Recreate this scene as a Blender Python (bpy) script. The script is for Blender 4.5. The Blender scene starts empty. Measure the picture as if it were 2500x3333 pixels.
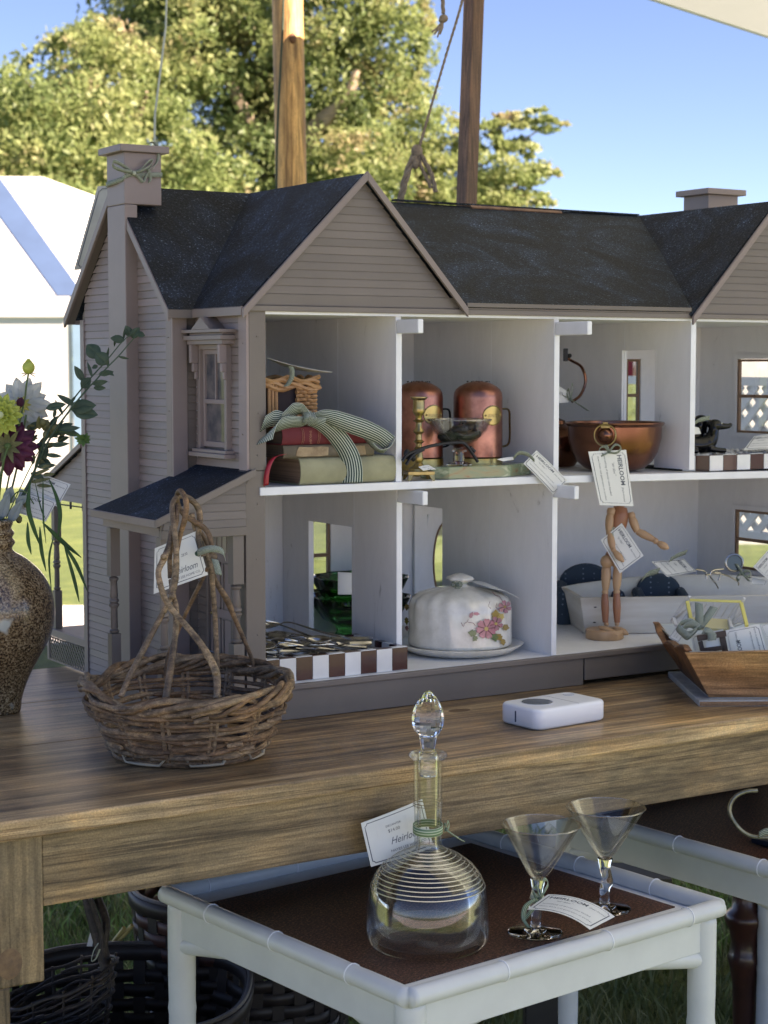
import bpy, math, random
import numpy as np
from mathutils import Vector, Matrix, noise
random.seed(7)
sc = bpy.context.scene
COL = sc.collection
# ---------------------------------------------------------------- camera
PITCH = math.radians(4.75); AZ = math.radians(58.2); FPX = 5800.0
F0 = Vector((math.cos(AZ), math.sin(AZ), 0)); RT = Vector((math.sin(AZ), -math.cos(AZ), 0))
FW = (F0*math.cos(PITCH) - Vector((0, 0, math.sin(PITCH)))).normalized()
UPV = RT.cross(FW)
CAM = Vector((-1.179, -2.2694, 1.3206))
cd = bpy.data.cameras.new('camera'); co = bpy.data.objects.new('camera', cd); COL.objects.link(co)
co.matrix_world = Matrix(((RT.x, UPV.x, -FW.x, CAM.x), (RT.y, UPV.y, -FW.y, CAM.y), (RT.z, UPV.z, -FW.z, CAM.z), (0, 0, 0, 1)))
cd.sensor_fit = 'VERTICAL'; cd.sensor_height = 36.0; cd.lens = FPX/3333*36.0
cd.clip_start = .05; cd.clip_end = 3000
cd.dof.use_dof = True; cd.dof.focus_distance = 2.46; cd.dof.aperture_fstop = 11.5
sc.camera = co
# ---------------------------------------------------------------- light
w = bpy.data.worlds.new('World'); sc.world = w; w.use_nodes = True
nt = w.node_tree; nt.nodes.clear()
SUNDIR = (RT*.93 - F0*.36); SUNDIR.z = 0; SUNDIR.normalize()
SEL = math.radians(38)
sky = nt.nodes.new('ShaderNodeTexSky'); sky.sky_type = 'NISHITA'; sky.sun_disc = False
sky.sun_elevation = SEL; sky.sun_rotation = math.atan2(SUNDIR.x, SUNDIR.y)
sky.altitude = 3000; sky.air_density = .8; sky.dust_density = .1; sky.ozone_density = 4.0
bg = nt.nodes.new('ShaderNodeBackground'); bg.inputs[1].default_value = .05
ow = nt.nodes.new('ShaderNodeOutputWorld')
nt.links.new(sky.outputs[0], bg.inputs[0]); nt.links.new(bg.outputs[0], ow.inputs[0])
sl = bpy.data.lights.new('sun', 'SUN'); sl.energy = 5.0; sl.angle = math.radians(.5); sl.color = (1, .92, .78)
so = bpy.data.objects.new('sun', sl); COL.objects.link(so)
sd = Vector((SUNDIR.x*math.cos(SEL), SUNDIR.y*math.cos(SEL), math.sin(SEL)))
so.rotation_mode = 'QUATERNION'; so.rotation_quaternion = sd.to_track_quat('Z', 'Y'); so.location = (0, 0, 6)
sc.view_settings.view_transform = 'Standard'; sc.view_settings.look = 'None'
sc.view_settings.exposure = 2.42;
sc.view_settings.use_white_balance = True; sc.view_settings.white_balance_temperature = 7550; sc.view_settings.white_balance_tint = 24; sc.view_settings.gamma = 1; sc.view_settings.use_curve_mapping = False
sc.cycles.use_denoising = True; sc.cycles.max_bounces = 14; sc.cycles.transmission_bounces = 12
sc.cycles.transparent_max_bounces = 16; sc.cycles.caustics_reflective = True; sc.cycles.caustics_refractive = True; sc.cycles.blur_glossy = 1.0
sc.cycles.sample_clamp_indirect = 8

# ---------------------------------------------------------------- geometry helpers
def at(x, y, ax, v):
    d = FW + RT*((x-1250)/FPX) + UPV*((1666.5-y)/FPX); i = 'XYZ'.index(ax)
    return CAM + d*((v-CAM[i])/d[i])
def dp(x, y, dist):
    return CAM + (FW + RT*((x-1250)/FPX) + UPV*((1666.5-y)/FPX))*dist
def depth(p): return (Vector(p)-CAM).dot(FW)
BASE = {}
def meta(o, label=None, cat=None, group=None, kind=None):
    if label: o['label'] = label
    if cat: o['category'] = cat
    if group: o['group'] = group
    if kind: o['kind'] = kind
    return o
def thing(name, loc, label, cat, group=None):
    o = bpy.data.objects.new(name, None); COL.objects.link(o); o.location = Vector(loc); o.empty_display_size = .05
    BASE[o.name] = Vector(loc)
    return meta(o, label, cat, group)
class MB:
    def __init__(s): s.v = []; s.f = []; s.uv = {}
    def add(s, vs, fs):
        n = len(s.v); s.v += [Vector(q) for q in vs]; s.f += [tuple(i+n for i in f) for f in fs]; return s
    def box(s, x0, x1, y0, y1, z0, z1):
        return s.hexa([(x0,y0,z0),(x1,y0,z0),(x1,y1,z0),(x0,y1,z0)], [(x0,y0,z1),(x1,y0,z1),(x1,y1,z1),(x0,y1,z1)])
    def hexa(s, b, t):
        n = len(b)
        return s.add(list(b)+list(t), [tuple(range(n))[::-1], tuple(range(n, 2*n))] + [(i, (i+1) % n, n+(i+1) % n, n+i) for i in range(n)])
    def prism(s, poly, off):
        off = Vector(off); return s.hexa([Vector(p) for p in poly], [Vector(p)+off for p in poly])
    def obox(s, c, a, b, d):
        c, a, b, d = Vector(c), Vector(a), Vector(b), Vector(d)
        return s.hexa([c-a-b-d, c+a-b-d, c+a+b-d, c-a+b-d], [c-a-b+d, c+a-b+d, c+a+b+d, c-a+b+d])
    def tube(s, pts, r, n=8, closed=False, flat=1.0):
        pts = [Vector(p) for p in pts]; m = len(pts)
        rs = r if isinstance(r, (list, tuple)) else [r]*m
        up = None; rings = []
        for i, p in enumerate(pts):
            a = pts[(i-1) % m] if (closed or i > 0) else p; b = pts[(i+1) % m] if (closed or i < m-1) else p
            t = (b-a)
            if t.length < 1e-9: t = Vector((0, 0, 1))
            t.normalize()
            if up is None: up = Vector((0, 0, 1)) if abs(t.z) < .9 else Vector((1, 0, 0))
            x = up.cross(t)
            if x.length < 1e-6: x = Vector((1, 0, 0)).cross(t)
            x.normalize(); y = t.cross(x).normalized(); up = y
            rings.append([p + (x*math.cos(2*math.pi*k/n) + y*math.sin(2*math.pi*k/n)*flat)*rs[i] for k in range(n)])
        vs = [q for g in rings for q in g]; fs = []
        for i in range(m if closed else m-1):
            j = (i+1) % m
            for k in range(n): fs.append((i*n+k, i*n+(k+1) % n, j*n+(k+1) % n, j*n+k))
        if not closed: fs += [tuple(range(n))[::-1], tuple(range((m-1)*n, m*n))]
        return s.add(vs, fs)
    def lathe(s, prof, c=(0,0,0), n=32, A=None, wob=None, closed=False):
        # prof (r, z) list; A optional 3x3 matrix
        c = Vector(c); vs = []; fs = []; m = len(prof)
        for r, z in prof:
            for k in range(n):
                a = 2*math.pi*k/n
                rr = r if wob is None else r*wob(a, z)
                q = Vector((rr*math.cos(a), rr*math.sin(a), z))
                if A is not None: q = A @ q
                vs.append(c+q)
        for i in range(m if closed else m-1):
            j = (i+1) % m
            for k in range(n): fs.append((i*n+k, i*n+(k+1) % n, j*n+(k+1) % n, j*n+k))
        if not closed:
            if prof[0][0] > 1e-6: fs.append(tuple(range(n))[::-1])
            if prof[-1][0] > 1e-6: fs.append(tuple(range((m-1)*n, m*n)))
        return s.add(vs, fs)
    def ribbon(s, pts, wd, uv=True):
        # strip; wd: list of width vectors (full width)
        n0 = len(s.v); pts = [Vector(p) for p in pts]; m = len(pts)
        wd = wd if isinstance(wd, list) else [Vector(wd)]*m
        for p, q in zip(pts, wd):
            s.v += [p-Vector(q)/2, p+Vector(q)/2]
        for i in range(m-1):
            s.uv[len(s.f)] = [(0, i), (1, i), (1, i+1), (0, i+1)]
            s.f.append((n0+2*i, n0+2*i+1, n0+2*i+3, n0+2*i+2))
        return s
    def ell(s, c, r, n=12, A=None):
        r = r if isinstance(r, (tuple, list, Vector)) else (r, r, r); m = n//2+1
        c = Vector(c); vs = []; fs = []
        for i in range(m+1):
            th = math.pi*i/m
            for k in range(n):
                a = 2*math.pi*k/n
                q = Vector((r[0]*math.sin(th)*math.cos(a), r[1]*math.sin(th)*math.sin(a), -r[2]*math.cos(th)))
                if A is not None: q = A @ q
                vs.append(c+q)
        for i in range(m):
            for k in range(n): fs.append((i*n+k, i*n+(k+1) % n, (i+1)*n+(k+1) % n, (i+1)*n+k))
        return s.add(vs, fs)
    def build(s, name, mat, parent=None, smooth=False, bevel=0, solid=0, sub=0):
        b = BASE.get(parent.name, Vector()) if parent else Vector()
        me = bpy.data.meshes.new(name)
        me.from_pydata([tuple(q-b) for q in s.v], [], s.f)
        if s.uv:
            ul = me.uv_layers.new(name='UVMap')
            for pi, c in s.uv.items():
                p = me.polygons[pi]
                for k, li in enumerate(p.loop_indices): ul.data[li].uv = c[k]
        me.materials.append(mat)
        o = bpy.data.objects.new(name, me); COL.objects.link(o)
        if smooth:
            me.shade_smooth()
            if smooth != 2:
                try: me.set_sharp_from_angle(angle=math.radians(45))
                except Exception: pass
        if parent:
            o.parent = parent; BASE[o.name] = b
        else:
            BASE[o.name] = Vector()
        if solid:
            md = o.modifiers.new('s', 'SOLIDIFY'); md.thickness = solid; md.offset = 0
        if bevel:
            md = o.modifiers.new('b', 'BEVEL'); md.width = bevel; md.segments = 2; md.limit_method = 'ANGLE'
        if sub:
            md = o.modifiers.new('u', 'SUBSURF'); md.levels = sub; md.render_levels = sub
        return o
def B(name, mat, parent, x0, x1, y0, y1, z0, z1, bevel=0):
    return MB().box(x0, x1, y0, y1, z0, z1).build(name, mat, parent, bevel=bevel)
def smooth_path(pts, k=6):
    pts = [Vector(p) for p in pts]; out = []
    P = [pts[0]*2-pts[1]] + pts + [pts[-1]*2-pts[-2]]
    for i in range(1, len(P)-2):
        for j in range(k):
            t = j/k; a, b, c, d = P[i-1], P[i], P[i+1], P[i+2]
            out.append(.5*((2*b)+(c-a)*t+(2*a-5*b+4*c-d)*t*t+(3*b-a-3*c+d)*t**3))
    out.append(pts[-1]); return out
def interp(vals, m):
    out = []
    for i in range(m):
        t = i/(m-1)*(len(vals)-1); k = min(int(t), len(vals)-2); out.append(vals[k]*(1-(t-k))+vals[k+1]*(t-k))
    return out

# ---------------------------------------------------------------- materials
def newmat(name):
    m = bpy.data.materials.new(name); m.use_nodes = True; n = m.node_tree.nodes; n.clear()
    o = n.new('ShaderNodeOutputMaterial'); b = n.new('ShaderNodeBsdfPrincipled')
    m.node_tree.links.new(b.outputs[0], o.inputs[0]); return m, m.node_tree, b, o
def c4(c): return (c[0], c[1], c[2], 1)
def nz(t, scale, detail=4, rough=.55, stretch=(1,1,1), dist=0, coord='Object'):
    tc = t.nodes.new('ShaderNodeTexCoord'); mp = t.nodes.new('ShaderNodeMapping'); mp.inputs['Scale'].default_value = stretch
    n = t.nodes.new('ShaderNodeTexNoise'); n.inputs['Scale'].default_value = scale; n.inputs['Detail'].default_value = detail
    n.inputs['Roughness'].default_value = rough; n.inputs['Distortion'].default_value = dist
    t.links.new(tc.outputs[coord], mp.inputs[0]); t.links.new(mp.outputs[0], n.inputs['Vector']); return n
def ramp(t, src, stops):
    r = t.nodes.new('ShaderNodeValToRGB'); e = r.color_ramp.elements
    e[0].position = stops[0][0]; e[0].color = c4(stops[0][1]); e[1].position = stops[-1][0]; e[1].color = c4(stops[-1][1])
    for p, c in stops[1:-1]:
        q = e.new(p); q.color = c4(c)
    t.links.new(src, r.inputs[0]); return r
def mixc(t, fac, a, b, mode='MIX'):
    m = t.nodes.new('ShaderNodeMix'); m.data_type = 'RGBA'; m.blend_type = mode
    if hasattr(fac, 'is_linked') or hasattr(fac, 'links'): t.links.new(fac, m.inputs[0])
    else: m.inputs[0].default_value = fac
    for i, q in ((6, a), (7, b)):
        if isinstance(q, (tuple, list)): m.inputs[i].default_value = c4(q)
        else: t.links.new(q, m.inputs[i])
    return m.outputs[2]
def bumpn(t, src, b, strength=.3, dist=.001):
    n = t.nodes.new('ShaderNodeBump'); n.inputs['Strength'].default_value = strength; n.inputs['Distance'].default_value = dist
    t.links.new(src, n.inputs['Height']); t.links.new(n.outputs[0], b.inputs['Normal']); return n
def P(name, col, rough=.5, metal=0, col2=None, vs=12, stretch=(1,1,1), bump=0, bs=150, bd=.0008, spec=.5, bst=None, coat=0, sss=0):
    m, t, b, o = newmat(name)
    col2 = col2 or tuple(c*.8 for c in col)
    n = nz(t, vs, 5, .6, stretch); r = ramp(t, n.outputs[0], [(.32, col2), (.68, col)])
    t.links.new(r.outputs[0], b.inputs['Base Color'])
    b.inputs['Roughness'].default_value = rough; b.inputs['Metallic'].default_value = metal
    b.inputs['Specular IOR Level'].default_value = spec; b.inputs['Coat Weight'].default_value = coat
    if bump:
        n2 = nz(t, bs, 3, .6, bst or stretch); bumpn(t, n2.outputs[0], b, bump, bd)
    return m
def wood(name, cols, axis='X', scale=10, stretch=.06, rough=.5, bump=.25, knots=False, sat=None, fine=140):
    m, t, b, o = newmat(name); s = [1, 1, 1]; s2 = [1, 1, 1]
    for ax_ in ('XY' if axis == 'H' else axis): s['XYZ'.index(ax_)] = stretch; s2['XYZ'.index(ax_)] = stretch*.6
    n = nz(t, scale, 9, .7, s, .8); n2 = nz(t, fine, 4, .65, s2); n3 = nz(t, scale*.3, 4, .6, [q if q != stretch else .3 for q in s], .6); n4 = nz(t, scale*4, 6, .7, s2, .5)
    k = len(cols); r = ramp(t, n.outputs[0], [(.3+.4*i/(k-1), cols[i]) for i in range(k)])
    c = mixc(t, .65, r.outputs[0], ramp(t, n4.outputs[0], [(.36, (.30, .26, .24)), (.5, (.9, .9, .9)), (.66, (1.35, 1.3, 1.2))]).outputs[0], 'MULTIPLY')
    c = mixc(t, .55, c, ramp(t, n2.outputs[0], [(.38, (.25, .22, .2)), (.6, (1.1, 1.1, 1.1))]).outputs[0], 'MULTIPLY')
    c = mixc(t, .8, c, ramp(t, n3.outputs[0], [(.3, (.38, .37, .38)), (.5, (.9, .88, .86)), (.7, (1.35, 1.2, 1.0))]).outputs[0], 'MULTIPLY')
    s6 = [q*(.35 if q != 1 else 1) for q in s2]; n6 = nz(t, scale*2.2, 5, .6, s6, 1.2); c = mixc(t, .8, c, ramp(t, n6.outputs[0], [(.485, (1, 1, 1)), (.50, (.32, .27, .24)), (.515, (1, 1, 1))]).outputs[0], 'MULTIPLY')
    n7 = nz(t, scale*.55, 5, .7, (1, 1, 1), 1.0); c = mixc(t, .7, c, ramp(t, n7.outputs[0], [(.36, (.62, .66, .72)), (.5, (1, 1, 1)), (.66, (1.3, 1.18, 1.0))]).outputs[0], 'MULTIPLY')
    n5 = nz(t, 420, 3, .7); c = mixc(t, .7, c, ramp(t, n5.outputs[0], [(.35, (.62, .6, .58)), (.65, (1.22, 1.22, 1.2))]).outputs[0], 'MULTIPLY')
    t.links.new(c, b.inputs['Base Color']); b.inputs['Roughness'].default_value = rough
    bumpn(t, n2.outputs[0], b, bump, .0009)
    return m
def glassm(name, col=(1,1,1), rough=0.0, ior=1.47):
    m, t, b, o = newmat(name); b.inputs['Base Color'].default_value = c4(col); b.inputs['Roughness'].default_value = rough
    b.inputs['Transmission Weight'].default_value = 1; b.inputs['IOR'].default_value = ior; return m
def thinglass(name):
    m, t, b, o = newmat(name); t.nodes.remove(b)
    tr = t.nodes.new('ShaderNodeBsdfTransparent'); tr.inputs[0].default_value = (.955, .965, .965, 1); g = t.nodes.new('ShaderNodeBsdfGlossy'); g.inputs['Roughness'].default_value = .015
    lw = t.nodes.new('ShaderNodeLayerWeight'); lw.inputs[0].default_value = .30; mr = t.nodes.new('ShaderNodeMapRange'); mr.inputs[3].default_value = .03; mr.inputs[4].default_value = .48
    t.links.new(lw.outputs['Fresnel'], mr.inputs[0])
    mx = t.nodes.new('ShaderNodeMixShader'); t.links.new(mr.outputs[0], mx.inputs[0]); t.links.new(tr.outputs[0], mx.inputs[1]); t.links.new(g.outputs[0], mx.inputs[2]); t.links.new(mx.outputs[0], o.inputs[0]); return m
def panem(name):
    m, t, b, o = newmat(name); t.nodes.remove(b)
    tr = t.nodes.new('ShaderNodeBsdfTransparent'); tr.inputs[0].default_value = (.9, .92, .93, 1); g = t.nodes.new('ShaderNodeBsdfGlossy'); g.inputs['Roughness'].default_value = .03
    n = nz(t, 30, 4); rr = ramp(t, n.outputs[0], [(.3, (.05,)*3), (.8, (.22,)*3)])
    mx = t.nodes.new('ShaderNodeMixShader'); t.links.new(rr.outputs[0], mx.inputs[0]); t.links.new(tr.outputs[0], mx.inputs[1]); t.links.new(g.outputs[0], mx.inputs[2]); t.links.new(mx.outputs[0], o.inputs[0]); return m
def leafm(name, cols, vs=1.2, trans=.45, spec=.3, rough=.5):
    m, t, b, o = newmat(name); n = nz(t, vs, 4, .6); k = len(cols)
    r = ramp(t, n.outputs[0], [(.3+.4*i/(k-1), cols[i]) for i in range(k)])
    t.links.new(r.outputs[0], b.inputs['Base Color']); b.inputs['Roughness'].default_value = rough; b.inputs['Specular IOR Level'].default_value = spec
    tl = t.nodes.new('ShaderNodeBsdfTranslucent'); t.links.new(r.outputs[0], tl.inputs[0])
    mx = t.nodes.new('ShaderNodeMixShader'); mx.inputs[0].default_value = trans
    t.links.new(b.outputs[0], mx.inputs[1]); t.links.new(tl.outputs[0], mx.inputs[2]); t.links.new(mx.outputs[0], o.inputs[0]); return m
def ribbonm(name, dark, light, n=5):
    m, t, b, o = newmat(name); tc = t.nodes.new('ShaderNodeUVMap'); sp = t.nodes.new('ShaderNodeSeparateXYZ'); t.links.new(tc.outputs[0], sp.inputs[0])
    mu = t.nodes.new('ShaderNodeMath'); mu.operation = 'MULTIPLY'; mu.inputs[1].default_value = n; t.links.new(sp.outputs[0], mu.inputs[0])
    fr = t.nodes.new('ShaderNodeMath'); fr.operation = 'FRACT'; t.links.new(mu.outputs[0], fr.inputs[0])
    r = ramp(t, fr.outputs[0], [(0, light), (1, light)]); e = r.color_ramp.elements
    for p, c in ((.14, light), (.2, dark), (.8, dark), (.86, light)):
        q = e.new(p); q.color = c4(c)
    t.links.new(r.outputs[0], b.inputs['Base Color']); b.inputs['Roughness'].default_value = .75
    return m
def randomise(mat, lo, hi):
    t = mat.node_tree; b = [q for q in t.nodes if q.type == 'BSDF_PRINCIPLED'][0]; src = b.inputs['Base Color'].links[0].from_socket
    oi = t.nodes.new('ShaderNodeObjectInfo'); r = ramp(t, oi.outputs['Random'], [(0, lo), (1, hi)]); t.links.new(mixc(t, 1.0, src, r.outputs[0], 'MULTIPLY'), b.inputs['Base Color'])
TAUPE = P('taupe_paint', (.235, .193, .178), .5, col2=(.205, .168, .155), vs=9, bump=.25, bs=60, bd=.001)
TAUPE2 = P('taupe_paint_pinkish', (.275, .222, .212), .55, col2=(.235, .19, .182), vs=7, bump=.25, bs=90, bd=.001)
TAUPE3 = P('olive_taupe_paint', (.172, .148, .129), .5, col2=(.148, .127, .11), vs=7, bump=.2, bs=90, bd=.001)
WHITE = P('white_wall_paint', (.82, .82, .82), .5, col2=(.76, .765, .775), vs=6, stretch=(1, 1, .25), bump=.35, bs=130, bst=(1, 1, .12), bd=.0008)
for _m in (TAUPE, TAUPE2, TAUPE3): randomise(_m, (.90, .88, .87), (1.09, 1.06, 1.06))
_t = WHITE.node_tree; _b = [q for q in _t.nodes if q.type == 'BSDF_PRINCIPLED'][0]; _src = _b.inputs['Base Color'].links[0].from_socket
_n = nz(_t, 17, 8, .75, (1, 1, .35), 1.2); _c = mixc(_t, .9, _src, ramp(_t, _n.outputs[0], [(.30, (.45, .44, .43)), (.36, (.93, .93, .93)), (.62, (1, 1, 1)), (.72, (1.08, 1.08, 1.08))]).outputs[0], 'MULTIPLY'); _t.links.new(_c, _b.inputs['Base Color'])
WHITEF = P('white_gloss_paint', (.8, .82, .85), .35, col2=(.72, .74, .77), vs=20, bump=.3, bs=120, bd=.0008)
def roofm():
    m, t, b, o = newmat('dark_granule_roofing')
    n = nz(t, 300, 2, .85); r = ramp(t, n.outputs[0], [(.50, (.006, .009, .013)), (.58, (.010, .014, .021)), (.66, (.05, .065, .085)), (.74, (.22, .27, .33))])
    n2 = nz(t, 7, 5, .65, (1, 1, 1), 1.5); c = mixc(t, 1.0, r.outputs[0], ramp(t, n2.outputs[0], [(.3, (.4, .4, .42)), (.48, (.7, .74, .78)), (.58, (1.2, 1.35, 1.5)), (.72, (2.3, 2.6, 3.0))]).outputs[0], 'MULTIPLY')  # broad soft sheen painted into the roofing colour as paler bluish patches
    n4 = nz(t, 7, 5, .65, (1, 1, 1), 1.5); c = mixc(t, 1.0, c, ramp(t, n4.outputs[0], [(.4, (0, 0, 0)), (.75, (.003, .008, .018))]).outputs[0], 'ADD')
    t.links.new(c, b.inputs['Base Color']); b.inputs['Roughness'].default_value = .7; b.inputs['Specular IOR Level'].default_value = .25
    n3 = nz(t, 220, 3, .7); bumpn(t, n3.outputs[0], b, .8, .0018); return m
ROOF = roofm()
TOPW = wood('table_top_wood', [(.08, .052, .034), (.25, .17, .10), (.52, .365, .205), (.78, .585, .35)], 'X', 14, .07, .38, .5)
APW = wood('apron_wood', [(.09, .062, .038), (.23, .165, .092), (.43, .315, .175), (.60, .45, .26)], 'X', 11, .08, .6, .5, fine=220)
LEGW = wood('leg_wood', [(.20, .145, .08), (.40, .30, .17), (.58, .44, .26)], 'Z', 7, .12, .6, .4)
VINE = wood('vine_bark', [(.10, .06, .035), (.23, .145, .085), (.37, .25, .14)], 'X', 22, .5, .65, .5)
VINE2 = wood('vine_bark_grey', [(.13, .09, .065), (.27, .195, .13), (.42, .32, .21)], 'X', 30, .5, .65, .5)
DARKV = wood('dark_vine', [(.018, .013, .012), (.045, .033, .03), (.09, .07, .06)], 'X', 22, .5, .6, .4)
COPPER = P('aged_copper', (.50, .225, .165), .34, 1, col2=(.24, .10, .075), vs=34, bump=.25, bs=60, bd=.0008)
COPPERD = P('dark_copper', (.27, .125, .085), .26, 1, col2=(.15, .068, .045), vs=14, stretch=(1, 1, .3), bump=.08, bs=50)
BRASS = P('old_brass', (.40, .31, .14), .3, 1, col2=(.24, .18, .08), vs=60, bump=.1, bs=200)
BRASSB = P('bright_brass', (.50, .38, .15), .3, 1, col2=(.36, .27, .11), vs=30)
SILVER = P('tarnished_silver', (.62, .6, .56), .22, 1, col2=(.3, .285, .26), vs=45, bump=.1, bs=120)
IRON = P('black_iron', (.02, .021, .025), .38, .6, vs=30)
BLACKG = P('black_glaze', (.004, .0045, .006), .16, 0, vs=20, spec=.35)
BLACK = P('matt_black', (.012, .012, .014), .6)
CREAM = P('cream_card', (.72, .73, .70), .7, col2=(.68, .69, .665), vs=30)
INK = P('grey_ink', (.10, .115, .14), .7, vs=30)
GREENR = ribbonm('green_striped_ribbon', (.028, .062, .05), (.58, .63, .55), 8)
OLIVER = ribbonm('olive_striped_ribbon', (.09, .115, .085), (.42, .46, .36), 4)
KNOTM = P('ribbon_knot_green', (.16, .20, .15), .8, col2=(.06, .09, .07), vs=600); GLASS = glassm('clear_glass', (.985, .985, .985)); THIN = thinglass('thin_clear_glass'); GREENG = glassm('green_glass', (.12, .62, .16)); PANE = panem('window_pane')
MAROON = P('maroon_tile', (.055, .012, .012), .22, col2=(.04, .009, .009), coat=.3); WTILE = P('white_tile', (.75, .77, .78), .22, coat=.3)
BAMBW = P('white_painted_bamboo', (.62, .65, .66), .38, col2=(.56, .585, .6), vs=14, bump=.15, bs=60)
BROWNF = P('window_brown_frame', (.26, .15, .085), .5)
GREEN = leafm('stem_green', [(.05, .09, .035), (.12, .19, .06)], 20, .2)
EUC = leafm('eucalyptus_green', [(.04, .075, .05), (.085, .13, .085)], 40, .25)
LONGL = leafm('dark_leaf_green', [(.03, .085, .03), (.06, .14, .045)], 30, .3)
PALEW = P('pale_turned_wood', (.52, .33, .19), .4, col2=(.44, .26, .14), vs=30, stretch=(1, 1, .2))
REDW = P('reddish_turned_wood', (.36, .15, .075), .38, col2=(.26, .1, .05), vs=30, stretch=(1, 1, .2))

# ---------------------------------------------------------------- lettering
FONTS = {}
def text_geo(s, size, shear=0, ox=0.0, oy=0.0, extra=0.0, sx=1.0):
    c = bpy.data.curves.new('lettering', 'FONT'); c.body = s; c.size = size; c.shear = shear; c.offset = extra; c.resolution_u = 2
    o = bpy.data.objects.new('lettering_tmp', c); COL.objects.link(o)
    bpy.context.view_layer.update()
    me = bpy.data.meshes.new_from_object(o)
    vs = [(v.co.x*sx+ox, v.co.y+oy) for v in me.vertices]; fs = [tuple(p.vertices) for p in me.polygons]
    bpy.data.objects.remove(o); bpy.data.curves.remove(c); bpy.data.meshes.remove(me); return vs, fs
def card(name, corners, label, group='paper price tags', bend=0.0, bend_dir='u', lines=(), cream=None, border=True, hole=None, thick=.0005, cut=.0):
    """corners TL,TR,BR,BL in space; lines = list of (text, u0, v0(down), size as share of height, shear, spread) in card space (width 1, height 1)"""
    TL, TR, BR, BL = [Vector(c) for c in corners]
    nrm = (TR-TL).cross(BL-TL).normalized()
    if nrm.dot(CAM-TL) < 0: nrm = -nrm
    Wd = ((TR-TL).length+(BR-BL).length)/2; Hd = ((BL-TL).length+(BR-TR).length)/2
    def M(u, v, off=0.0):
        t = TL*(1-u)*(1-v)+TR*u*(1-v)+BR*u*v+BL*(1-u)*v
        q = u if bend_dir == 'u' else v
        return t + nrm*(bend*4*q*(1-q)+off)
    root = thing(name, (TL+BR)/2, label, 'price tag', group)
    mb = MB(); n = 14
    vs = []; fs = []
    for side in (0, 1):
        for i in range(n+1):
            for j in range(n+1): vs.append(M(i/n, j/n, thick*(.5-side)))
    st = (n+1)*(n+1)
    for i in range(n):
        for j in range(n):
            a = i*(n+1)+j; fs.append((a, a+n+1, a+n+2, a+1)); fs.append((st+a, st+a+1, st+a+n+2, st+a+n+1))
    edge = [i*(n+1) for i in range(n+1)] + [n*(n+1)+j for j in range(1, n+1)] + [i*(n+1)+n for i in range(n-1, -1, -1)] + [j for j in range(n-1, 0, -1)]
    for k in range(len(edge)):
        a, b = edge[k], edge[(k+1) % len(edge)]; fs.append((a, b, st+b, st+a))
    mb.add(vs, fs).build('card', cream or CREAM, root, smooth=True)
    ar = Hd/Wd
    if border:
        m = .055; mu, mv = m*min(1, ar)*1.0, m*min(1, 1/ar)
        nu, nv = mu*1.3, mv*1.3; nu, nv = .05*min(1, ar), .05*min(1, 1/ar)
        mu, mv = .06*min(1, ar), .06*min(1, 1/ar)
        loop = []
        for (u, v, su, sv) in ((mu, mv, 1, 1), (1-mu, mv, -1, 1), (1-mu, 1-mv, -1, -1), (mu, 1-mv, 1, -1)):
            arc = [(u+su*nu*math.sin(a), v+sv*nv*math.cos(a)) for a in (math.pi/2*k/4 for k in range(5))]
            # concave notch: from (u, v+nv) to (u+nu, v)
            loop += arc if (su*sv > 0) else arc[::-1]
        pts = []
        for k in range(len(loop)):
            (u0, v0), (u1, v1) = loop[k], loop[(k+1) % len(loop)]; s = 6 if math.hypot(u1-u0, v1-v0) > .2 else 1
            for q in range(s): pts.append(M(u0+(u1-u0)*q/s, v0+(v1-v0)*q/s, thick*.5+.00015))
        MB().tube(pts, .0011*max(Wd, Hd)/.09*.55, 4, closed=True, flat=.3).build('printed_border', INK, root)
    if lines:
        L = MB()
        for ln in lines:
            s, u0, v0, size, shear = ln[:5]; spread = ln[5] if len(ln) > 5 else 1.0; vert = ln[6] if len(ln) > 6 else False
            vv, ff = text_geo(s, size, shear, sx=spread, extra=(ln[7] if len(ln) > 7 else 0))
            if vert:  # text running down the card
                q = [M(u0 + y, v0 + x/1.5, thick*.5+.0002) for x, y in vv]
            else:
                q = [M(u0 + x/1.5, v0 - y, thick*.5+.0002) for x, y in vv]
            L.add(q, ff)
        L.build('lettering', INK, root)
    root['_'] = 0; del root['_']
    return root, M
def bow(parent, c, r, mat=None, loops=((1, .3), (-1, .35)), tails=((.4, -1.2), (-.5, -1.1)), w=.006):
    """small tied ribbon bow facing the camera at c"""
    mat = mat or OLIVER; c = Vector(c); X = RT; Y = UPV; Z = -FW
    for i, (sx, sy) in enumerate(loops):
        pts = smooth_path([c, c+X*r*sx*.5+Y*r*(sy+.25)+Z*.004, c+X*r*sx+Y*r*sy, c+X*r*sx*.6+Y*r*(sy-.4)+Z*.002, c], 5)
        MB().ribbon(pts, [(Y*.8-X*.3*sx+Z*.5).normalized()*w]*len(pts)).build('bow_loop', mat, parent, smooth=True, solid=.0004)
    for i, (sx, sy) in enumerate(tails):
        pts = smooth_path([c, c+X*r*sx*.5+Y*r*sy*.5+Z*.004, c+X*r*sx+Y*r*sy], 5)
        MB().ribbon(pts, [(X-Y*.2+Z*.3).normalized()*w]*len(pts)).build('ribbon_tail', mat, parent, smooth=True, solid=.0004)
    MB().ell(c+Z*.002, (min(w*.5, .0035),)*3, 8).build('knot', KNOTM, parent, smooth=True)
HL = (.085, .42)
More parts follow.
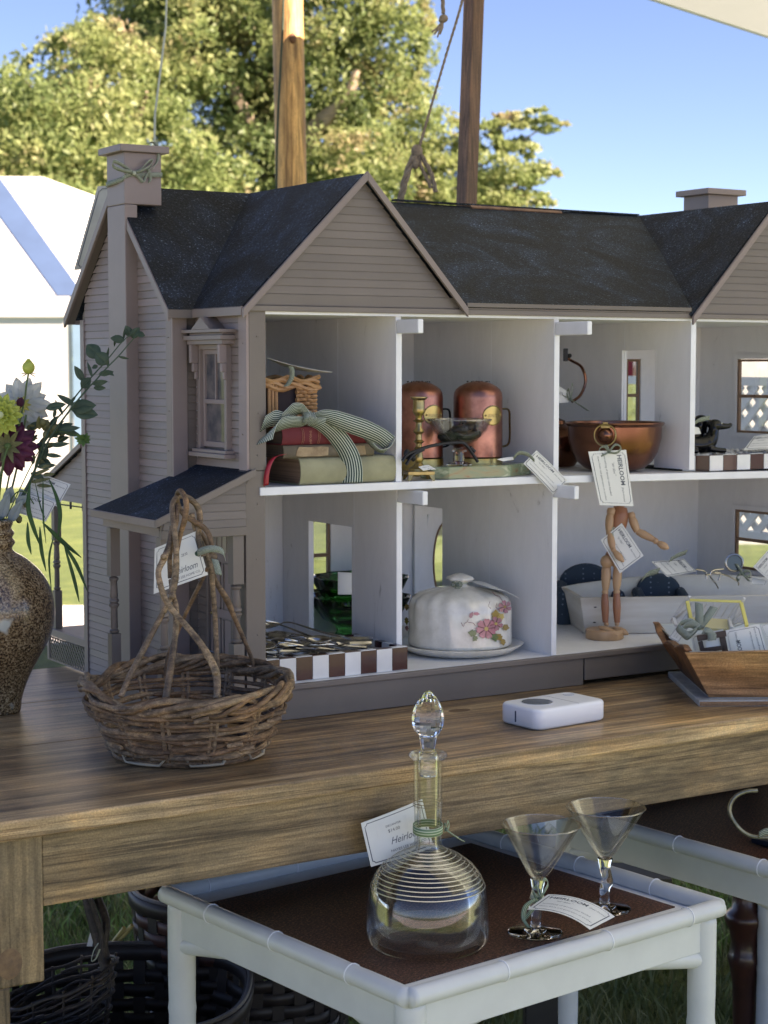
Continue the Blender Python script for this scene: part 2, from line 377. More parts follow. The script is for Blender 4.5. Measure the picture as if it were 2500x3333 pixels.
def heir(vert=False, scale=1.0):
    """the HEIRLOOM side of a tag"""
    if not vert:
        return [('HEIRLOOM', .08, .27, .165*scale, 0, 1.0, False, .004), ('(heir-loom)', .66, .27, .085*scale, .3, 1), ('\u201cair\u00b7l\u00fbm\u201d', .2, .42, .1*scale, .35, 1),
                ('something of special value handed', .09, .62, .072*scale, 0, 1.1), ('down from one generation to another.', .09, .78, .072*scale, 0, 1.1)]
    return [('HEIRLOOM', .73, .08, .165*scale, 0, 1.0, True, .004), ('(heir-loom)', .73, .66, .085*scale, .3, 1, True), ('\u201cair\u00b7l\u00fbm\u201d', .56, .2, .1*scale, .35, 1, True),
            ('something of special value handed', .37, .09, .072*scale, 0, 1.1, True), ('down from one generation to another.', .2, .09, .072*scale, 0, 1.1, True)]
# ================================================================ SETTING
def ground():
    m, t, b, o = newmat('meadow_ground'); n = nz(t, 5, 6, .65); n2 = nz(t, .35, 3); n3 = nz(t, 60, 3)
    c = ramp(t, n.outputs[0], [(.3, (.04, .066, .016)), (.5, (.068, .102, .023)), (.7, (.12, .148, .04))]).outputs[0]
    c = mixc(t, .6, c, ramp(t, n2.outputs[0], [(.35, (.6, .7, .5)), (.65, (1.25, 1.2, 1.0))]).outputs[0], 'MULTIPLY')
    t.links.new(c, b.inputs['Base Color']); b.inputs['Roughness'].default_value = .9; bumpn(t, n3.outputs[0], b, .6, .02)
    mb = MB(); mb.add([(-600, -600, 0), (900, -600, 0), (900, 900, 0), (-600, 900, 0)], [(0, 1, 2, 3)])
    meta(mb.build('ground', m), kind='structure')
    m2, t, b, o = newmat('pale_gravel'); n = nz(t, 90, 4, .7); n2 = nz(t, 1.5, 4)
    c = ramp(t, n.outputs[0], [(.3, (.30, .30, .31)), (.7, (.52, .51, .50))]).outputs[0]
    c = mixc(t, .5, c, ramp(t, n2.outputs[0], [(.3, (.75, .78, .85)), (.7, (1.1, 1.02, .92))]).outputs[0], 'MULTIPLY')
    t.links.new(c, b.inputs['Base Color']); b.inputs['Roughness'].default_value = .95; bumpn(t, n.outputs[0], b, .6, .01)
    a, bb = at(-400, 2075, 'Z', .004), at(900, 2075, 'Z', .004); d, e = at(-400, 1968, 'Z', .004), at(900, 1968, 'Z', .004)
    a, bb = a+(a-d)*.2, bb+(bb-e)*.2
    pts = [a, bb, e+RT*30, d-RT*30]
    MBg = MB(); n = 30; top = [d-RT*30+(e+RT*60-d)*(i/n)+F0*(.25*math.sin(i*1.7)+.12*math.sin(i*4.1)) for i in range(n+1)]; bot = [a-RT*30+(bb+RT*60-a)*(i/n)+F0*.1*math.sin(i*2.3) for i in range(n+1)]
    MBg.add([Vector((q.x, q.y, .004)) for q in top+bot], [(i, i+1, n+2+i, n+1+i) for i in range(n)])
    meta(MBg.build('gravel_path_or_bounce', m2), kind='structure')
ground()
def bounce_lane():  # unseen gravel behind the camera, added to bounce neutral light onto the stall
    a = CAM-F0*1.2; mb = MB(); n = 24; vs = []
    for i in range(n+1):
        s = -30+60*i/n; vs.append(a+RT*s+F0*(.35*math.sin(i*1.9)+.2*math.sin(i*.7))); 
    for i in range(n+1):
        s = -30+60*i/n; vs.append(a+RT*s-F0*(12+.4*math.sin(i*1.3)))
    mb.add([Vector((q.x, q.y, .004)) for q in vs], [(i, i+1, n+2+i, n+1+i) for i in range(n)])
    meta(mb.build('gravel_path_or_bounce', bpy.data.materials['pale_gravel']), kind='structure')  # the added bounce surface, out of view
bounce_lane()
def grass(name, n, cen, rx, ry, hmin, hmax, mat, seed):
    rnd = random.Random(seed); mb = MB(); vs = []; fs = []
    for i in range(n):
        x = cen[0]+(rnd.random()*2-1)*rx; y = cen[1]+(rnd.random()*2-1)*ry
        h = rnd.uniform(hmin, hmax); a = rnd.random()*6.28; ln = rnd.uniform(.2, .9)*h; b = rnd.random()*6.28; wd = rnd.uniform(.002, .0045)
        dx, dy = math.cos(a)*wd, math.sin(a)*wd; k = len(vs)
        vs += [(x-dx, y-dy, 0), (x+dx, y+dy, 0), (x+dx*.7+math.cos(b)*ln*.4, y+dy*.7+math.sin(b)*ln*.4, h*.65), (x-dx*.7+math.cos(b)*ln*.4, y-dy*.7+math.sin(b)*ln*.4, h*.65), (x+math.cos(b)*ln, y+math.sin(b)*ln, h)]
        fs += [(k, k+1, k+2, k+3), (k+3, k+2, k+4)]
    mb.add(vs, fs); meta(mb.build(name, mat), kind='stuff')
GRASS = leafm('grass_blades', [(.10, .19, .05), (.2, .36, .1), (.36, .5, .2)], 6, .35)
GRASSD = leafm('dry_grass_blades', [(.07, .11, .04), (.15, .19, .08), (.3, .3, .15)], 9, .3)
gc = at(520, 2960, 'Z', 0)
grass('grass', 42000, (gc.x+.5, gc.y+.9), 2.6, 1.9, .03, .075, GRASS, 1)
gc = at(2100, 3150, 'Z', 0)
grass('grass_tufts', 30000, (gc.x+.2, gc.y-.0), 1.8, 1.4, .03, .09, GRASSD, 2)

# trees ----------------------------------------------------------
BARK = P('tree_bark', (.30, .24, .17), .9, col2=(.17, .13, .09), vs=6, bump=.5, bs=30, bd=.01)
LEAF1 = leafm('tree_leaves_yellow_green', [(.12, .175, .07), (.20, .265, .10), (.30, .345, .145), (.40, .31, .20)], .9, .5)
LEAF2 = leafm('tree_leaves_green', [(.095, .15, .06), (.16, .22, .085), (.25, .30, .12), (.35, .30, .17)], .9, .5)
def tree(label, trunk, clumps, mat, nleaf, size, seed, limbs=()):
    rnd = random.Random(seed); root = thing('broadleaf_tree', (trunk[0][0], trunk[0][1], 0), label, 'tree', 'trees behind the stalls')
    mb = MB(); mb.tube(smooth_path(trunk, 4), interp([.32, .26, .2, .1], (len(trunk)-1)*4+1), 10).build('trunk', BARK, root, smooth=True)
    for lb, r in limbs: MB().tube(smooth_path(lb, 4), interp([r, r*.7, r*.3], (len(lb)-1)*4+1), 7).build('limb', BARK, root, smooth=True)
    tot = sum(c[1][0]*c[1][2] for c in clumps)
    N = []
    for c, r in clumps:
        k = int(nleaf*r[0]*r[2]/tot)
        sub = [(Vector((rnd.gauss(0, .5), rnd.gauss(0, .5), rnd.gauss(0, .5)))) for _ in range(max(8, int(34*r[0])))]
        for i in range(k):
            s = rnd.choice(sub); g = Vector((rnd.gauss(0, .16), rnd.gauss(0, .2), rnd.gauss(0, .12))) + s
            if g.length > 1.15: g *= 1.0/g.length
            q = Vector(c) + Vector((g.x*r[0], g.y*r[1], g.z*r[2])); N.append(q)
    n = len(N); rs = np.random.RandomState(seed)
    C = np.array([tuple(q) for q in N]); a = rs.randn(n, 3); a /= np.linalg.norm(a, axis=1)[:, None]; b = rs.randn(n, 3); b -= (b*a).sum(1)[:, None]*a; b /= np.linalg.norm(b, axis=1)[:, None]
    s = size*rs.uniform(.6, 1.3, n)[:, None]
    V = np.stack([C-a*s, C+b*s*.45, C+a*s, C-b*s*.45], 1).reshape(-1, 3) - np.array(tuple(BASE[root.name]))
    me = bpy.data.meshes.new('crown'); me.vertices.add(len(V)); me.vertices.foreach_set('co', V.astype(np.float32).ravel())
    me.loops.add(n*4); me.loops.foreach_set('vertex_index', np.arange(n*4, dtype=np.int32)); me.polygons.add(n); me.polygons.foreach_set('loop_start', np.arange(0, n*4, 4, dtype=np.int32)); me.update(calc_edges=True)
    me.materials.append(mat); o = bpy.data.objects.new('crown', me); COL.objects.link(o); o.parent = root; o['kind'] = 'stuff'
def K(x, y, d, rx, rz, ry=None): # clump at pixel & distance, radii in metres
    return (dp(x, y, d), (rx, ry or rx, rz))
def G(x, y, d): return dp(x, y, d)
def foot(x, d): q = dp(x, 1190, d); return Vector((q.x, q.y, 0))
tree('wide yellow-green tree at the left above the white tent', [foot(200, 27), G(230, 900, 27), G(260, 500, 27), G(300, 250, 27)],
     [K(-150, 520, 26, 1.6, 1.3), K(120, 480, 26, 1.6, 1.2), K(380, 560, 26, 1.4, 1.1), K(60, 760, 25, 1.5, 1.0), K(420, 800, 26, 1.5, .9), K(330, 330, 27, 1.3, 1.1), K(-250, 900, 26, 1.5, 1.2), K(620, 700, 27, 1.2, 1.0), K(150, 330, 28, .9, .55), K(520, 160, 28, 1.2, .9), K(-300, 620, 27, 1.6, 1.2), K(250, 1000, 27, 1.6, 1.2)],
     LEAF1, 105000, .062, 11, [([G(260, 600, 27), G(120, 450, 26.5), G(40, 380, 26)], .1), ([G(260, 550, 27), G(420, 420, 26.5), G(480, 300, 26)], .1)])
tree('tall dense green tree behind the thick wooden pole', [foot(900, 30), G(900, 900, 30), G(880, 500, 30), G(860, 100, 30)],
     [K(700, 250, 29, 1.7, 1.5), K(1050, 120, 29, 1.7, 1.5), K(820, 520, 29, 1.6, 1.2), K(1180, 380, 29, 1.1, 1.2), K(600, 0, 30, 1.6, 1.2), K(900, -150, 29, 2.0, 1.5), K(1240, 60, 29, .8, .8), K(1080, 560, 28.5, 1.3, .9), K(700, 760, 29, 1.6, .9), K(1000, 760, 29, 1.5, .9), K(1250, -250, 29, 1.3, 1.0), K(800, 1000, 29, 2, 1.2), K(1200, 1000, 29, 2, 1.2)],
     LEAF2, 120000, .062, 12, [([G(985, 480, 28.5), G(1040, 400, 28.2), G(1130, 320, 28), G(1160, 230, 28)], .18), ([G(900, 560, 29), G(1000, 520, 28.6), G(1090, 440, 28.4)], .12), ([G(880, 500, 29), G(760, 300, 28.5), G(720, 150, 28.5)], .14)])
tree('lower airy tree with drooping branches right of the rope', [foot(1500, 31), G(1500, 1000, 31), G(1450, 760, 31), G(1400, 560, 31)],
     [K(1380, 500, 30, .85, .75), K(1480, 640, 30, 1.0, .8), K(1620, 620, 30, .9, .6), K(1330, 700, 30, 1.0, .7), K(1700, 470, 30, .45, .22), K(1790, 410, 30, .3, .14), K(1740, 380, 30, .3, .18), K(1780, 640, 30, .25, .2), K(1800, 560, 30, .2, .12), K(1650, 400, 30, .4, .2), K(1560, 450, 30, .5, .32), K(1740, 560, 30, .4, .3), K(1700, 690, 30, .5, .35), K(1380, 880, 30, 1.5, .9), K(1650, 900, 30, 1.2, .8), K(1340, 330, 30, .5, .5)],
     LEAF1, 42000, .058, 13, [([G(1400, 620, 30), G(1600, 520, 30), G(1790, 400, 30)], .035), ([G(1420, 680, 30), G(1600, 640, 30), G(1800, 560, 30)], .035), ([G(1280, 640, 30), G(1450, 640, 30), G(1560, 660, 30)], .05)])
tree('small tree seen through the right end window', [foot(2600, 28), G(2600, 1500, 28), G(2600, 1300, 28), G(2600, 1240, 28)], [K(2500, 1350, 27, 2, 1.2), K(2850, 1300, 27, 2.2, 1.3), K(3300, 1300, 27, 2.2, 1.3)], LEAF2, 9000, .07, 14)

# white marquee at the left ---------------------------------------
TENT = P('white_tent_fabric', (.60, .60, .585), .7, col2=(.55, .55, .54), vs=1); BLUEF = P('blue_tent_fabric', (.05, .095, .19), .7, vs=2); BLUEP = P('pale_blue_fabric', (.20, .33, .46), .7, vs=2)
d0 = 19.0; tb = foot(0, d0)
T = thing('marquee_tent', tb, 'bright white marquee tent with a blue hip stripe, beyond the lawn at left', 'tent')
ez = dp(0, 965, d0).z
def gp(x, d, z): q = dp(x, 1190, d); return Vector((q.x, q.y, z))
apex = dp(135, 578, d0+2.0); cor = gp(250, d0, ez); corb = gp(900, d0+3.5, ez); lf = gp(-1400, d0, ez); apex2 = gp(-900, d0+2, apex.z)
MB().add([lf, cor, apex, apex2], [(0, 1, 2, 3)]).build('roof_panel', TENT, T, solid=.02)
MB().add([cor, corb, gp(520, d0+4, apex.z-.35), apex], [(0, 1, 2, 3)]).build('roof_panel', TENT, T, solid=.02)
_pn = (cor-lf).cross(apex-lf).normalized(); _rd = dp(-60, 560, 1)-CAM; s0 = CAM+_rd*((lf-CAM).dot(_pn)/_rd.dot(_pn))
for a, b_, m_ in ((s0, cor, BLUEF),):
    off = -F0*.022
    MB().add([a+off-RT*.17, b_+off-RT*.19, b_+off+RT*.10, a+off+RT*.17], [(0, 1, 2, 3)]).build('hip_stripe', m_, T, solid=.02)
off = -F0*.03
MB().add([lf+off, cor+off-RT*.06, cor+off-RT*.06-Vector((0, 0, .22)), lf+off-Vector((0, 0, .22))], [(0, 1, 2, 3)]).build('valance', TENT, T, solid=.02)
q = cor-RT*.05
MB().add([Vector((lf.x, lf.y, ez)), Vector((q.x, q.y, ez)), Vector((q.x, q.y, 0)), Vector((lf.x, lf.y, 0))], [(0, 1, 2, 3)]).build('wall_panel', TENT, T, solid=.01)
q2 = cor+RT*.13
MB().add([cor-RT*.04, Vector((q2.x, q2.y, ez)), Vector((q2.x, q2.y, 0)), Vector((cor.x-RT.x*.04, cor.y-RT.y*.04, 0))], [(0, 1, 2, 3)]).build('corner_leg_cover', BLUEP, T, solid=.05)
MB().add([cor+F0*.05, corb, Vector((corb.x, corb.y, 0)), Vector((cor.x+F0.x*.05, cor.y+F0.y*.05, 0))], [(0, 1, 2, 3)]).build('wall_panel', TENT, T, solid=.01)

# red gazebo seen through the house openings
REDF = P('red_fabric', (.55, .03, .035), .7)
rt = gp(2060, 15, 0); R_ = thing('red_gazebo', (rt.x, rt.y, 0), 'red fabric gazebo seen small through the upper doorway', 'tent')
a, b_ = gp(2000, 15, dp(0, 1235, 15).z), gp(2130, 15, dp(0, 1235, 15).z); tp = gp(2065, 15.3, dp(0, 1140, 15).z)
MB().add([a, b_, tp+RT*.08, tp-RT*.08], [(0, 1, 2, 3)]).build('roof_panel', REDF, R_, solid=.02)
MB().add([a, b_, b_-Vector((0, 0, .04)), a-Vector((0, 0, .04))], [(0, 1, 2, 3)]).build('valance', REDF, R_, solid=.02)
for x in (a, b_): MB().tube([x, Vector((x.x, x.y, 0))], .03, 6).build('leg', WHITEF, R_)
wt = gp(2500, 13, 0); W2 = thing('white_stall_tent', (wt.x, wt.y, 0), 'bright white stall tent seen small through the right end windows', 'tent')
a, b_ = gp(2150, 13, 2.1), gp(3600, 13, 2.1)
MB().add([a, b_, Vector((b_.x, b_.y, 0)), Vector((a.x, a.y, 0))], [(0, 1, 2, 3)]).build('wall_panel', TENT, W2, solid=.02)
MB().add([a, b_, (a+b_)/2+F0*2+Vector((0, 0, .35)), (a+b_)/2+F0*2+Vector((0, 0, .35))-RT*.2], [(0, 1, 2, 3)]).build('roof_panel', TENT, W2, solid=.02)
# white lattice screen
lx = 1.75
LS = thing('lattice_screen', (lx, .35, 0), 'white diagonal lattice screen standing behind the right end window', 'lattice')
mb = MB()
for k in range(-14, 22):
    c = .05*k
    for sg in (1, -1):
        y0 = -.1+c; 
        mb.obox(Vector((lx+.006*sg, y0+.12, 1.10)), (.003, 0, 0), Vector((0, .006, -.006*sg)), Vector((0, .17*sg, .17)))
mb.build('lattice_strips', WHITEF, LS); LS.children[0]['kind'] = 'stuff'
MB().box(lx-.012, lx+.012, -.8, 1.6, 1.27, 1.29).box(lx-.012, lx+.012, -.8, 1.6, .91, .93).build('frame_rail', WHITEF, LS)
for y in (-.8, 1.6): B('post', WHITEF, LS, lx-.03, lx+.03, y-.03, y+.03, 0, 1.32)

# poles, ropes -----------------------------------------------------
PINE = wood('pine_pole', [(.42, .22, .07), (.72, .44, .17), (.82, .58, .27)], 'Z', 3.5, .08, .6, .3)
pd = 5.4; pt = dp(925, -300, pd); pb = dp(948, 1250, pd)
POLE = thing('wooden_tent_pole', (pb.x, pb.y, 0), 'thick sunlit round timber pole rising behind the front gable', 'pole')
pts = [Vector((pb.x, pb.y, 0)), Vector((pb.x, pb.y, .8)), dp(947, 600, pd), dp(936, 0, pd), dp(925, -900, pd)]
MB().tube(smooth_path(pts, 4), .0475, 20).build('shaft', PINE, POLE, smooth=True)
ROPEG = P('dark_green_cord', (.03, .05, .03), .8); ROPE = P('hemp_rope', (.25, .2, .15), .9, col2=(.15, .115, .085), vs=80, bump=.6, bs=150, bd=.002)
cord = [dp(915, -500, pd-.1), dp(922, 0, pd-.1), dp(914, 200, pd-.1), dp(904, 400, pd-.1), dp(900, 620, pd-.1), dp(896, 1300, pd-.1)]
o = MB().tube(smooth_path(cord, 6), .0035, 6).build('cord', ROPEG, POLE, smooth=True)
MB().ell(dp(953, 125, pd-.048), (.012, .006, .016), 10).build('knot', P('pine_knot', (.12, .05, .02), .7), POLE, smooth=True)
BR = wood('brown_post_wood', [(.13, .065, .04), (.22, .12, .075), (.30, .18, .12)], 'Z', 5, .08, .6, .3)
kd = 3.9; kb = dp(1520, 1250, kd)
KP = thing('square_canopy_post', (kb.x, kb.y, 0), 'slim square brown post behind the long middle roof', 'pole')
a, b_ = dp(1517, 700, kd), dp(1545, -60, kd); dr = (b_-a).normalized(); X = (RT*.75+F0*.66); Y = (F0*.75-RT*.66)
a2 = a-dr*(a.z/dr.z); b2 = b_+dr*.15
MB().obox((a2+b2)/2, X*.0165, Y*.0165, (b2-a2)/2).build('shaft', BR, KP, bevel=.002)
def rope(pts, r, tw=True):
    p = smooth_path(pts, 10); L = 0; mb = MB(); n = len(p)
    for s in range(3):
        q = []; L = 0
        for i in range(n):
            if i: L += (p[i]-p[i-1]).length
            a = L/r*.55 + s*2.094; t = (p[min(i+1, n-1)]-p[max(i-1, 0)]).normalized(); x = t.cross(F0).normalized(); y = t.cross(x)
            q.append(p[i]+(x*math.cos(a)+y*math.sin(a))*r*.5)
        mb.tube(q, r*.55, 6)
    return mb
rd = 3.6
RP = thing('guy_rope', dp(1358, 500, rd), 'twisted guy rope with frayed knot running down behind the roof', 'rope', 'tent ropes')
rope([dp(1525, -80, rd), dp(1500, 20, rd), dp(1440, 220, rd), dp(1385, 410, rd), dp(1362, 490, rd)], .0032).build('rope_line', ROPE, RP, smooth=True)
rope([dp(1362, 490, rd), dp(1340, 525, rd), dp(1318, 590, rd), dp(1300, 670, rd), dp(1270, 800, rd)], .0075).build('rope_end', ROPE, RP, smooth=True)
rope([dp(1362, 490, rd), dp(1385, 530, rd), dp(1405, 570, rd), dp(1418, 625, rd)], .005).build('rope_end', ROPE, RP, smooth=True)
rope([dp(1360, 500, rd), dp(1372, 545, rd), dp(1395, 590, rd), dp(1402, 612, rd)], .004).build('rope_end', ROPE, RP, smooth=True)
MB().ell(dp(1357, 492, rd), (.013, .01, .014), 10).ell(dp(1352, 530, rd), (.009, .008, .013), 10).build('knot', ROPE, RP, smooth=True)
R2 = thing('rope_end', dp(1445, 60, rd), 'short loose rope end with a fat knot hanging at the top', 'rope', 'tent ropes')
rope([dp(1440, -120, rd), dp(1441, -10, rd), dp(1443, 45, rd)], .0042).build('rope_line', ROPE, R2, smooth=True)
MB().ell(dp(1444, 60, rd), (.0095, .009, .0085), 10).ell(dp(1440, 66, rd), (.008, .008, .006), 10).build('knot', ROPE, R2, smooth=True)
for q in ((1405, 105), (1414, 112), (1424, 122), (1433, 112)):
    MB().tube([dp(1440, 72, rd), dp((q[0]+1440)/2+3, 90, rd), dp(q[0], q[1], rd)], [.003, .0028, .0015], 5).build('frayed_strand', ROPE, R2, smooth=True)
WR = thing('thin_wire', dp(530, 100, 4.5), 'thin pale wire hanging in front of the trees at left', 'wire')
MB().tube([dp(548, -200, 4.5), dp(540, 90, 4.5), dp(505, 370, 4.5), dp(495, 800, 4.5)], .0028, 6).build('wire_line', P('pale_wire', (.4, .45, .4), .5), WR)

# canopy the stall stands under -------------------------------------
CZ = 2.6; Bp = at(2130, 0, 'Z', CZ); Ap = at(2500, 120, 'Z', CZ); u_ = (Ap-Bp).normalized(); v_ = Vector((u_.y, -u_.x, 0))
CANV = leafm('canopy_fabric', [(.50, .555, .53), (.56, .61, .58)], 2, .30)
CN = thing('stall_canopy', (Bp.x, Bp.y, 0), 'pale grey-green canopy roof hanging over the stall, top right', 'canopy')
mb = MB(); n = 24; vs = []
for i in range(n+1):
    for j in range(n+1):
        s = -3.8+8.3*i/n; r_ = 5.8*j/n; sag = .5*math.sin(math.pi*min(1, j/n))
        q = Bp+u_*s+v_*r_; q.z = CZ+sag
        vs.append(q)
mb.add(vs, [(i*(n+1)+j, (i+1)*(n+1)+j, (i+1)*(n+1)+j+1, i*(n+1)+j+1) for i in range(n) for j in range(n)]).build('canopy_sheet', CANV, CN, smooth=True, solid=.0)
MB().tube([Bp+u_*(-3.8), Bp+u_*4.5], .006, 6).build('edge_hem', CANV, CN)
for s, r_ in ((-3.8, 5.8), (4.5, 5.8), (4.5, 0)):
    q = Bp+u_*s+v_*r_; MB().tube([Vector((q.x, q.y, CZ)), Vector((q.x, q.y, 0))], .03, 8).build('pole', BR, CN)

# ================================================================ FARM TABLE
TB = thing('farm_table', (0, 0, 0), 'long wide-plank farmhouse table of weathered brown wood', 'table')
YT = -.345
for i, (y0, y1) in enumerate(((YT, .0325), (.0372, .33), (.333, .62))):
    MB().box(-.62, 2.1, y0, y1, .7762 if i == 0 else .778, .8 if i == 0 else .7995-.0006*i).build('plank', TOPW, TB, bevel=.0025)
MB().box(-.4385, 2.0, YT+.031, YT+.058, .684, .7755).build('apron', APW, TB, bevel=.0015)
MB().box(-.55, 2.0, .53, .555, .684, .7755).build('apron', APW, TB, bevel=.0015)
MB().box(-.56, -.535, YT+.13, .53, .684, .7755).build('apron', APW, TB, bevel=.0015)
def tleg(x, y, cut=False):
    return MB().box(x, x+.105 if not cut else x+.1215, y, y+.09, .594 if cut else 0, .7755).build('leg', LEGW, TB, bevel=.003)
tleg(-.56, YT+.029, True); KNOT = P('wood_knot', (.20, .12, .06), .7, col2=(.10, .06, .035), vs=90)
kp = at(32, 3138, 'Y', YT+.029)
for r_, h in ((.0155, .0005), (.0075, .0010)): MB().ell((kp.x, kp.y, kp.z), (r_*1.0, h, r_*1.2), 18).build('knot', KNOT, TB, smooth=True)
MB().box(-.555, -.479, YT+.035, YT+.11, 0, .5935).build('leg', LEGW, TB, bevel=.003)
tleg(-.56, .44); tleg(1.9, YT+.029); tleg(1.9, .45)
MB().ell((at(1495, 2312, 'Z', .8).x, at(1495, 2312, 'Z', .8).y, .7998), (.02, .012, .0007), 16).build('knot', KNOT, TB, smooth=True)
# ================================================================ DOLLHOUSE
H = thing('dollhouse', (0, 0, .8), 'large grey-brown wooden dollhouse with clapboards, dark roofs and open white rooms', 'dollhouse')
ZF, ZS0, ZS, ZE, ZR = .853, 1.1315, 1.1435, 1.401, 1.597
XL, YJ, YB = -.0375, .168, .52       # left wall, jog wall, back wall
XR = 1.24; PIT = .01172
rh = random.Random(3)
def part(mb, name, mat, par=None, **k): return mb.build(name, mat, par or H, **k)
# ---- shells
w1 = part(MB().add([(XL, YJ, .8), (XL, YB, .8), (XL, YB, ZE), (XL, .352, ZR-.006), (XL, YJ, ZE)], [(0, 1, 2, 3, 4)]).add([(XL+.008, YJ, .8), (XL+.008, YB, .8), (XL+.008, YB, ZE), (XL+.008, .352, ZR-.006), (XL+.008, YJ, ZE)], [(4, 3, 2, 1, 0)]), 'side_wall', TAUPE3)
w2 = part(MB().box(-.0355, .0, YJ+.001, YJ+.007, .8, ZE+.01), 'jog_wall', TAUPE3)
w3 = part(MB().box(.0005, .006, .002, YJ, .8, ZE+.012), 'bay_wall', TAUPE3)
def board(par, ax, c, out, s0, s1, t0, t1, z0, z1, mat, th=.0021):
    """one clapboard on plane ax=c; bottom span s0..s1, top span t0..t1; out = outward sign"""
    g = .0013
    o0, o1 = c+out*th, c+out*th*.45
    def q(s, z, o): return (o, s, z) if ax == 'X' else (s, o, z)
    mb = MB().add([q(s0, z0, c), q(s1, z0, c), q(t1, z1-g, c), q(t0, z1-g, c), q(s0, z0, o0), q(s1, z0, o0), q(t1, z1-g, o1), q(t0, z1-g, o1)],
        [(0, 1, 2, 3), (4, 7, 6, 5), (0, 4, 5, 1), (1, 5, 6, 2), (2, 6, 7, 3), (3, 7, 4, 0)])
    return mb.build('clapboard', mat, par)
def siding(par, ax, c, out, za, zb, ext, mat, mat2=None):
    z = za; k = 0
    while z < zb-.002:
        z1 = min(z+PIT, zb)
        e0, e1 = ext(z), ext(z1)
        for a, b_ in zip(e0, e1):
            if a[1]-a[0] > .004 : board(par, ax, c, out, a[0], a[1], b_[0], max(b_[1], b_[0]+.0005), z, z1, mat if (mat2 is None or rh.random() < .6) else mat2)
        z = z1; k += 1
def mainext(z):
    lo, hi = YJ+.022, YB-.012
    if z > ZE-.02:
        d = (ZR-.008-z)/.99
        lo = max(lo, .352-d); hi = min(hi, .352+d)
    if lo >= hi: return []
    r = []
    if lo < .294: r.append((lo, min(.294, hi)))
    if hi > .362: r.append((max(.362, lo), hi))
    return r
def mainext2(z): # keep same number of spans
    e = mainext(z); return e
z = .8
# left end wall boards in front of and behind the chimney breast
def sidew():
    z = .8
    while z < ZR-.02:
        z1 = z+PIT
        for rng in ('f', 'b'):
            def ex(zz):
                lo, hi = YJ+.02, YB-.012
                if zz > ZE-.012: d = max(0, (ZR-.012-zz)/.99); lo = max(lo, .352-d); hi = min(hi, .352+d)
                return (lo, min(.294, hi)) if rng == 'f' else (max(.362, lo), hi)
            a, b_ = ex(z), ex(z1)
            if a[1]-a[0] > .003: board(w1, 'X', XL, -1, a[0], a[1], min(b_[0], a[1]-.001), max(b_[1], min(b_[0], a[1]-.001)+.0005), z, z1, TAUPE if (rng == 'f') == (rh.random() < .8) else TAUPE2)
        z = z1
sidew()
siding(w2, 'Y', YJ+.001, -1, .853, ZE-.005, lambda z: [(XL+.0205, -.0005)], TAUPE3)
WY0, WY1 = .05, .148
def bayext(z):
    lo, hi = .0205, YJ-.0005
    if 1.192 < z+.004 < 1.352: return [(lo, .052), (.143, hi)]
    if z < 1.083: return [(lo, .038), (.128, hi)]
    return [(lo, hi), (lo, lo)]
def bays():
    z = .853
    while z < ZE-.004:
        z1 = min(z+PIT, ZE-.001); mid = (z+z1)/2
        sp = [(.0205, .052), (.143, YJ-.0005)] if 1.192 < mid < 1.35 else ([(.0205, .038), (.128, YJ-.0005)] if mid < 1.083 else [(.0205, YJ-.0005)])
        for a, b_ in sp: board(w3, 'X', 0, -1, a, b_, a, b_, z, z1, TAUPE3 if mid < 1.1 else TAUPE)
        z = z1
bays()
# corner boards and posts
part(MB().box(XL-.004, XL+.0205, YJ-.004, YJ+.001, .853, ZE-.002), 'corner_post', TAUPE, bevel=.0008)
part(MB().box(XL-.004, XL, YJ+.001, YJ+.02, .80, ZE-.002), 'corner_board', TAUPE, bevel=.0008)
part(MB().box(XL-.004, XL, YB-.012, YB+.004, .80, ZE-.008), 'corner_board', TAUPE, bevel=.0008)
part(MB().box(-.0005, .0265, -.004, .0005, 1.168, ZE), 'front_corner_post', TAUPE3, bevel=.0008)
part(MB().box(-.005, -.0005, -.004, .0205, 1.168, ZE), 'corner_board', TAUPE2, bevel=.0008)
part(MB().box(-.007, .0245, -.0035, .0005, .85, 1.1675), 'front_corner_post', TAUPE3, bevel=.0008)
part(MB().box(-.0072, -.0005, .0006, .0205, .85, 1.1675), 'corner_board', TAUPE3, bevel=.0008)
part(MB().box(.0065, .0262, .0007, .006, .85, ZE), 'inner_stile', TAUPE3)
# chimney
ch = part(MB().box(-.0587, XL-.0001, .294, .362, .8, 1.5655).box(-.0587, .0035, .294, .362, 1.566, 1.645), 'chimney', TAUPE, bevel=.0012)
part(MB().box(-.069, .013, .284, .372, 1.645, 1.656), 'chimney_cap', TAUPE, ch, bevel=.0012)
bn = at(433, 560, 'Y', .292)
rb = thing('chimney_ribbon', bn, 'narrow striped ribbon tied in a bow round the left chimney', 'ribbon', 'striped ribbon bows')
band = [(-.0597, .3, 1.604), (-.0597, .293, 1.606), (-.055, .2925, 1.609), (-.045, .292, 1.612), (-.03, .292, 1.611), (.0045, .2925, 1.613), (.0045, .363, 1.613), (-.0597, .363, 1.600), (-.0597, .3, 1.604)]
MB().ribbon(smooth_path(band, 3), Vector((0, 0, .0075))).build('band', OLIVER, rb, smooth=True, solid=.0004)
c0 = bn
for pl, wd in (([(433, 565), (410, 545), (372, 525), (368, 540), (390, 552), (433, 562)], .0062), ([(436, 562), (460, 552), (480, 530), (497, 522), (490, 540), (465, 555), (438, 562)], .0055)):
    pts = smooth_path([at(x, y, 'Y', .290-.005*(i % 3)) for i, (x, y) in enumerate(pl)], 4)
    MB().ribbon(pts, (UPV*.6-FW*.5+RT*.2).normalized()*wd).build('bow_loop', OLIVER, rb, smooth=True, solid=.0004)
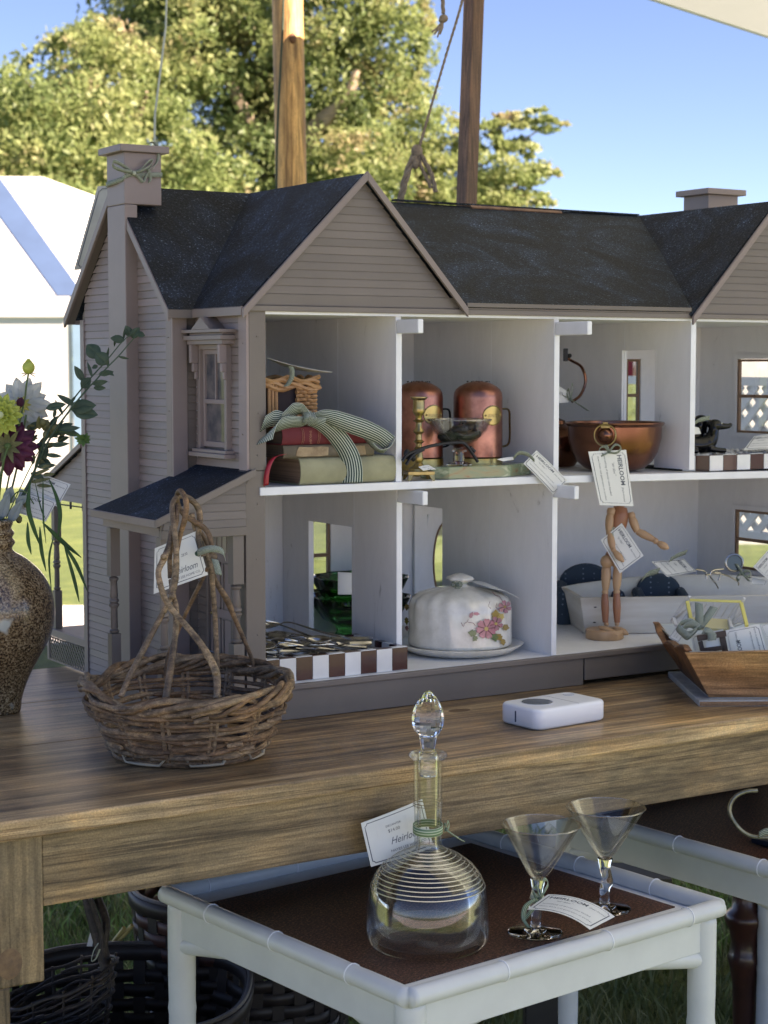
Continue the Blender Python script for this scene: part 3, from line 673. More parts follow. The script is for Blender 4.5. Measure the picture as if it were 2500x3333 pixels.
for pl in ([(437, 563), (455, 580), (467, 593), (478, 565), (500, 548)], [(470, 556), (495, 545), (512, 525), (515, 490), (505, 466), (490, 463)], [(482, 552), (490, 575), (486, 594)]):
    pts = smooth_path([at(x, y, 'Y', .2885) for x, y in pl], 4)
    MB().ribbon(pts, (RT*.8+UPV*.35-FW*.2).normalized()*.0055).build('ribbon_tail', OLIVER, rb, smooth=True, solid=.0004)
MB().ell(at(436, 563, 'Y', .289), (.004, .003, .0035), 8).build('knot', OLIVER, rb, smooth=True)
# ---- roofs
def panel(pts, name='roof_panel', th=.006, mat=None, par=None):
    P_ = [Vector(p) for p in pts]; n = (P_[1]-P_[0]).cross(P_[2]-P_[0]).normalized()
    if n.z < 0: n = -n
    # subdivide for slight unevenness
    return part(MB().prism(P_, n*th), name, mat or ROOF, par)
eL, sL = 1.3985, .199/.2
panel([(-.0545, .150, 1.397), (-.012, .150, 1.397), (.19, .352, 1.594), (-.0545, .352, 1.594)])
panel([(-.013, -.011, 1.397), (.19, -.011, 1.594), (.19, .352, 1.594), (-.013, .151, 1.397)])
panel([(.19, -.011, 1.592), (.367, -.011, 1.405), (.367, -.002, 1.405), (.19, .352, 1.592)])
panel([(.369, -.006, 1.4085), (.8225, -.006, 1.4085), (1.013, .352, 1.592), (.19, .352, 1.592)])
panel([(.822, -.011, 1.3985), (1.013, -.011, 1.594), (1.013, .352, 1.594), (.8225, -.004, 1.3985)])
part(MB().prism([(1.25, .16, ZE), (1.25, .545, ZE), (1.25, .352, 1.592)], (.005, 0, 0)), 'end_gable_wall', TAUPE)
part(MB().prism([(XL-.0145, .150, 1.3945), (XL-.0145, .352, 1.5925), (XL-.0005, .352, 1.5925), (XL-.0005, .150, 1.3945)], (0, 0, -.003)), 'soffit', TAUPE3)
part(MB().prism([(XL-.0145, .352, 1.5925), (XL-.0145, .556, 1.3905), (XL-.0005, .556, 1.3905), (XL-.0005, .352, 1.5925)], (0, 0, -.003)), 'soffit', TAUPE3)
panel([(1.013, -.011, 1.592), (1.205, -.011, 1.403), (1.205, .16, 1.403), (1.013, .352, 1.592)])
panel([(1.013, .352, 1.5915), (1.206, .16, 1.403), (1.262, .16, 1.403), (1.262, .352, 1.5915)])
panel([(-.0545, .3525, 1.594), (1.262, .3525, 1.5925), (1.262, .556, 1.392), (-.0545, .556, 1.393)])
part(MB().obox((.735, .351, 1.600), (.27, 0, -.001), (0, .006, 0), (0, 0, .0014)), 'ridge_strip', ROOF)
RIDW = P('bare_ridge_wood', (.30, .17, .10), .8, col2=(.12, .07, .05), vs=60)
part(MB().obox((.72, .3440, 1.5935), (.10, 0, -.0006), (0, .002, .002), (0, .003, -.003)), 'ridge_strip', RIDW)
# rakes
def rake(a, b_, w_, d, name='rake_board', mat=None):
    a, b_ = Vector(a), Vector(b_); return part(MB().prism([a, b_, b_-Vector((0, 0, w_)), a-Vector((0, 0, w_))], d), name, mat or TAUPE, bevel=.0006)
rake((XL-.019, .147, 1.400), (XL-.019, .352, 1.600), .016, (.0045, 0, 0))
rake((XL-.019, .352, 1.600), (XL-.019, .558, 1.397), .016, (.0045, 0, 0))
part(MB().box(-.0375-.018, -.012, .146, .150, 1.388, 1.401), 'eave_fascia', TAUPE3, bevel=.0006)
part(MB().box(-.017, -.0132, -.012, .149, 1.389, 1.402), 'eave_fascia', TAUPE, bevel=.0006)
part(MB().box(-.055, 1.26, .556, .560, 1.386, 1.398), 'eave_fascia', TAUPE)
for cx, ll, rr in ((.19, -.016, .369), (1.013, .821, 1.207)):
    rake((ll, -.0125, 1.3985), (cx, -.0125, 1.6015), .0135, (0, -.005, 0)); rake((rr, -.0125, 1.4055), (cx, -.0125, 1.6015), .0135, (0, -.005, 0))
    gw = part(MB().prism([(ll+.012, -.002, ZE), (rr-.008, -.002, ZE+.002), (cx, -.002, 1.588)], (0, .005, 0)), 'gable_wall', TAUPE3)
    z = 1.4215
    while z < 1.58:
        z1 = z+PIT
        def ge(zz): t = (zz-1.3985)/(1.597-1.3985); return (ll+(cx-ll)*t+.006, rr-(rr-cx)*t-.006)
        a, b_ = ge(z), ge(min(z1, 1.59))
        if a[1]-a[0] > .004: board(gw, 'Y', -.002, -1, a[0], a[1], b_[0], max(b_[1], b_[0]+.0004), z, z1, TAUPE3, th=.002)
        z = z1
    part(MB().prism([(ll+.010, -.0035, ZE+.004), (rr-.003, -.0035, ZE+.004), (rr-.018, -.0035, 1.4205), (ll+.03, -.0035, 1.4205)], (0, -.001, 0)), 'gable_board', TAUPE3)
part(MB().box(-.0135, 1.22, -.009, -.0041, 1.3955, 1.4035).box(.36, .84, -.0085, -.0042, 1.4036, 1.4063), 'eave_board', TAUPE3, bevel=.0008)
part(MB().box(.3705, .8215, -.0118, -.006, 1.4070, 1.4135), 'eave_fascia', TAUPE3, bevel=.0006)
# right chimney
rc = part(MB().box(1.135, 1.21, .30, .37, 1.50, 1.640), 'chimney', TAUPE2, bevel=.001)
part(MB().box(1.124, 1.221, .289, .381, 1.640, 1.651), 'chimney_cap', TAUPE2, rc, bevel=.001)
# ---- floors and inner walls
part(MB().box(.0265, XR, .0005, .50, .846, ZF).box(.006, XR, .008, .50, .8455, .8525), 'floor', WHITE)
def sag(x): return 0 if x < .5 else -.0150*(x-.5)
def slab(x0, x1, y0, y1, z0, z1):
    mb = MB(); xs_ = [x0, .5, .75, 1.0, x1]
    vs = [(x, y, z+sag(x)) for x in xs_ for y, z in ((y0, z0), (y1, z0), (y1, z1), (y0, z1))]; fs = [(0, 1, 2, 3), (19, 18, 17, 16)]
    for i in range(4):
        for k in range(4): fs.append((4*i+k, 4*i+4+k, 4*i+4+(k+1) % 4, 4*i+(k+1) % 4))
    return mb.add(vs, [f[::-1] for f in fs])
part(slab(.015, 1.215, -.0065, .006, ZS0, ZS), 'upper_floor_edge', WHITEF, bevel=.0012)
part(slab(.0062, 1.219, .0062, .41, ZS0+.001, ZS-.0004), 'upper_floor', WHITE)
part(MB().box(.0062, XR, -.0038, .41, 1.3915, ZE-.0045), 'ceiling', WHITE)
def wall_with_hole(x0, x1, y0, y1, z0, z1, hy0=None, hy1=None, hz0=None, hz1=None):
    mb = MB()
    if hy0 is None: return mb.box(x0, x1, y0, y1, z0, z1)
    mb.box(x0, x1, y0, hy0, z0, z1); mb.box(x0, x1, hy1, y1, z0, z1); mb.box(x0, x1, hy0, hy1, hz1, z1)
    if hz0 > z0: mb.box(x0, x1, hy0, hy1, z0, hz0)
    return mb
def partition(x, th, z0, z1, hole, brk, yb=.41, ys=0.0):
    p = part(wall_with_hole(x, x+th, ys, yb, z0, z1, *(hole or ())), 'partition', WHITE)
    part(MB().box(x-.0006, x+th+.0003, ys-.0022, ys-.0002, z0, z1-(.025 if brk else .003)), 'partition_edge', WHITEF, p, bevel=.0008)
    part(MB().box(x-.0004, x-.0001, .171, .1722, z0, z1), 'joint_strip', WHITEF, p)
    if brk: part(MB().box(x, x+th, -brk, ys-.0025, z1-.026, z1-.005), 'bracket', WHITEF, p, bevel=.0015)
    return p
partition(.2486, .0095, ZS, 1.3915, None, .062)
partition(.545, .0095, ZS, 1.3915, None, .085)
partition(.830, .0105, ZS, 1.3915, (.089, .178, ZS, 1.344), 0)
_p = [at(1145, 1800, 'X', .278).y, at(1005, 1800, 'X', .278).y]
partition(.278, .0095, ZF, ZS0+.003, (_p[0], _p[1], .875, at(1100, 1709, 'X', .278).z), -at(1376, 1620, 'X', .278).y, ys=.045)
partition(.5435, .0095, ZF, ZS0+.003, (.315, .404, ZF, 1.069), .058)
part(MB().box(.0265, 1.22, -.0095, .0004, .8445, .8527), 'floor_lip', TAUPE3, bevel=.0012)
part(MB().box(.0, .606, -.0055, .0002, .8005, .8443).box(.0, .012, .0003, .12, .8005, .8443), 'base_board', TAUPE3, bevel=.001)
part(MB().box(.609, 1.22, -.0052, .0002, .8075, .8443), 'base_board', TAUPE3, bevel=.001)
part(MB().box(-.0365, 1.235, .18, .51, .8002, .845), 'base_frame', TAUPE3)
# back wall with windows
wins = [(.315, .372, .925, 1.052), (.60, .645, .88, 1.05)]
bw = MB()
xs = [.006, .315, .372, .575, .66, 1.22]
bw.box(.006, .315, .411, .417, ZF, ZE-.005); bw.box(.372, .575, .411, .417, ZF, ZE-.005); bw.box(.315, .372, .411, .417, ZF, .925); bw.box(.315, .372, .411, .417, 1.052, ZE-.005)
bw.box(.66, 1.032, .411, .417, ZF, ZE-.005); bw.box(1.066, 1.22, .411, .417, ZF, ZE-.005); bw.box(1.032, 1.066, .411, .417, ZF, 1.19); bw.box(1.032, 1.066, .411, .417, 1.33, ZE-.005); bw.box(.575, .66, .411, .417, 1.05, ZE-.005); bw.box(.575, .66, .411, .417, ZF, .88)
part(bw, 'back_wall', WHITE)
def window(c, ax, u0, u1, z0, z1, arch=False, mat=None):
    mat = mat or BROWNF
    def bx(mb, a0, a1, b0, b1, t0, t1):
        return mb.box(t0, t1, a0, a1, b0, b1) if ax == 'X' else mb.box(a0, a1, t0, t1, b0, b1)
    zm = (z0+z1)/2; f = .0045; mb = MB()
    for a0, a1, b0, b1 in ((u0, u0+f, z0, z1), (u1-f, u1, z0, z1), (u0+f, u1-f, z0, z0+f), (u0+f, u1-f, z1-f, z1), (u0+f, u1-f, zm-.003, zm+.003)): bx(mb, a0, a1, b0, b1, c-.003, c+.003)
    w_ = part(mb, 'window', mat)
    part(bx(MB(), u0+f, u1-f, z0+f, z1-f, c-.0004, c+.0004), 'pane', PANE, w_)
    mb = MB()
    for a0, a1, b0, b1 in ((u0-.009, u0-.0005, z0-.009, z1+.009), (u1+.0005, u1+.009, z0-.009, z1+.009), (u0-.0005, u1+.0005, z1+.0005, z1+.009), (u0-.0005, u1+.0005, z0-.009, z0-.0005)): bx(mb, a0, a1, b0, b1, c-.0055, c-.0035)
    part(mb, 'window_casing', WHITE, w_); return w_
window(.414, 'Y', .3152, .3718, .9252, 1.0518)
window(.414, 'Y', 1.0322, 1.0658, 1.1902, 1.3298)
# oval window behind the lower doorway
ov = MB(); n = 28; cx, cz, rx, rz = .615, .962, .026, .072
outer = [(.575, .88), (.66, .88), (.66, 1.05), (.575, 1.05)]
ring = [(cx+rx*math.cos(2*math.pi*k/n), cz+rz*math.sin(2*math.pi*k/n)) for k in range(n)]
def sqp(a):
    dx, dz = math.cos(a), math.sin(a); hx, hz = .0425, .085; s = min(hx/abs(dx) if abs(dx) > 1e-6 else 9, hz/abs(dz) if abs(dz) > 1e-6 else 9); return (.6175+dx*s, .965+dz*s)
sq = [sqp(math.atan2(rz*math.sin(2*math.pi*k/n), rx*math.cos(2*math.pi*k/n))) for k in range(n)]
ov.add([(x, .4135, z) for x, z in ring]+[(x, .4135, z) for x, z in sq], [(k, (k+1) % n, n+(k+1) % n, n+k) for k in range(n)])
ow_ = part(ov, 'oval_window_surround', WHITE, solid=.003)
part(MB().tube([(x, .412, z) for x, z in ring], .002, 6, closed=True), 'oval_frame', BROWNF, ow_)
part(MB().add([(x, .4142, z) for x, z in ring], [tuple(range(n))]), 'pane', PANE, ow_)
# right end wall
rw = MB(); xw = 1.22
for (y0, y1, z0, z1) in ((0, .20, ZF, ZE-.005), (.302, .4175, ZF, ZE-.005), (.20, .302, ZF, .925), (.20, .302, 1.04, 1.188), (.20, .302, 1.33, ZE-.005)): rw.box(xw, xw+.006, y0, y1, z0, z1)
part(rw, 'end_wall', WHITE)
window(xw+.001, 'X', .2005, .3015, 1.1885, 1.3295); window(xw+.001, 'X', .2005, .3015, .9255, 1.0395)
part(MB().box(XL, XR, YB-.004, YB, .8, ZE), 'outer_back_wall', TAUPE) if False else None
# ---- upper bay window (left face X=0)
W_ = part(MB().box(-.010, -.0005, .050, .0575, 1.195, 1.349).box(-.010, -.0005, .1375, .145, 1.195, 1.349).box(-.010, -.0005, .0575, .1375, 1.342, 1.349), 'window', TAUPE, bevel=.0006)
part(MB().box(-.0045, .002, .0578, .064, 1.198, 1.342).box(-.0045, .002, .131, .1372, 1.198, 1.342).box(-.0045, .002, .064, .131, 1.335, 1.3418).box(-.0052, .002, .064, .131, 1.262, 1.2685).box(-.0045, .002, .064, .131, 1.1982, 1.206).box(-.004, .001, .0955, .0985, 1.2687, 1.335), 'sash', TAUPE2, W_, bevel=.0004)
part(MB().box(-.0012, -.0004, .064, .131, 1.206, 1.335), 'pane', P('dark_pane', (.05, .055, .07), .08, col2=(.16, .14, .14), vs=40), W_)
part(MB().box(-.016, -.0005, .042, .153, 1.190, 1.195).box(-.020, -.0005, .038, .157, 1.1835, 1.1898), 'sill', TAUPE, W_, bevel=.0006)
part(MB().box(-.0215, -.0005, .040, .155, 1.3492, 1.3555).box(-.026, -.0005, .0355, .1595, 1.3557, 1.3620).box(-.019, -.0005, .043, .152, 1.3622, 1.3660).box(-.028, -.0005, .0335, .1615, 1.3662, 1.3708), 'cornice', TAUPE, W_, bevel=.0004)
part(MB().prism([(-.028, .066, 1.3709), (-.028, .129, 1.3709), (-.028, .0975, 1.389)], (.0275, 0, 0)), 'pediment', TAUPE, W_, bevel=.0004)
for y in (.046, .140):
    part(MB().box(-.0225, -.0103, y, y+.008, 1.322, 1.349).box(-.0185, -.0103, y+.0005, y+.0075, 1.309, 1.3218).box(-.0145, -.0103, y+.001, y+.007, 1.298, 1.3088), 'corbel', TAUPE2, W_, bevel=.001)
# ---- door on the bay (lower)
D_ = part(MB().box(-.002, -.0004, .042, .124, .853, 1.078), 'door', TAUPE2)
part(MB().box(-.007, -.0005, .0385, .0445, .853, 1.085).box(-.007, -.0005, .1215, .1275, .853, 1.085).box(-.007, -.0005, .0445, .1215, 1.0785, 1.085), 'door_frame', TAUPE3, D_, bevel=.0005)
mb = MB()
for y0, y1, z0, z1 in ((.052, .079, .872, .945), (.087, .114, .872, .945), (.052, .079, .958, 1.028), (.087, .114, .958, 1.028)):
    for a, b_, c_, d_ in ((y0, y1, z0, z0+.002), (y0, y1, z1-.002, z1), (y0, y0+.002, z0, z1), (y1-.002, y1, z0, z1)): mb.box(-.0034, -.002, a, b_, c_, d_)
part(mb, 'door_moulding', TAUPE3, D_)
for k in range(4): part(MB().box(-.0032, -.002, .050+.0165*k, .0635+.0165*k, 1.043, 1.070), 'door_light', P('dusty_glass', (.32, .29, .27), .3) if k == 0 else bpy.data.materials['dusty_glass'], D_, bevel=.001)
part(MB().ell((-.005, .112, .95), .003, 8), 'door_handle', BRASS, D_, smooth=True)
# ---- left porch
PO = part(MB().prism([(-.150, -.010, 1.1015), (.0, -.010, 1.1665), (.0, .1665, 1.1665), (-.150, .215, 1.1015)], (0, 0, .0035)), 'porch_roof', ROOF)
part(MB().box(-.1545, -.1502, -.013, .2155, 1.0935, 1.1045), 'porch_fascia', TAUPE, PO, bevel=.0007)
part(MB().prism([(-.1545, -.0135, 1.1045), (-.1545, -.0135, 1.0935), (.003, -.0135, 1.161), (.003, -.0135, 1.172)], (0, -.004, 0)), 'rake_board', TAUPE3, PO, bevel=.0006)
pg = part(MB().prism([(-.140, -.004, 1.078), (-.0075, -.004, 1.078), (-.0075, -.004, 1.158), (-.140, -.004, 1.101)], (0, .004, 0)), 'porch_gable', TAUPE3)
z = 1.089
while z < 1.15:
    f = lambda zz: max(-.138, -.140+(zz-1.099)/.0575*.1325*1.0)
    board(pg, 'Y', -.004, -1, f(z), -.0078, f(z+PIT), -.0078, z, z+PIT, TAUPE3); z += PIT
part(MB().box(-.141, -.0076, -.0065, .0005, 1.076, 1.0885), 'porch_beam', TAUPE3, bevel=.0006)
part(MB().box(-.141, -.134, .001, .2, 1.080, 1.0925), 'porch_beam', TAUPE, bevel=.0006)
part(MB().box(-.147, -.0362, -.006, .205, .8495, .8525).box(-.143, -.038, -.002, .2, .8005, .8494), 'porch_floor', TAUPE3, bevel=.0006)
def turned_post(x, y, z0=.8527, z1=1.0775, s=.0075, name='porch_post'):
    mb = MB(); h = z1-z0
    mb.box(x-s, x+s, y-s, y+s, z0, z0+.295*h); mb.box(x-s, x+s, y-s, y+s, z0+.68*h, z1)
    pr = [(.0, 0), (.62, .0), (.9, .02), (.95, .05), (.62, .075), (.72, .1), (.66, .42), (.75, .45), (1.0, .48), (1.0, .51), (.7, .53), (.98, .55), (.98, .58), (.7, .61), (.82, .64), (.72, .8), (.66, .9), (.95, .93), (.95, .96), (.6, .985), (0, 1)]
    mb.lathe([(r*s*1.02, z0+h*(.295+.385*t)) for r, t in pr], (x, y, 0), 14)
    return part(mb, name, TAUPE3, smooth=True)
turned_post(-.129, .190); turned_post(-.1315, .008); turned_post(-.0185, .006, s=.0085)
# ---- rear porch
RPp = part(MB().prism([(-.041, .525, 1.186), (-.041, .705, 1.112), (.10, .705, 1.112), (.10, .525, 1.186)], (0, 0, .004)), 'rear_porch_roof', ROOF)
part(MB().prism([(-.0445, .523, 1.191), (-.0445, .708, 1.115), (-.0445, .708, 1.106), (-.0445, .523, 1.182)], (.003, 0, 0)), 'rake_board', TAUPE, RPp)
rg = part(MB().prism([(-.034, .525, 1.086), (-.034, .695, 1.086), (-.034, .695, 1.112), (-.034, .525, 1.181)], (.004, 0, 0)), 'rear_porch_gable', TAUPE3)
z = 1.086
while z < 1.17:
    f = lambda zz: min(.69, .695-(max(zz, 1.112)-1.112)/.069*.17); board(rg, 'X', -.034, -1, .525, f(z), .525, max(.526, f(z+PIT)), z, z+PIT, TAUPE); z += PIT
part(MB().box(-.036, .09, .526, .69, .852, .857), 'rear_porch_deck', TAUPE, bevel=.0006)
part(MB().box(-.040, -.0365, .5255, .70, .844, .857), 'deck_edge', TAUPE, bevel=.0006)
turned_post(-.03, .672, .8575, 1.0855, .0065)
mb = MB(); k = -.05
while k < .17:
    for sg in (1, -1):
        y0 = .53+k if sg > 0 else .53+k
        a = Vector((-.0375+.0012*(sg < 0), y0, .8025 if sg > 0 else .842)); b_ = a+Vector((0, .0395, .0395*sg))
        if b_.y > .53 and a.y < .69:
            ta = max(0, (.53-a.y)/.0395); tb_ = min(1, (.69-a.y)/.0395); A_, B_ = a+(b_-a)*ta, a+(b_-a)*tb_
            mb.obox((A_+B_)/2, (.0006, 0, 0), Vector((0, .0011, -.0011*sg)), (B_-A_)/2)
    k += .0115
l_ = part(mb, 'lattice_skirt', TAUPE3); l_['kind'] = 'stuff'
part(MB().box(-.0395, -.0362, .6905, .70, .8003, .8435).box(-.0395, -.0362, .5255, .6904, .8003, .8025), 'skirt_frame', TAUPE)
part(MB().tube([(-.037, .527, 1.0805), (-.037, .69, 1.078)], .0013, 6).box(-.0385, -.0355, .585, .588, 1.074, 1.086).box(-.0385, -.0355, .530, .533, 1.074, 1.086), 'curtain_rod', BLACK)

# cracks in the felt near the ridge, nails on the posts
for k, (x0_, x1_, y_) in enumerate(((.03, .075, .325), (.085, .13, .318), (.02, .05, .312), (.115, .165, .295), (.05, .09, .335))):
    pts = []
    for i in range(14):
        x = x0_+(x1_-x0_)*i/13; y = y_+.0018*math.sin(i*1.7+k)+.001*math.sin(i*.9); z = 1.594-(.352-y)*(.197/.202)+.0063; pts.append((x, y, z))
    part(MB().tube(pts, .0007, 5, flat=.5), 'felt_crack', BLACK)
for x, y, z in ((.012, -.0042, 1.36), (.014, -.0042, 1.25), (.012, -.0042, 1.19), (-.0052, .006, 1.35), (-.0052, .008, 1.22), (.012, -.0037, 1.12), (.010, -.0037, 1.04), (.011, -.0037, .93), (-.0417, .178, 1.36), (-.0417, .177, 1.25), (-.0417, .18, 1.19)):
    part(MB().ell((x, y, z), .0011, 8), 'nail_head', TAUPE3, smooth=True)
for a, b_ in (((.152, .352), (-.012, .19)),):
    pts = [(-.010+.198*t+.0006*math.sin(t*40), .154+.196*t, 1.4045+.194*t) for t in [i/24 for i in range(25)]]
    part(MB().tube(pts, .0009, 5), 'valley_seam', P('grey_granules', (.16, .18, .21), .8, col2=(.04, .05, .06), vs=400))
# ================================================================ THINGS IN THE DOLLHOUSE
def basis(dx, dy):
    e = Vector((dx, dy, 0)).normalized(); return e, Vector((-e.y, e.x, 0))
# ---- books
def book(x0, x1, y0, y1, z0, z1, label, cover, pages, rnd=.006, extras=None):
    t = thing('book', ((x0+x1)/2, (y0+y1)/2, z0), label, 'book', 'stacked old books')
    mb = MB(); c = .0022; n = 8; zc = (z0+z1)/2; h = (z1-z0)/2
    prof = [(y1, z0)] + [(y0+rnd*(1-math.cos(math.pi/2-abs(a))) if False else y0+rnd-rnd*math.cos(a), zc+h*math.sin(a)) for a in [(-math.pi/2)+math.pi*k/n for k in range(n+1)]] + [(y1, z1)]
    inner = [(y1, z1-c)] + [(y0+rnd+.001-(rnd-.001)*math.cos(a), zc+(h-c)*math.sin(a)) for a in [(math.pi/2)-math.pi*k/n for k in range(n+1)]] + [(y1, z0+c)]
    loop = prof+inner
    k = len(loop); vs = [(x0, y, z) for y, z in loop]+[(x1, y, z) for y, z in loop]
    m = len(prof); fs = []
    for i in range(k): fs.append((i, (i+1) % k, k+(i+1) % k, k+i))
    for i in range(m-1):
        j = k-1-i; fs.append((i, i+1, j-1, j)[::-1]); fs.append((k+i, k+i+1, k+j-1, k+j))
    mb.add(vs, fs).build('cover', cover, t, smooth=True)
    q = [(y1-.003, z0+c)] + [(y0+rnd+.002-(rnd-.002)*math.cos(a), zc+(h-c)*math.sin(a)) for a in [(-math.pi/2)+math.pi*i/n for i in range(n+1)]] + [(y1-.003, z1-c)]
    MB().hexa([(x0+.003, y, z) for y, z in q], [(x1-.003, y, z) for y, z in q]).build('page_block', pages, t)
    return t
def cloth(name, a, b_): return P(name, a, .75, col2=b_, vs=25, bump=.3, bs=700, bd=.0004)
PAGES = P('brown_page_edges', (.30, .2, .13), .8, col2=(.14, .085, .055), vs=6, stretch=(1, .3, 60), bump=.3, bs=30, bst=(.3, .3, 30)); PAGED = P('dark_page_edges', (.15, .12, .09), .8, col2=(.08, .06, .05), vs=6, stretch=(1, .3, 60))
b1 = book(.084, .2475, -.003, .112, 1.1437, 1.1835, 'thick sage-green clothbound book at the bottom of the stack', cloth('sage_cloth', (.34, .33, .21), (.24, .235, .145)), PAGES, .009)
b2 = book(.058, .212, .0015, .11, 1.1837, 1.2025, 'thin brown book with torn spine paper in the middle of the stack', cloth('worn_brown_cloth', (.17, .14, .095), (.08, .065, .048)), PAGED, .004)
b3 = book(.056, .204, .001, .106, 1.2027, 1.2285, 'dark red book with gilt spine bands, top of the stack', cloth('red_cloth', (.17, .018, .028), (.11, .012, .018)), PAGED, .006)
TORN = P('torn_spine_paper', (.42, .31, .19), .8, col2=(.22, .15, .09), vs=60)
tp = [(.078, 1.187), (.088, 1.1858), (.102, 1.1862), (.118, 1.1856), (.132, 1.1868), (.1325, 1.199), (.12, 1.2), (.1, 1.1993), (.083, 1.2), (.079, 1.194)]
MB().prism([(x, .0014, z) for x, z in tp], (0, -.0008, 0)).build('torn_paper', TORN, b2)
MB().prism([(x+.095, .0014, z) for x, z in tp if x < .11], (0, -.0008, 0)).build('torn_paper', TORN, b2)
GILT = P('gilt', (.42, .2, .12), .5, .3)
for x in (.0885, .091, .115, .1175, .143): MB().tube([(x, .0026+.0055-.0065*math.cos(a)-.0022, 1.2156+.0122*math.sin(a)) for a in [-1.3+.26*k for k in range(11)]], .0003, 4).build('gilt_band', GILT, b3)
vv, ff = text_geo('ENGLISH', .0052, sx=.95)
MB().add([(.1005-0+y*1.0, .0004, 1.2235-x) for x, y in vv], ff).build('lettering', GILT, b3)
REDR = P('red_satin', (.38, .012, .025), .4)
MB().ribbon(smooth_path([at(925, 1480, 'Y', -.006), at(895, 1487, 'Y', -.008), at(878, 1510, 'Y', -.009), at(868, 1545, 'Y', -.009), at(866, 1580, 'Y', -.008)], 5), [(RT+UPV*.3).normalized()*.008]*21).build('bookmark_ribbon', REDR, b1, smooth=True, solid=.0004)
# big bow round the books
BW = thing('book_ribbon', (.15, 0, 1.2285), 'wide green and white striped ribbon tied in a big bow round the books', 'ribbon', 'striped ribbon bows')
def cr(x, y, Y=-.012): return at(820+x*.2893, 1150+y*.2893, 'Y', Y)
def rib(pl, wd, w=.0265, k=6, Ys=None, name='bow_loop', mat=None, par=None):
    Ys = Ys or [-.014]*len(pl); pts = smooth_path([cr(x, y, Ys[i]) for i, (x, y) in enumerate(pl)], k)
    n = len(pts); W_ = []
    for i in range(n):
        t = i/(n-1)*(len(wd)-1); j = min(int(t), len(wd)-2); f = t-j; v = [wd[j][q]*(1-f)+wd[j+1][q]*f for q in range(3)]
        W_.append((RT*v[0]+UPV*v[1]-FW*v[2])*w)
    return MB().ribbon(pts, W_).build(name, mat or GREENR, par or BW, smooth=2, solid=.0006)
rib([(670, 765), (800, 800), (930, 900), (1040, 1040), (1110, 1180), (1135, 1330), (1130, 1455)], [(.35, .35, .3), (.55, .55, .3), (.75, .5, .2), (.9, .3, .1), (.98, .1, 0), (1, .03, 0)], .030, Ys=[-.016, -.017, -.012, -.008, -.0072, -.0072, -.0065], name='ribbon_band')
rib([(690, 725), (800, 705), (950, 740), (1120, 800), (1290, 860), (1440, 930), (1545, 1010)], [(0, .35, .5), (.05, .55, .5), (.1, .75, .4), (.1, .85, .3), (.15, .85, .3), (.35, .7, .3), (.55, .6, .2)], .031, Ys=[-.016, -.024, -.03, -.03, -.030, -.028, -.026])
rib([(1560, 1010), (1520, 1085), (1440, 1095), (1370, 1050), (1310, 980), (1240, 900)], [(.5, .45, .5), (.35, .3, .7), (.2, .1, .8), (.3, 0, .7), (.4, -.1, .6), (.4, -.3, .5)], .028, Ys=[-.026, -.022, -.018, -.014, -.012, -.010])
rib([(640, 745), (560, 770), (440, 770), (320, 800), (230, 850), (170, 930), (140, 1000)], [(.1, .4, .4), (.1, .5, .5), (.1, .6, .5), (.3, .7, .4), (.6, .6, .3), (.8, .4, .3), (.9, .3, .3)], .027, Ys=[-.016, -.018, -.02, -.018, -.016, -.014, -.013])
rib([(620, 750), (600, 680), (560, 625), (480, 630), (400, 690), (330, 740)], [(.45, .1, .5), (.4, .2, .7), (.1, .5, .7), (-.1, .6, .6), (0, .6, .5), (.1, .5, .5)], .027, Ys=[-.015, -.02, -.026, -.024, -.018, -.014])
rib([(330, 740), (250, 730), (180, 760), (120, 800)], [(.2, .7, .4), (.2, .8, .3), (.3, .8, .3), (.3, .8, .3)], .028, Ys=[-.012, -.010, -.009, -.009])
for k, (x, y) in enumerate(((610, 720), (640, 735), (672, 748))):
    rib([(x-8, y-75), (x+14, y), (x-12, y+60)], [(.8, .3, .3), (.9, .3, .3), (.8, .2, .3)], .011, Ys=[-.022, -.031, -.022], name='knot')
MB().ell(cr(642, 735, -.018), (.009, .007, .008), 12).build('knot', KNOTM, BW, smooth=True)
# small wicker basket behind the books
WICK = P('golden_wicker', (.46, .255, .115), .5, col2=(.30, .15, .06), vs=40, bump=.2, bs=200)
WB = thing('wicker_basket', (.09, .08, 1.2285), 'small golden wicker hamper basket standing on the book stack', 'basket')
x0, x1, y0, y1, zb, zt = .020, .133, .035, .10, 1.2290, 1.301
for k in range(4): # top braid
    pts = []
    for i in range(60):
        u = i/60; per = [(x0, y0), (x1+.003, y0), (x1+.003, y1), (x0, y1)]; s = u*4; j = int(s) % 4; f = s-int(s); a, b_ = per[j], per[(j+1) % 4]
        ph = u*2*math.pi*9+k*1.57
        pts.append((a[0]+(b_[0]-a[0])*f+.0022*math.cos(ph), a[1]+(b_[1]-a[1])*f+.0022*math.cos(ph)*.6, zt-.003-.0045*k*.9+.0035*math.sin(ph)))
    MB().tube(pts, .0036, 6, closed=True).build('braid_rod', WICK, WB, smooth=True)
for k in range(10): # wrapped corner + side weave
    z = zb+.003+.0059*k
    pts = [(.098, y0+.001, z)]+[(.098+.0058*i, y0+.0018*((i+k) % 2 and 1 or -1), z+.0008*math.sin(i+k)) for i in range(1, 6)]+[(x1, y0+.004, z)]+[(x1+.0015*((i+k) % 2 and 1 or -1), y0+.006+.011*i, z) for i in range(1, 6)]
    MB().tube(smooth_path(pts, 3), .0029, 6).build('weaver_rod', WICK, WB, smooth=True)
for k in range(2): MB().tube([(x0, y0+.001, zb+.004+.006*k), (.1, y0+.001, zb+.004+.006*k)], .0028, 6).build('weaver_rod', WICK, WB, smooth=True)
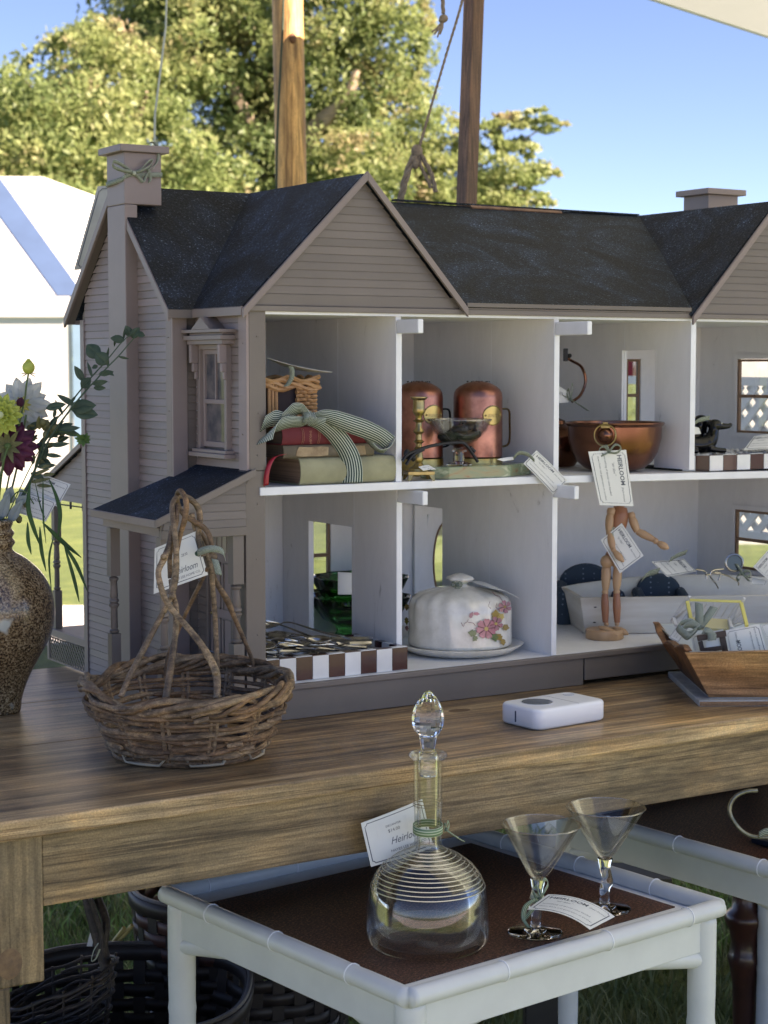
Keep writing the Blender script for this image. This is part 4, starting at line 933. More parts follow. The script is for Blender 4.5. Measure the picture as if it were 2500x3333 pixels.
for x in (.052, .058, .064, .022): MB().tube([(x, y0, zb), (x, y0, zt-.01)], .0026, 6).build('stake', WICK, WB, smooth=True)
B('liner', P('dark_plum_liner', (.025, .014, .018), .8), WB, x0+.002, x1-.004, y0+.006, y1, zb, zt-.012)
bt, _ = card('price_tag', [at(866, 1163, 'Y', .06), at(1082, 1211, 'Y', .02), at(1060, 1212, 'Y', .05), at(915, 1190, 'Y', .10)], 'curled white tag seen nearly edge-on above the small wicker basket', bend=.003, border=False)
MB().ribbon(smooth_path([at(930, 1192, 'Y', .03), at(948, 1196, 'Y', .026), at(950, 1225, 'Y', .026), at(938, 1250, 'Y', .028), at(925, 1258, 'Y', .03)], 4), RT*.0075).build('ribbon_tie', OLIVER, bt, smooth=True, solid=.0005)

# ---- shakers
def shaker(x, y, txt, label, plaq):
    t = thing('copper_shaker', (x, y, ZS), label, 'shaker', 'tall copper shakers')
    r = .0395; z0 = ZS
    MB().lathe([(r-.002, z0+.0275), (r, z0+.029), (r, z0+.123), (r-.001, z0+.131), (r-.004, z0+.1365), (r-.010, z0+.1415), (r-.02, z0+.1465), (r-.03, z0+.149), (0, z0+.1502)], (x, y, 0), 48).build('body', COPPER, t, smooth=True)
    MB().lathe([(r+.0015, z0), (r+.002, z0+.002), (r+.001, z0+.004), (r+.0008, z0+.0265), (r-.003, z0+.027), (0, z0+.027)], (x, y, 0), 48).build('brass_foot', BRASSB, t, smooth=True)
    mb = MB()
    for rr, n in ((.008, 5), (.018, 9)):
        for k in range(n):
            a = 2*math.pi*k/n; zz = z0+.1502-(rr/.03)**2*.0012-.0002; mb.ell((x+rr*math.cos(a), y+rr*math.sin(a), zz-.0008), (.0011, .0011, .0012), 6)
    mb.build('shaker_holes', BLACK, t)
    # plaque wrapped on the cylinder at px direction
    a0 = math.atan2(plaq.y-y, plaq.x-x); zc = plaq.z; A_, B_ = .0182, .0152; mb = MB(); vs = []; fs = []; n = 28; R_ = r+.0012
    def cyl(u, v, o=0): return Vector((x+(R_+o)*math.cos(a0+u/R_), y+(R_+o)*math.sin(a0+u/R_), zc+v))
    vs = [cyl(0, 0)]
    for q in (.35, .7, 1.0): vs += [cyl(A_*q*math.cos(2*math.pi*k/n), B_*q*math.sin(2*math.pi*k/n)) for k in range(n)]
    fs = [(0, 1+k, 1+(k+1) % n) for k in range(n)]
    for g in range(2): fs += [(1+g*n+k, 1+(g+1)*n+k, 1+(g+1)*n+(k+1) % n, 1+g*n+(k+1) % n) for k in range(n)]
    pl = mb.add(vs, fs).build('brass_plaque', BRASSB, t, smooth=True)
    MB().tube([cyl(A_*math.cos(2*math.pi*k/n), B_*math.sin(2*math.pi*k/n), .0002) for k in range(n)], .0009, 6, closed=True).build('plaque_rim', BRASS, pl, smooth=True)
    for s in (-1, 1): MB().ell(cyl(s*A_*.78, 0, .0006), .0016, 8).build('rivet', BRASS, pl, smooth=True)
    vv, ff = text_geo(txt, .0074 if len(txt) < 5 else .0058, extra=.0004); w_ = max(v[0] for v in vv)
    MB().add([cyl((v[0]-w_/2)*1.12, v[1]-.0028, .0005) for v in vv], ff).build('lettering', BRASS, pl)
    # handle on the far right
    a1 = a0+.85+.35
    hd = Vector((math.cos(a1), math.sin(a1), 0)); hx = Vector((x, y, 0))
    pts = smooth_path([hx+hd*(r-.001)+Vector((0, 0, z0+.105)), hx+hd*(r+.012)+Vector((0, 0, z0+.103)), hx+hd*(r+.014)+Vector((0, 0, z0+.085)), hx+hd*(r+.013)+Vector((0, 0, z0+.05)), hx+hd*(r-.001)+Vector((0, 0, z0+.043))], 4)
    MB().tube(pts, .0032, 6, flat=.5).build('handle', BRASS if txt == 'SALT' else IRON, t, smooth=True)
    return t
shaker(.463, .092, 'SALT', 'tall copper shaker with brass foot and oval plaque reading SALT', at(1602, 1352, 'Y', .055))
shaker(.372, .128, 'PEPPER', 'tall copper shaker with plaque reading PEPPER, behind the candlestick', at(1404, 1350, 'Y', .095))
# ---- candlestick
cs = at(1363, 1552, 'Z', ZS); cs = Vector((.2985, .013, ZS)); CS = thing('candlestick', cs, 'small turned brass candlestick on a footed square base', 'candlestick')
k = .126/1.0; x, y = cs.x, cs.y
MB().lathe([(.0155, .0145), (.0150, .018), (.0085, .022), (.0055, .027), (.0075, .032), (.0065, .038), (.0048, .046), (.0080, .0485), (.0048, .051), (.0048, .056), (.0085, .059), (.0050, .062), (.0046, .070), (.0088, .0745), (.0050, .080), (.0046, .088), (.0092, .0905), (.0050, .093), (.0052, .098), (.0080, .101), (.0098, .106), (.0090, .110), (.0088, .122), (.0132, .1255), (.0132, .1272), (.0085, .1275), (.0078, .112), (0, .111)], (x, y, ZS), 28).build('stem', BRASS, CS, smooth=True)
e, f_ = basis(.93, -.35); mb = MB(); s = .0205; zt = .0145
mb.obox((x, y, ZS+.0117), e*s, f_*s, (0, 0, .0028))
for a in (1, -1):
    for b_ in (1, -1):
        c = Vector((x, y, 0))+e*s*a*.97+f_*s*b_*.97
        mb.hexa([c+e*.0012*a*i+f_*.0012*b_*j+Vector((0, 0, ZS)) for i, j in ((-2, -2), (1, -2), (1, 1), (-2, 1))], [c+Vector((0, 0, ZS+.010))+e*(-a*.0085*(i < 0)+.0*a)+f_*(-b_*.0085*(j < 0)) for i, j in ((-2, -2), (1, -2), (1, 1), (-2, 1))])
mb.build('footed_base', BRASS, CS, bevel=.0006)
st, M_ = card('price_sticker', [at(1362, 1520, 'Y', -.006), at(1396, 1514, 'Y', -.006), at(1420, 1528, 'Y', -.010), at(1378, 1532, 'Y', -.012)], 'tiny white price sticker on the candlestick base', group='paper price tags', bend=.001, border=False, lines=[('HEIRLOOM', .2, .45, .2, 0), ('$12.00', .45, .8, .22, 0)])
# ---- onyx slab
ONYX, t_, b_, o_ = newmat('green_onyx'); n_ = nz(t_, 14, 6, .6, (1, 1, 3.5), 1.5); r_ = ramp(t_, n_.outputs[0], [(.3, (.24, .11, .055)), (.38, (.24, .24, .13)), (.5, (.17, .24, .15)), (.62, (.42, .47, .33)), (.72, (.24, .33, .22))]); t_.links.new(r_.outputs[0], b_.inputs['Base Color']); b_.inputs['Roughness'].default_value = .12
ON = thing('onyx_slab', (.48, .05, ZS), 'polished eight-sided slab of banded green onyx under the tag', 'stone slab')
pts = [at(1300, 1550, 'Z', ZS), at(1425, 1556, 'Z', ZS), Vector((.441, -.001, ZS)), at(1700, 1543, 'Z', ZS), at(1752, 1526, 'Z', ZS), at(1742, 1500, 'Z', ZS), at(1600, 1512, 'Z', ZS), at(1420, 1530, 'Z', ZS)]
pts = [Vector((.325, .02, ZS)), Vector((.345, -.001, ZS)), Vector((.455, -.001, ZS)), Vector((.53, .038, ZS)), Vector((.536, .05, ZS)), Vector((.50, .052, ZS)), Vector((.34, .052, ZS)), Vector((.325, .05, ZS))]
ON_ = MB().prism(pts, (0, 0, .0195)).build('slab', ONYX, ON, bevel=.0015)
# ---- glass bowl with black spoons
gx, gy = .385, .030; GB = thing('glass_bowl', (gx, gy, ZS+.02), 'clear footed glass bowl holding black iron spoons, behind the candlestick', 'bowl')
MB().lathe([(.012, 0), (.012, .003), (.006, .006), (.012, .010), (.028, .018), (.043, .034), (.0485, .047), (.0505, .050), (.0480, .0505), (.0415, .036), (.027, .021), (.012, .0125), (0, .0118), ], (gx, gy, ZS+.0405), 40).build('bowl', THIN, GB, smooth=True)
MB().tube([(gx+.0495*math.cos(2*math.pi*k/40), gy+.0495*math.sin(2*math.pi*k/40), ZS+.0908) for k in range(40)], .0011, 6, closed=True).build('rim', GLASS, GB, smooth=True)
MB().lathe([(.020, .0), (.020, .002), (.008, .006), (.007, .0205), (.011, .0208), (0, .0209)], (gx, gy, ZS+.0198), 32).build('stand', GLASS, GB, smooth=True)
for i, (dx, dy, rz, tl) in enumerate(((-.018, .006, .3, .2), (.016, -.004, 2.8, .15), (.004, .012, 1.2, .25), (-.006, -.010, .6, .1), (.024, .008, 3.6, .2))):
    t = thing('black_spoon', (gx+dx, gy+dy, ZS+.07), 'small black iron measuring spoon lying in the clear glass bowl', 'spoon', 'black spoons in the glass bowl')
    A_ = Matrix.Rotation(rz, 3, 'Z') @ Matrix.Rotation(tl, 3, 'Y'); c = Vector((gx+dx, gy+dy, ZS+.072+.004*i))
    MB().ell(c-Vector((0, 0, .010)), (.020, .0135, .0085), 16, A_).build('spoon_head', IRON, t, smooth=True)
    MB().tube(smooth_path([c+A_@Vector((.011, 0, .002)), c+A_@Vector((.026, 0, .004)), c+A_@Vector((.036, .002, .001))], 4), .0019, 6).build('handle', IRON, t, smooth=True)
t = thing('iron_trivet', (.36, .02, ZS+.02), 'low black wrought iron stand with splayed legs under the glass bowl', 'stand')
for pl in ([(1310, 1500), (1330, 1478), (1400, 1452), (1490, 1440), (1520, 1452), (1555, 1503)], [(1322, 1512), (1345, 1480), (1380, 1462)], [(1530, 1455), (1545, 1470)]):
    MB().tube(smooth_path([at(a, b_, 'Y', -.012) for a, b_ in pl], 5), .0026, 7).build('leg', IRON, t, smooth=True)
MB().ell(at(1325, 1478, 'Y', -.008), (.006, .004, .008), 10).ell(at(1345, 1490, 'Y', -.008), (.004, .004, .006), 10).build('finial', IRON, t, smooth=True)
tg, M_ = card('price_tag', [at(1746, 1466, 'Y', -.011), at(1846, 1564, 'Y', -.013), at(1800, 1609, 'Y', -.013), at(1704, 1509, 'Y', -.012)], 'white tag with HEIRLOOM text hanging over the shelf edge from the onyx slab', lines=heir(), bend=.002)
rp = smooth_path([at(1740, 1500, 'Y', -.014), at(1720, 1480, 'Y', -.014), at(1690, 1474, 'Y', -.012), at(1672, 1490, 'Y', -.008)], 5)
MB().ribbon(rp, (UPV*.7-FW*.5).normalized()*.007).build('ribbon_tie', OLIVER, tg, smooth=True, solid=.0004)
card('price_tag', [at(1618, 1495, 'Y', -.003), at(1670, 1487, 'Y', .0), at(1672, 1497, 'Y', -.005), at(1640, 1502, 'Y', -.006)], 'small pale oval card lying on the onyx slab', border=False, bend=.001)
# ---- copper bowl
bx, by, bz = .742, .088, ZS-.0036
CB = thing('copper_bowl', (bx, by, bz), 'large round-bottomed copper preserving bowl with brass ring handle', 'bowl')
pr = [(0, .0), (.035, .0005), (.050, .005), (.063, .016), (.073, .033), (.0785, .055), (.0795, .076), (.0825, .0785), (.0842, .081), (.0825, .0832), (.079, .0825), (.0775, .0775), (.0765, .056), (.071, .034), (.061, .018), (.048, .008), (0, .004)]
MB().lathe([(r*1.0, z) for r, z in pr], (bx, by, bz), 64).build('bowl', COPPERD, CB, smooth=True)
fr = at(1952, 1420, 'Y', .004); nrm = (Vector((fr.x, fr.y, 0))-Vector((bx, by, 0))).normalized(); tg_ = Vector((-nrm.y, nrm.x, 0))
cR = Vector((bx, by, 0))+nrm*.0835; rc_ = cR+Vector((0, 0, fr.z))
MB().tube([rc_+nrm*.0015+tg_*.0178*math.cos(a)+Vector((0, 0, .0178*math.sin(a))) for a in [2*math.pi*q/28 for q in range(28)]], .0015, 8, closed=True).build('ring_handle', BRASS, CB, smooth=True)
MB().obox(rc_+Vector((0, 0, .0145))-nrm*.002, tg_*.008, nrm*.0022, (0, 0, .0035)).obox(rc_+Vector((0, 0, .0185))-nrm*.001, tg_*.0045, nrm*.0032, (0, 0, .0035)).build('ring_bracket', BRASS, CB, bevel=.001)
MB().ell(rc_+Vector((0, 0, .0))-nrm*.0045, (.0125, .0125, .0125), 16).ell(rc_+nrm*.0055, .0028, 10).build('ring_plate', COPPERD, CB, smooth=True)
T1, M_ = card('price_tag', [at(1915, 1470, 'Y', -.0145), at(2038, 1464, 'Y', -.0145), at(2062, 1648, 'Y', -.018), at(1952, 1644, 'Y', -.018)], 'large white HEIRLOOM tag hanging from the copper bowl ring', lines=heir(True))
bow(T1, at(1982, 1472, 'Y', -.019), .020, loops=((1, .35), (-.8, .2)), tails=((-.9, -.45), (-.2, .6)), w=.0042)
# ---- copper kettle handle thing in the back of the third room
KE = thing('copper_kettle', (.70, .20, ZS), 'dark copper kettle with tall hooped handle in the back of the room', 'kettle')
kx = at(1805, 1450, 'Y', .24); kx.z = ZS-.002
MB().lathe([(0, 0), (.035, 0), (.05, .02), (.053, .045), (.04, .066), (.02, .074), (.018, .080), (.006, .085), (.008, .09), (.004, .096), (0, .097)], kx, 32).build('body', COPPERD, KE, smooth=True)
pts = smooth_path([at(x, y, 'Y', .20) for x, y in ((1845, 1165), (1862, 1175), (1893, 1195), (1906, 1240), (1890, 1285), (1862, 1308))], 5)
MB().tube(pts, .0026, 8).build('handle', COPPERD, KE, smooth=True)
MB().obox(at(1841, 1155, 'Y', .2), RT*.004, F0*.003, (0, 0, .011)).build('bracket', IRON, KE, bevel=.001); MB().ell(at(1854, 1158, 'Y', .197), .004, 10).build('knob', IRON, KE, smooth=True)
kt, M_ = card('price_tag', [at(1815, 1255, 'Y', .17), at(1850, 1275, 'Y', .17), at(1850, 1310, 'Y', .17), at(1815, 1312, 'Y', .17)], 'grey shaded tag with striped bow on the kettle in the back', lines=[('HEIR', .1, .5, .3, 0)])
bow(kt, at(1857, 1300, 'Y', .165), .022, loops=((.2, .9), (-.3, .5)), tails=((1.4, -.9), (-1.2, .6)), w=.006)
# ---- checkered trays
def tray(name, p0, ex, ey, L, Wd, h, nt_, label, n2):
    t = thing(name, p0, label, 'tray', 'maroon and white checkered trays'); th = .0125; p0 = Vector(p0)
    up = Vector((0, 0, 1))
    MB().obox(p0+ex*L/2+ey*Wd/2+up*.002, ex*(L/2-.001), ey*(Wd/2-.001), up*.002).build('bottom', WTILE, t)
    mb = MB()
    mb.obox(p0+ex*L/2+ey*.0062+up*(h/2), ex*(L/2-.0008), ey*.0048, up*(h/2-.0008)); mb.obox(p0+ex*L/2+ey*(Wd-.0062)+up*(h/2), ex*(L/2-.0008), ey*.0048, up*(h/2-.0008))
    mb.obox(p0+ex*.0062+ey*Wd/2+up*(h/2), ex*.0048, ey*(Wd/2-.012), up*(h/2-.0008)); mb.obox(p0+ex*(L-.0062)+ey*Wd/2+up*(h/2), ex*.0048, ey*(Wd/2-.012), up*(h/2-.0008)); mb.build('frame', BLACK, t)
    s = L/nt_; g = .0005
    for i in range(nt_):
        m = (MAROON, WTILE)[(i+nt_) % 2]
        m = WTILE if (nt_-1-i) % 2 else MAROON
        MB().obox(p0+ex*(s*(i+.5))+ey*.0006+up*(h/2), ex*(s/2-g/2), ey*.0007, up*(h/2-.0007)).build('tile', m, t, bevel=.0004)
        MB().obox(p0+ex*(s*(i+.5))+ey*.0064+up*(h-.0003), ex*(s/2-g/2), ey*.0055, up*.0006).build('tile', WTILE if m is MAROON else MAROON, t, bevel=.0003)
        MB().obox(p0+ex*(s*(i+.5))+ey*(Wd-.0062)+up*(h-.0003), ex*(s/2-g/2), ey*.0055, up*.0006).build('tile', m, t, bevel=.0003)
        MB().obox(p0+ex*(s*(i+.5))+ey*(Wd-.0118)+up*(h/2), ex*(s/2-g/2), ey*.0006, up*(h/2-.0012)).build('tile', m, t)
    s2 = (Wd-.026)/n2
    for j in range(n2):
        m = WTILE if j % 2 else MAROON; c = p0+ey*(.013+s2*(j+.5))
        for q in (.0062, L-.0062): MB().obox(c+ex*q+up*(h-.0003), ex*.0055, ey*(s2/2-g/2), up*.0006).build('tile', m, t, bevel=.0003)
        MB().obox(c+ex*.0006+up*(h/2), ex*.0006, ey*(s2/2-g/2), up*(h/2-.001)).build('tile', m, t)
        MB().obox(c+ex*(L-.0118)+up*(h/2), ex*.0006, ey*(s2/2-g/2), up*(h/2-.001)).build('tile', m, t)
    return t
e = Vector((1, 0, 0)); f_ = Vector((0, 1, 0))
tray('checkered_tray', (.2765-.0295*8.5, .009, ZF+.0004), e, f_, .0295*8.5, .155, .036, 9, 'checkered tile tray heaped with silver cutlery in the lower left room', 6)
# silverware
SP = {}
def cutlery(kind, p, dirv, tilt, roll, L, label):
    t = thing(kind, p, label, 'cutlery', 'silver cutlery in the tray')
    X = Vector(dirv).normalized(); X = (X+Vector((0, 0, tilt))).normalized(); Z = Vector((0, 0, 1)); Y = Z.cross(X).normalized(); Z = X.cross(Y)
    R_ = Matrix.Rotation(roll, 3, X); Y = R_@Y; Z = R_@Z; p = Vector(p)
    def q(x, y, z): return p+X*x*L+Y*y*L+Z*z*L
    if kind == 'spoon':
        n = 12; vs = []; fs = []
        for i in range(n+1):
            u = i/n; wd = .105*math.sin(math.pi*min(1, u*1.02))**.65 if 0 < i < n else .012; xx = .67+.33*u
            for j in range(7):
                v = (j-3)/3; vs.append(q(xx, v*wd, .03-.07*(1-v*v)*math.sin(math.pi*u)))
        for i in range(n):
            for j in range(6): fs.append((i*7+j, i*7+j+1, i*7+j+8, i*7+j+7))
        MB().add(vs, fs).build('bowl', SILVER, t, smooth=True, solid=.0009)
        pts = [q(0, 0, .0), q(.06, 0, .005), q(.3, 0, .02), q(.55, 0, .055), (q(.64, 0, .05)), q(.68, 0, .03)]
        wds = [.028, .034, .022, .014, .013, .014]
    elif kind == 'fork':
        pts = [q(0, 0, 0), q(.06, 0, .005), q(.3, 0, .02), q(.58, 0, .05), q(.68, 0, .035), q(.76, 0, .02)]; wds = [.026, .032, .02, .013, .03, .05]
        for k in range(4): MB().tube(smooth_path([q(.74, (k-1.5)*.026, .022), q(.86, (k-1.5)*.027, .005), q(1, (k-1.5)*.025, .035)], 3), .0012, 5).build('tine', SILVER, t, smooth=True)
    else:
        pts = [q(0, 0, 0), q(.12, 0, 0), q(.4, 0, 0), q(.45, 0, 0)]; wds = [.04, .05, .045, .03]
        MB().add([q(.44, -.03, 0), q(.98, -.035, 0), q(1, .0, 0), q(.9, .03, 0), q(.44, .03, 0)], [(0, 1, 2, 3, 4)]).build('blade', SILVER, t, solid=.001)
    sp = smooth_path(pts, 4); wd = interp(wds, len(sp)); vs = []; fs = []
    thk = .012 if kind != 'table_knife' else .035
    for i, c in enumerate(sp):
        for yy, zz in ((-1, 0), (-.6, .7), (.6, .7), (1, 0), (.6, -.7), (-.6, -.7)): vs.append(c+Y*wd[i]*yy*L+Z*thk*zz*L*min(1, wd[i]/.02))
    m = len(sp)
    for i in range(m-1):
        for j in range(6): fs.append((i*6+j, i*6+(j+1) % 6, i*6+6+(j+1) % 6, i*6+6+j))
    fs += [tuple(range(6))[::-1], tuple(range((m-1)*6, m*6))]
    MB().add(vs, fs).build('handle', SILVER, t, smooth=True)
rc2 = random.Random(5)
cz = ZF+.024
spec = [('spoon', (.165, .030, cz+.022), (-.85, .5), .24, .35, .18), ('spoon', (.195, .040, cz+.026), (-.8, .6), .16, .3, .19), ('spoon', (.225, .055, cz+.012), (-.9, .35), .03, 0, .165),
        ('table_knife', (.245, .060, cz+.020), (-.8, .55), -.02, .1, .17), ('spoon', (.06, .10, cz+.03), (.6, -.6), .0, .3, .14)]
for i in range(13): spec.append((('fork', 'spoon', 'fork', 'table_knife')[i % 4], (.10+.012*i, .028+.006*(i % 4), cz+.002+.0028*(i % 6)), (-.95+rc2.uniform(-.1, .1), .32+rc2.uniform(-.25, .3)), rc2.uniform(.02, .10), rc2.uniform(-.5, .5), .16))
for i in range(4): spec.append((('spoon', 'fork')[i % 2], (.25-.02*i, .05+.02*i, cz+.006+.004*i), (-.7, .75), .03, rc2.uniform(-.4, .4), .15))
labs = {'spoon': 'tarnished silver spoon heaped low among the mixed cutlery in the checkered tray', 'fork': 'tarnished silver fork lying flat among the cutlery in the checkered tray', 'table_knife': 'silver table knife lying among the cutlery in the checkered tray'}
first = ['large upturned silver spoon on top at the left of the cutlery heap', 'second large silver spoon on top, its bowl pointing left', 'silver spoon with its handle end pointing at the tray front right corner', 'thick-handled silver knife lying highest at the right of the tray', 'silver spoon at the far left edge beside the corner post']
for i_, (kd_, p, dv, tl, rl, L) in enumerate(spec): cutlery(kd_, p, (dv[0], dv[1], 0), tl, rl, L*.86, first[i_] if i_ < 5 else labs[kd_])
# dog tray
c0 = Vector((.857, .006, ZS-.0052)); e2, f2 = basis(1, .0)
DT = thing('checkered_tray', c0, 'checkered tile tray of white pebbles in the upper right room', 'tray', 'maroon and white checkered trays')
q0 = at(2308, 1530, 'Y', .012); q0.z = c0.z; q1 = Vector((q0.x-.032, q0.y+.032, c0.z)); L = .25; h = .0275; up = Vector((0, 0, 1))
outl = [q0, Vector((q0.x+L, q0.y, c0.z)), Vector((q0.x+L, q0.y+.13, c0.z)), Vector((q1.x, q0.y+.13, c0.z)), q1]
MB().prism([p for p in outl], (0, 0, .006)).build('bottom', BLACK, DT)
def strip(a, b_, n, off):
    a, b_ = Vector(a), Vector(b_); d = (b_-a)/n; nn = Vector((d.y, -d.x, 0)).normalized()
    for i in range(n):
        m = (MAROON, WTILE)[(i+off) % 2]
        MB().obox(a+d*(i+.5)+nn*.0005+up*(h/2), d/2*.965, nn*.0008, up*(h/2-.0007)).build('tile', m, DT, bevel=.0004)
    MB().obox(a+d*n/2-nn*.004+up*h/2, d*n/2, nn*.0038, up*(h/2-.0003)).build('frame', BLACK, DT)
    for i in range(n): MB().obox(a+d*(i+.5)-nn*.004+up*(h+.0002), d/2*.965, nn*.0042, up*.0004).build('tile', WTILE if (i+off) % 2 == 0 else MAROON, DT)
strip(q1, q0, 2, 1); strip(q0, outl[1], 8, 1)
PEB = P('white_pebble', (.68, .66, .62), .6, vs=50)
mb = MB(); rr_ = random.Random(9)
for i in range(420):
    x = rr_.uniform(q1.x+.006, q0.x+L-.01); y = rr_.uniform(q0.y+.006, q0.y+.125)
    if (x-q1.x)+(y-q0.y) < .045: continue
    A_ = Matrix.Rotation(rr_.random()*3, 3, 'Z') @ Matrix.Rotation(rr_.random(), 3, 'X'); s_ = rr_.uniform(.0022, .0042); mb.ell((x, y, c0.z+h-.002+rr_.uniform(-.001, .003)), (s_, s_*.8, s_*.65), 6, A_)
meta(mb.build('white_pebbles', PEB, smooth=True), 'heap of small white pebbles filling the checkered tray', 'pebbles', kind='stuff')
# dogs (two lying black ceramic dogs looking right)
def dog(cx, cy, s, label, tilt):
    z = c0.z+h+.001; t = thing('dog_figurine', (cx, cy, z), label, 'figurine', 'black glazed dog figurines')
    X = Vector((.97, -.24, 0)).normalized(); Y = Vector((-X.y, X.x, 0)); Z = Vector((0, 0, 1)); c = Vector((cx, cy, z))
    def q(a, b_, d): return c+(X*a+Y*b_+Z*d)*s
    A_ = Matrix((X, Y, Z)).transposed()
    body = smooth_path([q(-.055, 0, .012), q(-.03, 0, .014), q(-.005, 0, .014), q(.012, 0, .019), q(.020, 0, .032), q(.022, 0, .043)], 4)
    mb = MB().tube(body, interp([.009*s, .0155*s, .0145*s, .0145*s, .0105*s, .0085*s], len(body)), 14)
    mb.ell(q(.024, 0, .048), (.0135*s, .0105*s, .0105*s), 14, A_)
    sn = smooth_path([q(.03, 0, .047), q(.042, 0, .045+tilt), q(.053, 0, .045+tilt*1.8)], 3); mb.tube(sn, interp([.0078*s, .0055*s, .0042*s], len(sn)), 10); mb.ell(q(.054, 0, .0465+tilt*1.8), .0038*s, 8)
    for sg in (1, -1):
        lg = smooth_path([q(.008, .010*sg, .008), q(.026, .010*sg, .005), q(.040, .010*sg, .004)], 3); mb.tube(lg, interp([.0065*s, .0048*s, .0045*s], len(lg)), 8)
        lg = smooth_path([q(-.045, .012*sg, .010), q(-.030, .015*sg, .006), q(-.016, .015*sg, .004)], 3); mb.tube(lg, interp([.010*s, .006*s, .004*s], len(lg)), 8)
    o = mb.build('body', BLACKG, t, smooth=True)
    md = o.modifiers.new('r', 'REMESH'); md.mode = 'VOXEL'; md.voxel_size = .0012*s; md.use_smooth_shade = True
    for sg in (1, -1):
        ep = smooth_path([q(.018, .009*sg, .053), q(.014, .013*sg, .044), q(.013, .012*sg, .033)], 3); MB().tube(ep, interp([.003*s, .0052*s, .0035*s], len(ep)), 8, flat=.5).build('ear', BLACKG, t, smooth=True)
        MB().ell(q(.033, .0078*sg, .0515), (.0016*s,)*3, 8).build('eye', P('pale_eye', (.5, .5, .45), .2) if 'pale_eye' not in bpy.data.materials else bpy.data.materials['pale_eye'], t, smooth=True)
dog(.913, .06, 1.0, 'black glazed dog figurine in front, snout pointing right', .001)
dog(.903, .088, 1.12, 'black glazed dog figurine behind the other, head higher', -.001)
t, M_ = card('price_tag', [at(2248, 1385, 'Y', .03), at(2275, 1392, 'Y', .03), at(2282, 1412, 'Y', .03), at(2252, 1415, 'Y', .03)], 'small pale tag tied with olive ribbon beside the black dogs')
MB().ribbon(smooth_path([at(2250, 1385, 'Y', .04), at(2275, 1368, 'Y', .04), at(2310, 1360, 'Y', .04)], 4), (RT*.3+UPV).normalized()*.008).build('ribbon_tie', OLIVER, t, smooth=True, solid=.0004)
t, M_ = card('price_tag', [at(2455, 1420, 'Y', .05), at(2540, 1415, 'Y', .05), at(2560, 1465, 'Y', .01), at(2420, 1465, 'Y', .01)], 'tag leaning on the pebbles at the right picture edge, upper room', lines=heir(), bend=.002)
# ---- cake dome
cx, cy = .443, .112; POR = None
m, t_, b_, o_ = newmat('crazed_cream_porcelain'); n_ = nz(t_, 26, 6, .7); v_1 = nz(t_, 6, 3)
c = ramp(t_, n_.outputs[0], [(.3, (.60, .575, .50)), (.6, (.78, .755, .69))]).outputs[0]; t_.links.new(c, b_.inputs['Base Color']); b_.inputs['Roughness'].default_value = .16; b_.inputs['Coat Weight'].default_value = .4; POR = m
PL = thing('cake_plate', (cx, cy, ZF), 'round cream porcelain plate under the domed cake cover', 'plate')
MB().lathe([(.055, .0005), (.085, .003), (.102, .0135), (.1035, .0155), (.1015, .0165), (.088, .013), (.0, .012)], (cx, cy, ZF), 64).build('plate', POR, PL, smooth=True)
CK = thing('cake_dome', (cx, cy, ZF+.0135), 'cream porcelain cake dome with swirled ribs and pink flower decoration', 'cake cover')
RD = .0845
def sw(a, z):
    u = min(1, max(0, (z-.02)/.07)); return 1+.022*math.sin(a*16+z*28)*min(1, u*1.4+.15)
zd = ZF+.0135
MB().lathe([(RD-.002, .0), (RD, .002), (RD, .006), (RD-.0008, .03), (RD-.001, .056), (RD-.0025, .067), (RD-.007, .076), (RD-.017, .083), (RD-.034, .0885), (RD-.052, .092), (.018, .0935), (.012, .0955), (.011, .099)], (cx, cy, zd), 96, wob=sw).build('dome', POR, CK, smooth=2)
MB().lathe([(r_*1.05, z_+.006) for r_, z_ in ((.010, .0925), (.011, .0945), (.019, .0975), (.0212, .1005), (.0190, .1035), (.010, .107), (.003, .1093), (0, .1095))], (cx, cy, zd), 40, wob=lambda a, z: 1+.05*math.sin(a*6)).build('knob', POR, CK, smooth=2)
